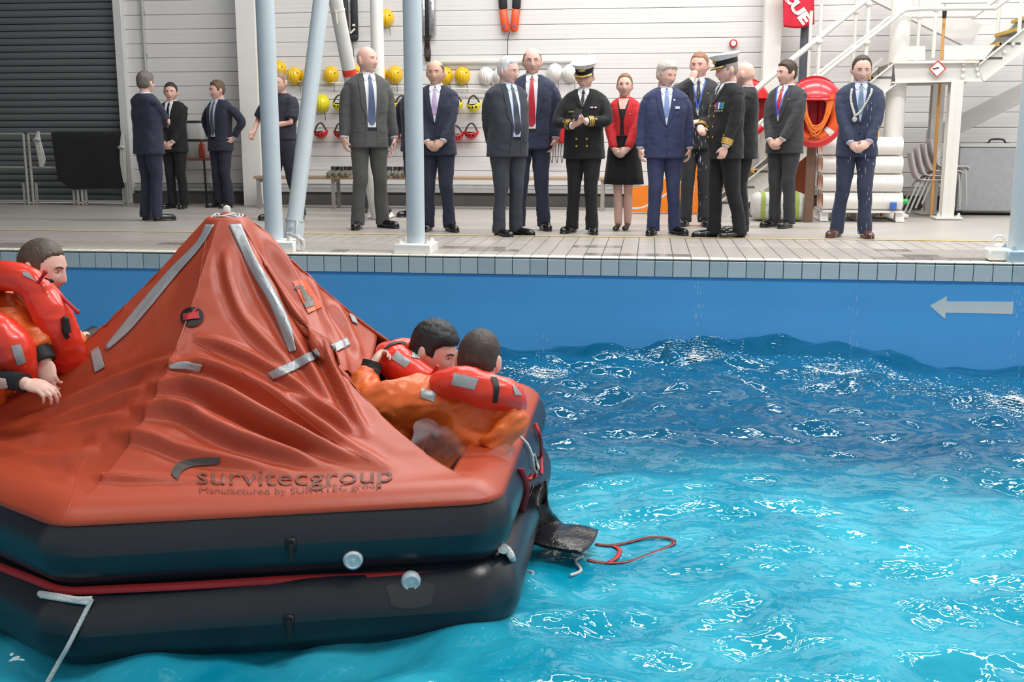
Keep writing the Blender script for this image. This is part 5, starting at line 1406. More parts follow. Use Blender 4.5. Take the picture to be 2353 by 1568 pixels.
# man beyond him, in profile
A_ = o(960, 1000, 4.75); A_.z = ZC2 + 0.05
def gearA(t, B, L):
    mb = MB(); P = bez([o(992, 866, 4.55), o(1000, 852, 4.5), o(1006, 840, 4.48)], 5); mb.tube(P, 0.008, n=8); L(mb).build('oral_tube', m_red, t)
raft_man('dark wet-haired man in a red life jacket, face in profile, by the raft entrance', A_, hd(o(995, 806, 4.74), 70, 20, 4), ('wet', (30, 28, 30)), 'pink',
    body_tubes=[([o(985, 835, 4.76), o(965, 870, 4.76), o(950, 930, 4.76)], [0.056, 0.06, 0.09])],
    suit_tubes=[([o(960, 880, 4.78), o(945, 940, 4.78), o(935, 1040, 4.75)], [0.13, 0.16, 0.15]), ([o(960, 900, 4.7), o(1020, 940, 4.62)], [0.08, 0.06])],
    vest=[([o(888, 812, 4.74), o(905, 828, 4.66), o(935, 850, 4.62), o(975, 868, 4.60)], [0.055, 0.082, 0.080, 0.055]), ([o(890, 812, 4.78), o(925, 800, 4.84), o(950, 798, 4.86)], [0.05, 0.045, 0.04])],
    tapes=[([(912, 808), (944, 830)], [(898, 824), (932, 846)]), ([(945, 800), (962, 800)], [(946, 822), (964, 826)])],
    straps=[([(884, 812), (898, 797), (918, 791), (930, 794)], [(880, 808), (896, 792), (918, 786), (932, 788)])], seed=5.0, gear=gearA)
# man at the far entrance, left of the canopy
C_ = o(60, 900, 4.85); C_.z = ZC2 + 0.05
def gearC(t, B, L):
    for P in ([o(68, 685, 4.55), o(85, 655, 4.54), o(104, 626, 4.53)], [o(130, 672, 4.60), o(152, 692, 4.57), o(178, 717, 4.55)]):
        mb = MB(); mb.tube(bez(P, 4), 0.008, n=8); mb.ell(P[-1], 0.011, 8, 6); L(mb).build('oral_tube', m_red, t)
    mb = MB(); mb.tube(bez([o(104, 640, 4.53), o(112, 643, 4.52), o(119, 646, 4.52)], 4), 0.004, n=6); mb.ell(o(119, 646, 4.52), 0.009, 8, 6); L(mb).build('light_cord', m_black, t)
    mb = MB(); mb.tube([o(150, 735, 4.52), o(154, 765, 4.52)], [0.015, 0.019], n=12); mb.ell(o(150, 735, 4.52), 0.016, 10, 8); L(mb).build('toggle', m_black, t)
raft_man('short-haired man in a red life jacket looking down at the far side of the canopy', C_, hd(o(96, 616, 4.76), 84, 12, 2), ('crop', (84, 70, 58)), 'fair',
    body_tubes=[([o(80, 650, 4.78), o(60, 690, 4.78), o(40, 760, 4.8)], [0.058, 0.062, 0.09]), ([o(20, 740, 4.7), o(70, 770, 4.55), o(96, 810, 4.5), o(104, 832, 4.48)], [0.05, 0.042, 0.034, 0.028]), ([o(110, 780, 4.8), o(170, 785, 4.95), o(222, 768, 5.1)], [0.04, 0.036, 0.028])],
    hands=[(o(103, 830, 4.48), o(112, 872, 4.44) - o(103, 830, 4.48), FV * 0.8 - ZV * 0.3, -1, 0.5), (o(222, 768, 5.1), o(245, 752, 5.12) - o(222, 768, 5.1), FV * -0.2 - ZV, 1, 0.5)],
    suit_tubes=[([o(30, 690, 4.82), o(30, 760, 4.84), o(40, 880, 4.84)], [0.13, 0.17, 0.17]), ([o(0, 720, 4.74), o(45, 755, 4.6), o(80, 785, 4.53), o(94, 806, 4.5)], [0.10, 0.085, 0.066, 0.052]), ([o(90, 790, 4.74), o(140, 795, 4.85), o(180, 790, 4.97)], [0.08, 0.066, 0.055])],
    vest=[([o(-40, 655, 4.80), o(10, 635, 4.66), o(60, 645, 4.60), o(92, 668, 4.58)], [0.06, 0.066, 0.066, 0.06]), ([o(85, 665, 4.60), o(118, 720, 4.58), o(140, 775, 4.60), o(160, 830, 4.66)], [0.068, 0.082, 0.085, 0.07])],
    cuffs=[([o(86, 792, 4.52), o(96, 812, 4.49), o(103, 830, 4.475)], 0.046), ([o(178, 790, 4.97), o(200, 780, 5.04), o(220, 769, 5.1)], 0.042)],
    tapes=[([(52, 626), (66, 628)], [(54, 634), (84, 648)])],
    straps=[([(140, 760), (150, 780)], [(150, 756), (160, 776)])], seed=8.0, gear=gearC)
# man at the edge of the picture: vest, cuff and hand only
D_ = o(-60, 980, 4.5); D_.z = ZC2 + 0.05
raft_man('person cut off by the left edge of the picture, life jacket and one hand showing', D_, hd(o(-70, 690, 4.6), 60, 10), ('crop', (70, 58, 48)), 'fair',
    body_tubes=[([o(-70, 730, 4.6), o(-66, 800, 4.6)], [0.058, 0.08]), ([o(-60, 880, 4.5), o(0, 875, 4.35), o(60, 882, 4.30)], [0.045, 0.036, 0.027])],
    hands=[(o(58, 881, 4.30), o(100, 893, 4.28) - o(58, 881, 4.30), FV * 0.3 - ZV * 0.95, 1, 0.45)],
    suit_tubes=[([o(-70, 780, 4.62), o(-60, 860, 4.62), o(-60, 960, 4.66), o(-60, 1010, 4.75)], [0.14, 0.16, 0.17, 0.17]), ([o(-70, 830, 4.55), o(-40, 872, 4.42), o(-10, 874, 4.37)], [0.09, 0.075, 0.055])],
    vest=[([o(-50, 735, 4.46), o(0, 770, 4.42), o(35, 810, 4.42), o(55, 855, 4.46)], [0.06, 0.085, 0.085, 0.06])],
    cuffs=[([o(-20, 872, 4.38), o(20, 874, 4.34), o(56, 881, 4.30)], 0.040)],
    tapes=[([(25, 795), (40, 840)], [(46, 792), (60, 832)])], seed=11.0)
# clear plastic sheeting bunched on the raft's sill
m_pl = bpy.data.materials.new('clear_plastic'); m_pl.use_nodes = True
nt = m_pl.node_tree; pb = nt.nodes['Principled BSDF']; pb.inputs['Base Color'].default_value = (0.95, 0.95, 0.97, 1); pb.inputs['Roughness'].default_value = 0.08; pb.inputs['Alpha'].default_value = 0.22
pb.inputs['Specular IOR Level'].default_value = 0.8
G = []; nu, nv = 34, 26
for i in range(nu):
    for j in range(nv):
        u, v_ = i / (nu - 1), j / (nv - 1)
        px = 930 + 250 * u + 30 * math.sin(v_ * 3) * (1 - u); py = 1085 - (110 * (1 - u) ** 0.5 * math.sin(math.pi * min(1, u * 1.6 + 0.08)) + 40) * v_ + 14 * math.sin(u * 5)
        p = o(px, py, 4.17 - 0.10 * v_ + 0.05 * u); q = p * 9
        G.append(p + Vector((noise.noise(q), noise.noise(q + Vector((9, 0, 0))), noise.noise(q + Vector((0, 9, 0))))) * 0.035 + Vector((noise.noise(q * 3), noise.noise(q * 3 + Vector((7, 0, 0))), noise.noise(q * 3 + Vector((0, 7, 0))))) * 0.012)
mb = MB(); mb.grid(G, nu, nv)
thing('plastic_sheet', mb, m_pl, 'crumpled clear wet plastic sheet on the sill of the raft entrance', 'plastic sheet', angle=None)
# ================================================================ things along the back wall
m_helm = {'yellow': mat('helmet_yellow', (238, 196, 30), 0.18, var=0.03, coat=0.4), 'white': mat('helmet_white', (240, 238, 236), 0.18, var=0.02, coat=0.4),
          'pale': mat('helmet_lemon', (236, 222, 40), 0.25, var=0.03, coat=0.3), 'red': mat('helmet_red', (206, 34, 36), 0.3, var=0.05, coat=0.3)}
YW = YB - 0.0
def helmet_proto(kind, colour):
    t = empty('safety_helmet'); m = m_helm[colour]
    if kind == 'dome':
        mb = MB(); P = []
        nu, nv = 28, 12
        for i in range(nu):
            a = 2 * math.pi * i / nu
            for j in range(nv):
                f = j / (nv - 1); r = math.sin(f * math.pi / 2); y = -math.cos(f * math.pi / 2) * 0.125
                P.append((r * 0.108 * math.cos(a), y - 0.0, r * 0.125 * math.sin(a)))
        mb.grid(P, nu, nv, closed_u=True); mb.build('shell', m, t, angle=None)
        mb = MB(); 
        for x in (-0.035, 0.0, 0.035):
            mb.tube([(x * (0.4 + 0.6 * math.cos(a)), -math.cos(a) * 0.128 * math.sqrt(max(0, 1 - (x / 0.11) ** 2)) - 0.001, math.sin(a) * 0.125) for a in np.linspace(-1.45, 1.45, 15)], 0.004 if x else 0.006, n=6)
        mb.build('shell_ribs', m, t)
        mb = MB(); mb.tube([(0.110 * math.cos(a), 0.004, 0.127 * math.sin(a)) for a in np.linspace(0, 6.283, 28, endpoint=False)], 0.007, n=6, closed=True); mb.build('rim', m, t)
        if colour == 'yellow':
            mb = MB(); mb.box((0.062, -0.088, 0.01), (0.008, 0.012, 0.05), R=Matrix.Rotation(-0.6, 3, 'Z') @ Matrix.Rotation(0.35, 3, 'Y')); mb.box((0.074, -0.078, 0.02), (0.006, 0.012, 0.04), R=Matrix.Rotation(-0.8, 3, 'Z') @ Matrix.Rotation(0.35, 3, 'Y'))
            o_ = mb.build('side_marking', m_black, t)
    else:
        mb = MB(); P = []; nu, nv = 28, 10
        for i in range(nu):
            a = 2 * math.pi * i / nu
            for j in range(nv):
                f = 0.06 + 0.94 * j / (nv - 1); ph = f * math.pi / 2
                P.append((0.115 * math.sin(ph) * math.cos(a), 0.10 * math.sin(ph) * math.sin(a) - 0.11, -0.11 * math.cos(ph) + 0.02 * math.cos(2 * a) * f))
        mb.grid(P, nu, nv, closed_u=True); ob = mb.build('shell', m, t, angle=None); q = ob.modifiers.new('t', 'SOLIDIFY'); q.thickness = 0.008
        for k, a in enumerate((-1.1, -1.57, -2.05)):
            mb = MB(); c = Vector((0.108 * math.cos(a), -0.11 + 0.096 * math.sin(a), -0.045)); mb.ell(c, (0.014, 0.01, 0.018), 10, 6, R=Matrix.Rotation(a + math.pi / 2, 3, 'Z')); mb.build('vent_hole', m_black, t)
        mb = MB(); mb.tube(bez([(-0.09, -0.11, 0.0), (-0.05, -0.10, 0.09), (0.0, -0.08, 0.12), (0.05, -0.10, 0.08), (0.09, -0.11, 0.0)], 6), 0.012, n=8, flat=0.4, up=Vector((0, 1, 0))); mb.build('chin_strap', mat('strap_dark', (52, 36, 34), 0.6), t)
        mb = MB(); mb.loft([((0, -0.11, -0.015), 0.095, 0.08), ((0, -0.11, 0.0), 0.1, 0.085)], n=20); mb.build('lining', m_black, t)
    return t
def dangling(t, h):
    mb = MB(); x = 0.06; P = [(x, -0.06, -0.11), (x + 0.015, -0.05, -0.11 - h * 0.6), (x + 0.01, -0.04, -0.11 - h)]
    mb.tube(bez(P, 5), 0.008, n=6, flat=0.5); mb.build('chin_strap', mat('strap_dark', (52, 36, 34), 0.6), t)
HL = [('dome', 'yellow', [(640, 160, 'yellow domed helmet half hidden behind the bald officer'), (677, 175, 'yellow domed helmet just beside the bald officer in navy'), (708, 177, 'yellow domed helmet behind the leaning pipe brace, nearly hidden'), (760, 173, 'yellow domed helmet between the two leaning pipe braces'),
        (815, 170, 'yellow domed helmet at the grey-suited bald man\'s near shoulder'), (872, 172, 'yellow domed helmet behind the slim white column'), (907, 172, 'yellow domed helmet beside the blue-grey column by the grey suit'), (1023, 174, 'yellow domed helmet behind the lilac-tied man\'s ear'),
        (1062, 174, 'yellow domed helmet next to the first white helmet'), (887, 42, 'yellow domed helmet hung alone high above the others')]),
      ('dome', 'white', [(1117, 174, 'white domed helmet fully visible beside a yellow one'), (1152, 174, 'white domed helmet mostly behind the white-haired man'), (1275, 166, 'white domed helmet behind the tall man\'s shoulder'), (1310, 168, 'white domed helmet half hidden by the officer\'s cap')]),
      ('dome', 'pale', [(740, 238, 'lemon-yellow round helmet in the second row between the braces')]),
      ('bowl', 'pale', [(784, 238, 'lemon helmet hung upside down at the grey suit\'s sleeve'), (898, 238, 'lemon helmet hung upside down right of the grey-suited man'), (927, 240, 'lemon helmet hung upside down, cut by the blue-grey column'), (1050, 238, 'lemon helmet hung upside down at the lilac-tied man\'s shoulder'), (1093, 240, 'lemon helmet hung upside down under the white helmets')]),
      ('bowl', 'red', [(743, 302, 'red helmet hung upside down under the lemon round one'), (789, 302, 'red helmet hung upside down at the grey suit\'s cuff'), (896, 302, 'red helmet hung upside down right of the grey suit'), (927, 304, 'red helmet hung upside down beside the blue-grey column'), (1050, 308, 'red helmet hung upside down by the lilac-tied man\'s elbow'), (1087, 303, 'red helmet hung upside down by the white-haired man\'s sleeve')])]
first = True
for kind, colour, lst in HL:
    proto = helmet_proto(kind, colour)
    if kind == 'dome': dangling(proto, 0.13)
    for i, (px, py, lab) in enumerate(lst):
        t = proto if i == 0 else copy_tree(proto)
        p = ony(px, py, YW - 0.005); t.location = p; t.rotation_euler = (0, random.uniform(-0.12, 0.12), random.uniform(-0.1, 0.1))
        tag(t, lab, 'helmet', 'helmets hung on the white wall')
def wline(pts, r, name, m, label, cat, Y=None):
    P = [ony(x, y, Y or YW - 0.06) for x, y in pts]; mb = MB(); mb.tube(bez(P, 6), r, n=8); return thing(name, mb, m, label, cat)
wline([(602, 184), (760, 190), (940, 200), (1130, 206)], 0.008, 'wall_line', m_white, 'thin white line strung along the wall under the helmets', 'line')
# rail above the white helmets
a = ony(1012, 141, YW - 0.05); b = ony(1367, 140, YW - 0.05)
mb = MB(); mb.box(((a.x + b.x) / 2, YW - 0.04, a.z), (b.x - a.x, 0.05, 0.03), bev=0.004); mb.cyl((b.x - 0.08, YW - 0.05, a.z), (b.x - 0.08, YW - 0.05, a.z + 0.09), 0.006, n=6)
thing('wall_rail', mb, m_white, 'long white rail fixed above the white helmets', 'rail')
# fire button
p = ony(1685, 100, YW - 0.02); mb = MB(); R = Matrix.Rotation(math.pi / 2, 3, 'X')
t = empty('alarm_button', p, 0, 'small round red and white alarm on the wall above the officers', 'alarm')
mb.lathe([(0.055, -0.01), (0.055, 0.03), (0.04, 0.036), (0.036, 0.03)], (0, 0, 0), R, 24); mb.build('ring', m_helm['red'], t)
mb = MB(); mb.lathe([(0.037, 0.0), (0.036, 0.034), (0.0, 0.036)], (0, 0, 0), R, 20); mb.build('face', m_white, t)
# conduit on the shadowed wall
a = ony(322, 0, YW - 0.03); mb = MB(); mb.cyl((a.x + 0.02, YW - 0.03, 1.9), (a.x + 0.02, YW - 0.03, 5.2), 0.02, n=10)
for z in (2.2, 2.8, 3.6, 4.4): mb.box((a.x + 0.02, YW - 0.02, z), (0.07, 0.03, 0.025))
thing('conduit_pipe', mb, m_conc, 'grey conduit running up the shadowed wall by the shutter', 'pipe')

# bench with shoes
Yb = 15.15
x0 = ony(592, 408, Yb).x; x1 = ony(1400, 408, Yb).x; zb = ony(900, 405, Yb).z
bt = empty('bench', ((x0 + x1) / 2, Yb, 0), 0, 'long low wooden bench with grey legs along the white wall', 'bench')
m_wood = mat('bench_wood', (176, 150, 124), 0.5, var=0.12, vscale=3, stretch=(0.3, 6, 6)); m_leg = mat('bench_leg', (160, 154, 148), 0.5)
L = x1 - x0
for k in (-1, 0, 1): mb = MB(); mb.box((0, k * 0.115, zb - 0.02), (L, 0.105, 0.04), bev=0.005); mb.build('seat_plank', m_wood, bt)
for px in (602, 772, 960, 1150, 1385):
    x = ony(px, 440, Yb).x - (x0 + x1) / 2
    for k in (-1, 1): mb = MB(); mb.box((x, k * 0.13, (zb - 0.04) / 2), (0.045, 0.045, zb - 0.04)); mb.build('leg', m_leg, bt)
    mb = MB(); mb.box((x, 0, zb - 0.07), (0.04, 0.26, 0.04)); mb.build('cross_bar', m_leg, bt)
def wall_shoe():
    t = empty('work_shoe'); mb = shoe_mb(Vector((0, 0, 0)), 0, 1.0); mb.build('upper', mat('shoe_grey', (112, 112, 104), 0.7, var=0.15), t)
    mb = MB(); mb.prism([(0.034, 0.07, 0), (0.036, -0.05, 0), (0.047, -0.12, 0), (0.03, -0.205, 0), (-0.03, -0.205, 0), (-0.047, -0.12, 0), (-0.036, -0.05, 0), (-0.034, 0.07, 0)], (0, 0, 0.02)); mb.build('sole', mat('sole_yellow', (190, 168, 90), 0.6), t)
    mb = MB(); mb.tube([(0, 0.03, 0.07), (0, 0.034, 0.13)], [0.042, 0.044], n=14); mb.build('ankle', mat('shoe_dark', (70, 62, 62), 0.8), t)
    return t
sp = wall_shoe()
for i, (px, lab) in enumerate(((763, 'leftmost grey work shoe on the bench'), (777, 'grey work shoe on the bench, second from the left end of its row'), (792, 'grey work shoe on the bench, third of the row by the brace'), (805, 'grey work shoe on the bench, touching the bald man\'s trouser leg'),
        (892, 'dark grey work shoe on the bench just right of the grey suit'), (908, 'grey work shoe on the bench left of the round column'), (921, 'grey work shoe on the bench at the edge of the round column'), (934, 'grey work shoe on the bench hidden by the round column'))):
    t = sp if i == 0 else copy_tree(sp); c = ony(px, 404, Yb - 0.05); t.location = (c.x, Yb + 0.02, zb); t.rotation_euler = (0, 0, random.uniform(-0.15, 0.15)); tag(t, lab, 'shoe', 'work shoes on the bench')

# life vests hung high on the wall
def vest_lobes(t, w, h, gap, m, th=0.06, name='lobe', bottom=True):
    for s_ in (-1, 1):
        mb = MB(); mb.box((s_ * (gap / 2 + w / 2), -th / 2, h / 2), (w, th, h), bev=min(0.035, w * 0.3)); mb.build(name, m, t, angle=60)
p = ony(806, 92, YW - 0.02)
t = empty('life_vest', p, 0, 'black life vest with white stripes hung high beside the brace', 'life vest')
vest_lobes(t, 0.105, 0.62, 0.035, mat('vest_black', (44, 44, 47), 0.7, bump=0.2, bscale=20))
mb = MB(); mb.box((0, -0.04, 0.03), (0.245, 0.07, 0.10), bev=0.03); mb.build('lower_panel', mat('vest_black', (44, 44, 47), 0.7), t)
for s_ in (-1, 1):
    mb = MB(); mb.box((s_ * 0.07, -0.07, 0.20), (0.04, 0.012, 0.03)); mb.build('stripe', m_white, t); mb = MB(); mb.box((s_ * 0.055, -0.078, 0.12), (0.09, 0.012, 0.025), R=Matrix.Rotation(s_ * -0.75, 3, 'Y')); mb.build('stripe', m_white, t)
mb = MB(); mb.tube(bez([(0.03, -0.05, 0.02), (0.045, -0.04, -0.12), (0.05, -0.03, -0.4)], 6), 0.012, n=6, flat=0.4); mb.build('hanging_strap', m_black, t)
mb = MB(); mb.tube(bez([(-0.05, -0.05, 0.02), (-0.05, -0.04, -0.2), (-0.02, -0.03, -0.27), (0.03, -0.03, -0.26)], 6), 0.007, n=6); mb.build('hanging_strap', m_black, t)
p = ony(983, 86, YW - 0.02)
t = empty('life_vest', p, 0, 'silver foil life vest with a dark zip hung above the lilac-tied man', 'life vest')
vest_lobes(t, 0.115, 0.62, 0.012, mat('vest_silver', (176, 176, 178), 0.25, metal=0.7, var=0.15, vscale=14, bump=0.8, bscale=18))
mb = MB(); mb.box((0, -0.05, 0.3), (0.03, 0.05, 0.62), bev=0.01); mb.build('zip_panel', m_black, t)
for k in range(6): mb = MB(); mb.tube(bez([(-0.05 + 0.02 * k, -0.04, 0.01), (-0.03 + 0.012 * k, -0.05, -0.08), (-0.045 + 0.018 * k, -0.04, -0.22), (-0.02 + 0.01 * k, -0.03, -0.34)], 5), 0.014, n=6, flat=0.5); mb.build('hanging_strap', mat('strap_dark', (52, 36, 34), 0.6), t)
p = ony(1172, 76, YW - 0.02)
t = empty('life_vest', p, 0, 'orange and black life vest hung alone above the white-haired man', 'life vest')
m_ov = mat('vest_orange', (240, 92, 52), 0.45, var=0.05)
for s_ in (-1, 1):
    mb = MB(); mb.box((s_ * 0.075, -0.04, 0.17), (0.115, 0.07, 0.32), R=Matrix.Rotation(s_ * 0.12, 3, 'Y'), bev=0.03); mb.build('front_lobe', m_ov, t, angle=60)
    mb = MB(); mb.box((s_ * 0.10, -0.038, 0.47), (0.12, 0.065, 0.32), R=Matrix.Rotation(s_ * 0.05, 3, 'Y'), bev=0.03); mb.build('shoulder_lobe', mat('vest_black', (44, 44, 47), 0.7), t, angle=60)
    mb = MB(); mb.box((s_ * 0.07, -0.076, 0.09), (0.035, 0.01, 0.03)); mb.build('label_patch', mat('patch_blue', (90, 110, 170), 0.6), t)
mb = MB(); mb.tube(bez([(0.0, -0.04, 0.02), (-0.03, -0.04, -0.12), (-0.03, -0.03, -0.45)], 6), 0.014, n=6, flat=0.4); mb.build('hanging_strap', m_black, t)
p = ony(1280, 330, YW - 0.02)
t = empty('life_vest', p, 0, 'red life vest with dangling straps hung low behind the phone-holding officer', 'life vest')
vest_lobes(t, 0.12, 0.62, 0.02, m_helm['red'])
for k in range(3): mb = MB(); mb.tube(bez([(-0.09 + 0.08 * k, -0.05, 0.02), (-0.1 + 0.08 * k, -0.05, -0.15), (-0.06 + 0.07 * k, -0.04, -0.27), (-0.05 + 0.08 * k, -0.05, 0.0)], 6), 0.009, n=6, flat=0.5); mb.build('hanging_strap', mat('strap_dark', (52, 36, 34), 0.6), t)

# barrier panels before the shutter, with mat and ropes
Yf = 15.35
m_bar = mat('barrier_steel', (168, 168, 160), 0.4, metal=0.2)
def barrier(xa, xb, label):
    a = ony(xa, 461, Yf).x; b = ony(xb, 461, Yf).x; top = ony(60, 308, Yf).z; mid = ony(60, 385, Yf).z
    t = empty('barrier_panel', ((a + b) / 2, Yf, 0), 0, label, 'barrier'); h = (b - a) / 2
    for s_ in (-1, 1):
        mb = MB(); mb.cyl((s_ * h, 0, 0), (s_ * h, 0, top), 0.022, n=10); mb.build('post', m_bar, t); mb = MB(); mb.box((s_ * (h - 0.06), 0, 0.16), (0.03, 0.03, 0.32)); mb.build('foot_post', m_bar, t)
    for z in (top, mid, 0.05): mb = MB(); mb.cyl((-h, 0, z), (h, 0, z), 0.018, n=10); mb.build('rail', m_bar, t)
barrier(-70, 66, 'steel barrier panel cut off by the edge of the picture'); barrier(77, 180, 'steel barrier panel with the rope hank, before the shutter'); barrier(190, 294, 'steel barrier panel mostly under the black mat')
pa = ony(118, 306, Yf - 0.03); pb_ = ony(279, 306, Yf - 0.03); zb2 = ony(200, 440, Yf - 0.05).z
G = []; nu, nv = 30, 22
for i in range(nu):
    for j in range(nv):
        u, w = i / (nu - 1), j / (nv - 1)
        drop = (pa.z + 0.012 - zb2) * (1 - 0.16 * (1 - sstep(0.0, 0.22, u)) - 0.04 * u)
        s2 = w * 1.3 - 0.3
        z = pa.z + 0.03 - (abs(s2) * drop * (1.0 if s2 > 0 else 0.9)); y = Yf - 0.045 * (1 if s2 > 0.03 else (-1 if s2 < -0.03 else s2 / 0.03)) - 0.012 * math.sin(9 * u + 1) * abs(s2)
        G.append((pa.x + (pb_.x - pa.x) * u + 0.06 * (1 - u) * max(0, s2), y, z))
mb = MB(); mb.grid(G, nu, nv); thing('draped_mat', mb, mat('mat_black', (30, 31, 31), 0.95), 'black mat draped over the barrier before the shutter', 'mat', angle=None)
m_rp = mat('rope_grey', (196, 196, 190), 0.8, bump=0.4, bscale=120)
def hank(pts, wid, label, n=7):
    c = [ony(x, y, Yf - 0.045) for x, y in pts]; mb = MB()
    for k in range(n):
        off = (k - (n - 1) / 2) / n * wid
        P = [c[0] + Vector((off * 0.2, 0, 0))] + [q + Vector((off * (1 + 0.2 * math.sin(k * 2 + i)), -0.01 * (k % 2), 0)) for i, q in enumerate(c[1:-1])] + [c[-1] + Vector((off * 0.4, 0, 0.01 * (k % 3)))]
        mb.tube(bez(P, 6), 0.012, n=6)
    mb.tube(bez([c[1] + Vector((-wid * .6, -0.02, 0)), c[1] + Vector((0, -0.045, 0.02)), c[1] + Vector((wid * .6, -0.02, 0))], 6), 0.02, n=8)
    thing('rope_hank', mb, m_rp, label, 'rope')
hank([(88, 302), (87, 322), (92, 345), (96, 368), (95, 384)], 0.09, 'pale rope hank knotted on the barrier left of the black mat')
hank([(281, 303), (281, 340), (283, 380), (287, 420)], 0.07, 'pale rope hank hanging over the black mat\'s outer edge', 5)

# small desk with grey bins behind the men by the shutter
Yd = 15.6; c = ony(440, 362, Yd); zt = c.z
t = empty('side_table', (c.x, Yd, 0), 0, 'small brown-topped table with thin dark legs behind the men by the shutter', 'table')
mb = MB(); mb.box((0, 0, zt - 0.02), (0.62, 0.36, 0.045), bev=0.006); mb.build('table_top', mat('table_brown', (128, 84, 62), 0.5, var=0.1), t)
for sx in (-1, 1):
    for sy in (-1, 1): mb = MB(); mb.cyl((sx * 0.27, sy * 0.16, 0), (sx * 0.25, sy * 0.14, zt - 0.04), 0.015, n=10); mb.build('leg', m_black, t)
def bin_(px, py, zbase, label, m):
    q = ony(px, py, Yd); tt = empty('storage_bin', (q.x, Yd + 0.02, zbase), 0, label, 'bin')
    mb = MB(); mb.loft([((0, 0, 0), 0.12, 0.10), ((0, 0, 0.2), 0.14, 0.12), ((0, 0, 0.24), 0.13, 0.11)], n=24, power=4); mb.build('tub', m, tt)
    mb = MB(); mb.loft([((0, 0, 0.24), 0.145, 0.125), ((0, 0, 0.265), 0.14, 0.12)], n=24, power=4); mb.build('lid', m_black, tt)
bin_(452, 340, zt, 'grey storage bin with a dark lid standing on the brown table', mat('bin_grey', (172, 170, 168), 0.4)); bin_(450, 300, zt + 0.268, 'pale storage bin stacked on another above the brown table', mat('bin_pale', (206, 206, 206), 0.4))
q = ony(462, 350, Yd - 0.18); mb = MB(); mb.box((q.x, Yd - 0.14, zt + 0.10), (0.09, 0.05, 0.2), bev=0.02); mb.tube([(q.x - 0.03, Yd - 0.14, zt + 0.17), (q.x + 0.02, Yd - 0.15, zt + 0.25)], 0.014, n=8)
thing('red_bottle', mb, mat('red_item', (176, 72, 52), 0.4), 'red bottle standing on the brown table before the bins', 'bottle')

# ================================================================ stairs and gear on the right
m_st = mat('stair_white', (224, 222, 216), 0.35, var=0.02)
m_ny = mat('nosing_yellow', (204, 164, 60), 0.5)
YS, YR = 14.0, 14.9
def S_(px, py): return ony(px, py, YS)
stair = empty('steel_staircase', (S_(2100, 490).x, (YS + YR) / 2, 0), 0, 'white steel staircase with landing and pipe handrails behind the chain wearer', 'staircase')
SO = Vector(stair.location)
def sb(mb, name, m=m_st, parent=None, **k):
    mb.v = [tuple(Vector(p) - SO) for p in mb.v]; return mb.build(name, m, parent or stair, **k)
def plate(poly, th, name, m=m_st, dy=0.0):
    mb = MB(); mb.prism([S_(x, y) + Vector((0, dy, 0)) for x, y in poly], (0, th, 0)); return sb(mb, name, m, smooth=False)
dY = YR - YS
def beam(poly_top, poly_bot, name, dy):
    # channel: web set back between two flanges, given by its top and bottom edge lines
    (a, b_), (c, d_) = poly_top, poly_bot
    plate([a, b_, d_, c], 0.012, name, dy=dy + 0.06)
    mb = MB()
    for (p, q) in ((a, b_), (c, d_)):
        A = S_(*p); B = S_(*q); mb.prism([A + Vector((0, dy, 0)), B + Vector((0, dy, 0)), B + Vector((0, dy, -0.016)), A + Vector((0, dy, -0.016))], (0, 0.075, 0))
    sb(mb, name + '_flange', smooth=False)
LA, LB_ = (2055, 143), (2250, 141)
for dy, nm in ((0.0, 'stringer'), (dY, 'stringer')):
    beam((LA, LB_), ((2050, 188), (2258, 184)), 'landing_beam', dy)
    beam(((1620, 492), (2056, 143)), ((1668, 505), (2060, 190)), 'stringer', dy)
    beam(((2250, 147), (2480, -35)), ((2262, 184), (2500, 0)), 'stringer', dy)
# landing plate, toe boards
a = S_(2052, 140); b = S_(2252, 140)
mb = MB(); mb.box(((a.x + b.x) / 2, (YS + YR) / 2 + 0.03, a.z - 0.01), (b.x - a.x, dY, 0.02)); sb(mb, 'landing_plate')
plate([(2056, 132), (2076, 106), (2127, 105), (2127, 138), (2056, 138)], 0.01, 'toe_board', dy=0.02); plate([(2171, 104), (2290, 103), (2262, 137), (2171, 137)], 0.01, 'toe_board', dy=0.02)
# treads with yellow nosings
def treads(p0, p1, n):
    for k in range(n):
        f = (k + 0.5) / n; x = p0[0] + (p1[0] - p0[0]) * f; y = p0[1] + (p1[1] - p0[1]) * f
        c = S_(x, y); mb = MB(); mb.box((c.x, (YS + YR) / 2 + 0.04, c.z), (0.24, dY - 0.04, 0.03)); tr = sb(mb, 'tread', mat('tread_grey', (120, 118, 112), 0.6), smooth=False)
        mb = MB(); mb.box((c.x - 0.115, (YS + YR) / 2 + 0.04, c.z + 0.002), (0.035, dY - 0.04, 0.04)); sb(mb, 'nosing', m_ny, tr, smooth=False)
treads((1645, 485), (2050, 160), 9); treads((2262, 150), (2470, -18), 5)
plate([(2000, 162), (2046, 124), (2046, 132), (2004, 166)], 0.008, 'kick_plate', dy=dY * 0.5)
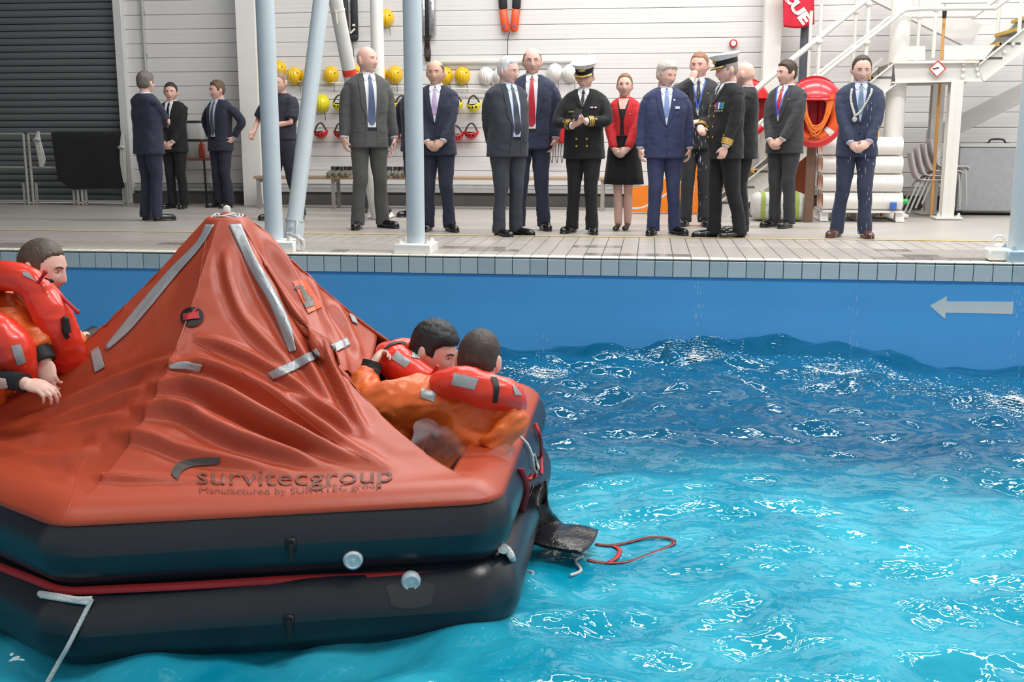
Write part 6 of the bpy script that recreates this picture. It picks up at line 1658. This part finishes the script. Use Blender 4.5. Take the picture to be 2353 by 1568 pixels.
# posts of the landing
for px, dy in ((2192, 0.06), (2192, dY)):
    c = S_(px, 300); mb = MB(); h = S_(2192, 186).z
    mb.box((c.x, YS + dy - 0.06, h / 2), (0.145, 0.014, h)); mb.box((c.x, YS + dy + 0.08, h / 2), (0.145, 0.014, h)); mb.box((c.x, YS + dy, h / 2), (0.012, 0.14, h)); po = sb(mb, 'landing_post', smooth=False)
    mb = MB(); mb.box((c.x, YS + dy, 0.015), (0.32, 0.3, 0.03), bev=0.005); sb(mb, 'base_plate', m_st, po)
    for sx in (-1, 1):
        mb = MB(); mb.cyl((c.x + sx * 0.12, YS + dy - 0.1, 0.02), (c.x + sx * 0.12, YS + dy - 0.1, 0.08), 0.014, n=8); mb.cyl((c.x + sx * 0.12, YS + dy - 0.1, 0.03), (c.x + sx * 0.12, YS + dy - 0.1, 0.055), 0.026, n=6); sb(mb, 'anchor_bolt', m_st, po)
# bolts on the landing joint
for (x, y) in ((2216, 146), (2215, 159), (2214, 174), (2244, 145), (2247, 158), (2250, 170), (2330, 100), (2310, 118)):
    c = S_(x, y); mb = MB(); mb.cyl((c.x, YS + 0.02, c.z), (c.x, YS + 0.06, c.z), 0.022, n=6); sb(mb, 'bolt', m_st)
# handrails (front and rear), posts and ball joints
def rail(pts, dy, r=0.026, nm='handrail'):
    mb = MB(); mb.tube(bez([S_(x, y) + Vector((0, dy, 0)) for x, y in pts], 8), r, n=12); sb(mb, nm)
RF = [(1705, 236), (1810, 148), (1983, 8), (2040, -40)]
RM = [(1752, 290), (1880, 181), (1985, 98), (2050, 48), (2075, 27), (2100, 20), (2200, 18), (2280, 17), (2300, 10), (2400, -70)]
for dy in (0.06, dY):
    rail(RF, dy); rail(RM, dy)
for (x, y0, y1) in ((1988, 195, 8), (2147, 132, 19), (1875, 285, 95), (2345, 75, -38)):
    for dy in (0.06, dY):
        c = S_(x, y0) + Vector((0, dy, 0)); e = S_(x, y1) + Vector((0, dy, 0)); e.x = c.x
        ym_ = None
        mb = MB(); mb.cyl(c, e + Vector((0, 0, 0.45)), 0.022, n=12); po = sb(mb, 'rail_post')
        mb = MB(); mb.ell(e, 0.042, 12, 8); sb(mb, 'ball_joint', m_st, po)
        if x in (1988, 1875):
            q = S_(x, {1988: 97, 1875: 186}[x]) + Vector((0, dy, 0)); q.x = c.x; mb = MB(); mb.ell(q, 0.042, 12, 8); sb(mb, 'ball_joint', m_st, po)
# far flight seen through the rails, and wall brace
mb = MB(); A = ony(1985, -10, 15.3); B = ony(2230, 112, 15.3); d = B - A
mb.prism([A, B, B + Vector((0.12, 0, 0.3)), A + Vector((0.12, 0, 0.34))], (0, 0.12, 0)); thing('upper_flight_beam', mb, mat('shade_white', (216, 215, 212), 0.5), 'wide pale beam sloping down behind the landing rails', 'beam', smooth=False)
mb = MB(); A = ony(2130, 345, 15.2); B = ony(2400, 212, 15.2)
mb.prism([A, B, B + Vector((0, 0, 0.26)), A + Vector((0, 0, 0.26))], (0, 0.1, 0)); thing('wall_brace', mb, mat('shade_white', (216, 215, 212), 0.5), 'pale diagonal brace on the wall above the metal chest', 'beam', smooth=False)
# diamond sign
c = S_(2154, 158); t = empty('hazard_sign', (c.x, YS - 0.004, c.z - 0.13), 0, 'white diamond sign with a red border on the landing beam', 'sign')
mb = MB(); s2 = 0.095; mb.prism([(s2, 0, 0.13), (0, 0, 0.13 + s2), (-s2, 0, 0.13), (0, 0, 0.13 - s2)], (0, 0.004, 0)); mb.build('sign_face', m_white, t, smooth=False)
for k in range(4):
    a0 = [(s2, 0.13), (0, 0.13 + s2), (-s2, 0.13), (0, 0.13 - s2)]; p_, q_ = a0[k], a0[(k + 1) % 4]; mb = MB(); mb.tube([(p_[0], -0.002, p_[1]), (q_[0], -0.002, q_[1])], 0.006, n=6); mb.build('sign_border', m_helm['red'], t)
mb = MB(); mb.box((-0.02, -0.003, 0.135), (0.07, 0.006, 0.014), R=Matrix.Rotation(-0.25, 3, 'Y')); mb.build('sign_mark', m_black, t)
# boat hook poles
def pole(pts, Y, label, tip=True):
    A = ony(*pts[0], Y); B = ony(*pts[1], Y); t = empty('boat_hook', (A.x, A.y, A.z), 0, label, 'boat hook'); d = B - A
    mb = MB(); mb.cyl((0, 0, 0.0), d * 0.93, 0.019, n=12); mb.build('wooden_shaft', mat('pole_wood', (208, 152, 84), 0.5, var=0.08), t)
    if tip:
        mb = MB(); mb.cyl(d * 0.93, d * 0.968, 0.026, n=12); mb.build('socket', m_black, t); mb = MB(); mb.cyl(d * 0.968, d * 1.0, 0.012, 0.004, n=8); mb.tube(bez([d * 0.975, d * 0.98 + Vector((0.05, 0, 0)), d * 0.965 + Vector((0.07, 0, 0))], 5), 0.008, n=6); mb.build('hook', mat('hook_steel', (170, 170, 172), 0.3, metal=0.8), t)
yb_ = YS - 0.12
A = onz(2141, 499, 0.0); pole([(2140, 498), (2172, 6)], A.y - 0.05, 'wooden boat hook with a black socket leaning before the landing')
pole([(2026, 497), (2016, 250)], 13.9, 'brown wooden pole standing behind the thick white column', False)

# lifebuoy housing with rope and ring
def housing(px, py, Y, label, k=1.0, sc=1.0):
    c = ony(px, py, Y); t = empty('lifebuoy_housing', (c.x, Y, c.z), 0, label, 'lifebuoy housing'); m = mat('housing_red', (222, 34, 44), 0.3, var=0.04, coat=0.3); md = mat('housing_red_deep', (176, 22, 36), 0.4)
    W = 0.33 * k
    mb = MB(); P = []      # hood: dome that overhangs the front
    nu, nv = 26, 10
    for i in range(nu):
        a = math.pi * (i / (nu - 1))
        for j in range(nv):
            f = j / (nv - 1); P.append((W * math.cos(a) * math.sin(f * math.pi / 2), -0.24 * math.sin(a) * math.sin(f * math.pi / 2), 0.52 + 0.25 * math.cos(f * math.pi / 2) ** 1.3))
    mb.grid(P, nu, nv); ob = mb.build('hood', m, t, angle=None); q = ob.modifiers.new('t', 'SOLIDIFY'); q.thickness = 0.015
    mb = MB(); mb.tube([(W * math.cos(a), -0.24 * math.sin(a), 0.52) for a in np.linspace(0, math.pi, 24)], 0.014, n=8); mb.build('hood_rim', m, t)
    mb = MB(); P = [(W * math.cos(a), 0.0, (0.42 if math.sin(a) > 0 else 0.42) * math.sin(a) * 0.95 + 0.4) for a in np.linspace(0, 2 * math.pi, 36, endpoint=False)]; mb.prism(P, (0, 0.04, 0)); mb.build('back_plate', md, t)
    mb = MB(); mb.tube([(W * 0.98 * math.cos(a), -0.16 * 0 - 0.09 - 0.05 * math.sin(-a), 0.42 + 0.40 * math.sin(a)) for a in np.linspace(math.pi * 1.0, math.pi * 2.0, 26)], 0.05, n=10); mb.build('tray_rim', m, t)
    for x in (-0.07, 0.07): mb = MB(); mb.tube([(x, -0.01, 0.1), (x, -0.01, 0.7)], 0.03, n=10); mb.build('back_rib', md, t)
    mb = MB(); mb.box((0, 0.03, -c.z / sc / 2 + 0.25), (0.1, 0.05, c.z / sc + 0.5)); mb.build('stand_post', mat('post_brown', (120, 92, 74), 0.6), t)
    t.scale = (sc, sc, sc)
    return t, c
hz_, hc = housing(1866, 334, 13.35, 'open red lifebuoy housing with an orange ring and rope between the two suited men')
ring = empty('lifebuoy', (hc.x - 0.01, 13.35 - 0.13, hc.z + 0.04), 0, 'orange lifebuoy with white bands sitting in the red housing', 'lifebuoy')
mb = MB(); mb.tube([(0.24 * math.cos(a), 0, 0.30 + 0.27 * math.sin(a)) for a in np.linspace(0, 2 * math.pi, 44, endpoint=False)], 0.062, n=16, closed=True); mb.build('ring', mat('buoy_orange', (238, 96, 36), 0.4, var=0.04), ring)
for a0 in (-0.75, -2.4, 0.75, 2.4):
    mb = MB(); mb.tube([(0.24 * math.cos(a), 0, 0.30 + 0.27 * math.sin(a)) for a in np.linspace(a0 - 0.12, a0 + 0.12, 6)], 0.0635, n=16, caps=False); mb.build('white_band', m_white, ring)
V2, F2 = text_mesh('P2d', 1.0, 0.01)
mb = MB(); x1 = max(v[0] for v in V2); mb.add([(-0.06 + v[0] / x1 * 0.12, -0.0635, 0.02 + v[1] * 0.045) for v in V2], F2); mb.build('lettering', mat('buoy_ink', (120, 50, 24), 0.6), ring, smooth=False, fix=False)
mb = MB()
for k in range(11):
    w = 0.20 - 0.006 * k; dz = 0.34 - 0.012 * (k % 5); dep = 0.06 + 0.025 * (k % 4)
    mb.tube(bez([(hc.x - w + 0.03 * math.sin(k), 13.35 - 0.2 - 0.012 * (k % 3), hc.z + dz + 0.2), (hc.x - w * 0.6, 13.35 - 0.22 - 0.01 * (k % 3), hc.z + dz - dep * 0.3), (hc.x + 0.02 * math.sin(k * 2), 13.35 - 0.23, hc.z + dz - dep - 0.06), (hc.x + w * 0.7, 13.35 - 0.22, hc.z + dz), (hc.x + w * 0.9, 13.35 - 0.2, hc.z + dz + 0.24)], 6), 0.0095, n=6)
thing('throw_rope', mb, mat('rope_orange', (240, 122, 44), 0.6, var=0.1), 'looped orange throw rope hanging in the red housing', 'rope')
housing(1716, 312, 15.25, 'second red lifebuoy housing half hidden behind the naval officers', 0.9, 0.95)

# flag on a dark pole
Yp = 15.3
a = ony(1833, 420, Yp); mb = MB(); mb.cyl((a.x, Yp, 0.0), (a.x, Yp, 4.6), 0.058, n=18); thing('flag_pole', mb, mat('pole_grey', (84, 88, 96), 0.4), 'dark grey pole carrying the red flag', 'pole')
Yg = Yp - 0.12; t = empty('rescue_flag', ony(1833, 62, Yg), 0, 'red flag with white RESCUE lettering on the dark pole', 'flag'); TO_ = Vector(t.location)
def fpt(px, py, off=0.0):
    p = ony(px, py, Yg); return Vector((p.x, Yg - off - 0.02 * math.sin((px - 1797) * 0.13 + py * 0.02), p.z)) - TO_
G = []; 
for i in range(16):
    for j in range(22):
        u, w = i / 15, j / 21; px = 1797 + 72 * u + 3 * w; py = -80 + (142 + 0 + 3 * math.sin(u * 3) - 8 * max(0, u - 0.55) * 2) * w; G.append(fpt(px, py))
mb = MB(); mb.grid(G, 16, 22); ob = mb.build('flag_cloth', mat('flag_red', (206, 36, 58), 0.8, bump=0.1, bscale=40), t, angle=None); q = ob.modifiers.new('t', 'SOLIDIFY'); q.thickness = 0.004
V2, F2 = text_mesh('RESCUE', 1.0, 0.055, 1.0); x1 = max(v[0] for v in V2); y1 = max(v[1] for v in V2)
dx, dy = (1846 - 1754), (58 + 72); ln = math.hypot(dx, dy); ux, uy = dx / ln, dy / ln; nxp, nyp = uy, -ux
P = []
for (x, y) in V2:
    f = x / x1 * ln; hgt = y / y1 * 25; P.append(fpt(1754 + ux * f + nxp * hgt, -72 + uy * f + nyp * hgt, 0.008))
mb = MB(); mb.add(P, F2); ob = mb.build('flag_lettering', m_white, t, smooth=False, fix=False)

# white canister with green straps
Yk = 13.6; a = ony(1726, 470, Yk); b = ony(1852, 470, Yk); z1 = ony(1790, 441, Yk).z
t = empty('raft_canister', ((a.x + b.x) / 2, Yk, 0), 0, 'white raft canister with two green straps on the floor by the stairs', 'canister'); h = (b.x - a.x) / 2
mb = MB(); n_ = 20; secs = [(-h, 0.6), (-h + 0.03, 0.86), (-h + 0.09, 1.0), (h - 0.09, 1.0), (h - 0.03, 0.86), (h, 0.6)]
vs = []
for (x, f) in secs:
    for k in range(n_):
        a_ = 2 * math.pi * k / n_; ca, sa = math.cos(a_), math.sin(a_); e = 0.6
        vs.append((x, 0.22 * f * math.copysign(abs(ca) ** e, ca), z1 / 2 + z1 / 2 * f * math.copysign(abs(sa) ** e, sa)))
mb.grid([vs[i * n_ + (j % n_)] for i in range(6) for j in range(n_ + 1)], 6, n_ + 1); mb.f += [tuple(range(n_)), tuple(range(5 * (n_ + 1), 5 * (n_ + 1) + n_))]; mb.m += [0, 0]
mb.build('shell', mat('canister_white', (222, 222, 216), 0.4), t)
for x in (-h * 0.62, h * 0.6): mb = MB(); mb.grid([(x + dx_, 0.226 * math.copysign(abs(math.cos(q_)) ** 0.6, math.cos(q_)), z1 / 2 + (z1 / 2 + 0.006) * math.copysign(abs(math.sin(q_)) ** 0.6, math.sin(q_))) for q_ in np.linspace(0, 2 * math.pi, 41) for dx_ in (-0.025, 0.025)], 41, 2); mb.build('strap', mat('strap_green', (166, 184, 88), 0.6), t)
for z in (0.35, 0.62): mb = MB(); mb.box((0, 0, z1 * z), (2 * h - 0.16, 0.448, 0.008)); mb.build('rib', mat('canister_white', (222, 222, 216), 0.4), t)
# pallet with stacked white pipes
Yq = 13.75; a = ony(1882, 474, Yq); b = ony(2064, 474, Yq); zt = 0.13
pt = empty('pallet', ((a.x + b.x) / 2, Yq + 0.1, 0), 0, 'white wooden pallet under the stacked pipes', 'pallet')
for k in range(4): mb = MB(); mb.box((0, -0.32 + 0.22 * k, zt - 0.012), (b.x - a.x, 0.13, 0.024)); mb.build('deck_board', m_white, pt, smooth=False)
for x in (-0.44, 0, 0.44): 
    for y in (-0.3, 0.33): mb = MB(); mb.box((x, y, 0.06), (0.1, 0.1, 0.085)); mb.build('block', m_white, pt, smooth=False)
    mb = MB(); mb.box((x, 0.0, 0.01), (0.1, 0.76, 0.02)); mb.build('runner', m_white, pt, smooth=False)
R_ = 0.108
pp = empty('plastic_pipe'); Lp = (b.x - a.x) * 0.99
mb = MB(); mb.tube([(-Lp / 2, 0, 0), (Lp / 2, 0, 0)], R_ - 0.001, n=26, caps=False); mb.tube([(-Lp / 2, 0, 0), (Lp / 2, 0, 0)], R_ - 0.014, n=26, caps=False)
for s_ in (-1, 1): mb.add([(s_ * Lp / 2, (R_ - e_) * math.cos(2 * math.pi * k / 26), (R_ - e_) * math.sin(2 * math.pi * k / 26)) for e_ in (0.001, 0.014) for k in range(26)], [(k, (k + 1) % 26, 26 + (k + 1) % 26, 26 + k) for k in range(26)])
mb.build('pipe_wall', mat('pipe_white', (238, 234, 228), 0.35), pp, angle=50)
mb = MB(); mb.cyl((-Lp / 2 + 0.01, 0, 0), (Lp / 2 - 0.01, 0, 0), R_ - 0.016, n=26); mb.build('pipe_core', mat('core_orange', (206, 122, 80), 0.7), pp)
first = True
for r in range(4):
    for k in range(3):
        t = pp if first else copy_tree(pp); first = False
        t.location = ((a.x + b.x) / 2 - 0.012 * r + 0.01 * k, Yq - 0.16 + k * 0.222 + 0.0 * r, zt + R_ + r * 0.2165)
        row = ('bottom', 'second', 'third', 'top')[r]; dep = ('front', 'middle', 'rear')[k]
        tag(t, 'white pipe in the %s row of the pallet stack, %s one of its row' % (row, dep), 'pipe', 'white pipes stacked on the pallet')
# brown drum behind, orange board, small green and blue bits
c = ony(1842, 440, 14.3); mb = MB(); mb.lathe([(0.15, 0.0), (0.16, 0.02), (0.16, 0.3), (0.165, 0.31), (0.16, 0.32), (0.16, 0.62), (0.165, 0.63), (0.165, 0.76), (0.15, 0.78)], (c.x, 14.3, 0), None, 26); thing('plastic_drum', mb, mat('drum_brown', (160, 82, 48), 0.5), 'brown plastic drum standing behind the stacked pipes', 'drum')
mb = MB(); P = [ony(x, y, 14.55) for x, y in ((1452, 487), (1452, 432), (1500, 424), (1560, 396), (1600, 330), (1640, 330), (1640, 491))]; mb.prism(P, (0, 0.09, 0)); ob = thing('orange_float_board', mb, mat('board_orange', (238, 130, 34), 0.5, var=0.06), 'orange float board leaning behind the blue-suited man\'s legs', 'board', smooth=False)
mb = MB(); mb.tube(bez([ony(x, y, 14.4) for x, y in ((1440, 478), (1480, 476), (1540, 440), (1590, 396))], 6), 0.012, n=6); thing('white_line', mb, m_rope, 'white line lying over the orange float board', 'rope')
c = onz(2082, 466, 0.14); mb = MB(); q = ony(2060, 463, 13.55); mb.tube([(q.x, 13.55, q.z), (q.x + 0.06, 13.55, q.z), (q.x + 0.07, 13.55, q.z), (q.x + 0.13, 13.55, q.z)], [0.045, 0.045, 0.03, 0.03], n=12); thing('hose_coupling', mb, mat('coupling_green', (60, 180, 90), 0.4), 'green hose coupling at the end of the stacked pipes', 'coupling')
q = ony(2053, 470, 13.45); mb = MB(); mb.box((q.x, 13.45, zt + 0.06), (0.07, 0.06, 0.09), bev=0.008); thing('blue_box', mb, mat('box_blue', (66, 110, 190), 0.5), 'small blue box on the pallet by the thick column', 'box')
# stacked chairs
m_ch = mat('chair_shell', (206, 200, 202), 0.35, var=0.03); m_chl = mat('chair_leg', (196, 198, 196), 0.3, metal=0.5)
def chair():
    t = empty('stacking_chair')
    prof = [(-0.27, 0.80), (-0.262, 0.74), (-0.235, 0.62), (-0.20, 0.52), (-0.15, 0.462), (-0.06, 0.445), (0.08, 0.445), (0.18, 0.452), (0.215, 0.44), (0.225, 0.42)]
    Pf = bez([Vector((x, 0, z)) for x, z in prof], 4); G = []; nv = 13
    for i, p in enumerate(Pf):
        f = i / (len(Pf) - 1); w = 0.205 + 0.02 * math.sin(math.pi * f)
        for j in range(nv):
            v_ = -1 + 2 * j / (nv - 1); up = 0.035 * abs(v_) ** 3
            G.append((p.x + (up if f < 0.45 else 0) * 1.2, v_ * w, p.z + (up if f >= 0.45 else 0) * 0.5))
    mb = MB(); mb.grid(G, len(Pf), nv); ob = mb.build('seat_shell', m_ch, t, angle=None); q = ob.modifiers.new('t', 'SOLIDIFY'); q.thickness = 0.012
    for sy in (-1, 1):
        mb = MB(); mb.tube(bez([(0.15, sy * 0.16, 0.43), (0.19, sy * 0.2, 0.40), (0.22, sy * 0.23, 0.0)], 5), 0.012, n=8); mb.build('leg', m_chl, t)
        mb = MB(); mb.tube(bez([(-0.10, sy * 0.16, 0.43), (-0.15, sy * 0.2, 0.40), (-0.30, sy * 0.235, 0.0)], 5), 0.012, n=8); mb.build('leg', m_chl, t)
    mb = MB(); mb.tube([(0.15, -0.16, 0.425), (0.15, 0.16, 0.425)], 0.011, n=8); mb.build('cross_bar', m_chl, t)
    return t
cp_ = chair(); base = ony(2128, 480, 14.5)
for k, lab in enumerate(('grey plastic chair at the bottom of the stack, its feet on the deck', 'grey plastic chair second from the bottom of the stack', 'grey plastic chair third from the bottom of the stack', 'grey-mauve plastic chair on top of the stack')):
    t = cp_ if k == 0 else copy_tree(cp_); t.location = (base.x + 0.075 * k, 14.5, 0.055 * k); t.rotation_euler = (0, 0, -0.12); tag(t, lab, 'chair', 'stacked plastic chairs')
# galvanised chest
Yx = 14.8; a = ony(2196, 489, Yx); b = ony(2372, 489, Yx); zt = ony(2270, 330, Yx).z
t = empty('metal_chest', ((a.x + b.x) / 2, Yx + 0.3, 0), 0, 'galvanised grey metal chest with a lid handle under the stairs', 'chest'); m_gal = mat('galvanised', (176, 178, 182), 0.42, metal=0.25, var=0.08, vscale=14)
mb = MB(); mb.box((0, 0, 0.05 + (zt - 0.1) / 2), (b.x - a.x, 0.6, zt - 0.1), bev=0.008); mb.build('body', m_gal, t)
mb = MB(); mb.box((0, 0, zt - 0.02), (b.x - a.x + 0.03, 0.63, 0.05), bev=0.008); ld = mb.build('lid', mat('lid_pale', (206, 206, 204), 0.4), t)
mb = MB(); mb.tube(bez([(-0.16, -0.25, zt), (-0.12, -0.25, zt + 0.01), (-0.09, -0.25, zt + 0.05), (0.05, -0.25, zt + 0.05), (0.09, -0.25, zt + 0.005), (0.13, -0.25, zt)], 5), 0.012, n=8); mb.build('handle', m_black, ld)
for sx in (-1, 1): mb = MB(); mb.box((sx * 0.42, 0, 0.025), (0.08, 0.5, 0.05)); mb.build('foot', m_black, t)
# shackle and rope on the column blocks
c = ony(2293, 578, YC - 0.06); t = empty('ring_shackle', (c.x, YC - 0.06, 0.1), 0, 'white ring shackle on the block of the edge column', 'shackle')
mb = MB(); mb.box((0, 0, -0.04), (0.18, 0.18, 0.09), bev=0.01); mb.build('foot_plate', m_white, t)
mb = MB(); mb.tube([(0.042 * math.cos(a_), 0, 0.065 + 0.045 * math.sin(a_)) for a_ in np.linspace(-0.9, math.pi + 0.9, 20)], 0.010, n=8); mb.build('ring', m_white, t); mb = MB(); mb.box((0.0, 0, 0.02), (0.05, 0.04, 0.05), bev=0.008); mb.build('lug', m_white, t)
mb = MB(); c0 = Vector((cA.location.x + 0.19, YC - 0.06, 0.095))
for k in range(9):
    a_ = random.uniform(-0.6, 0.6); P = [c0 + Vector((-0.07, 0.0, 0.02 + 0.01 * k % 3)), c0 + Vector((-0.01 + 0.02 * math.sin(k), -0.03 * math.cos(k * 1.7), 0.05 + 0.012 * (k % 4))), c0 + Vector((0.05 + 0.008 * k, -0.02 * math.sin(k), 0.02)), c0 + Vector((0.07 + 0.012 * (k % 5), -0.04 + 0.012 * k, -0.1))]
    mb.tube(bez([c0 + (Vector(q) - c0) * 0.75 for q in P], 5), 0.0055, n=6)
thing('rope_end', mb, m_rope, 'frayed white rope bundle on the block under the slanting brace', 'rope')
bpy.data.scenes.remove(TMP)
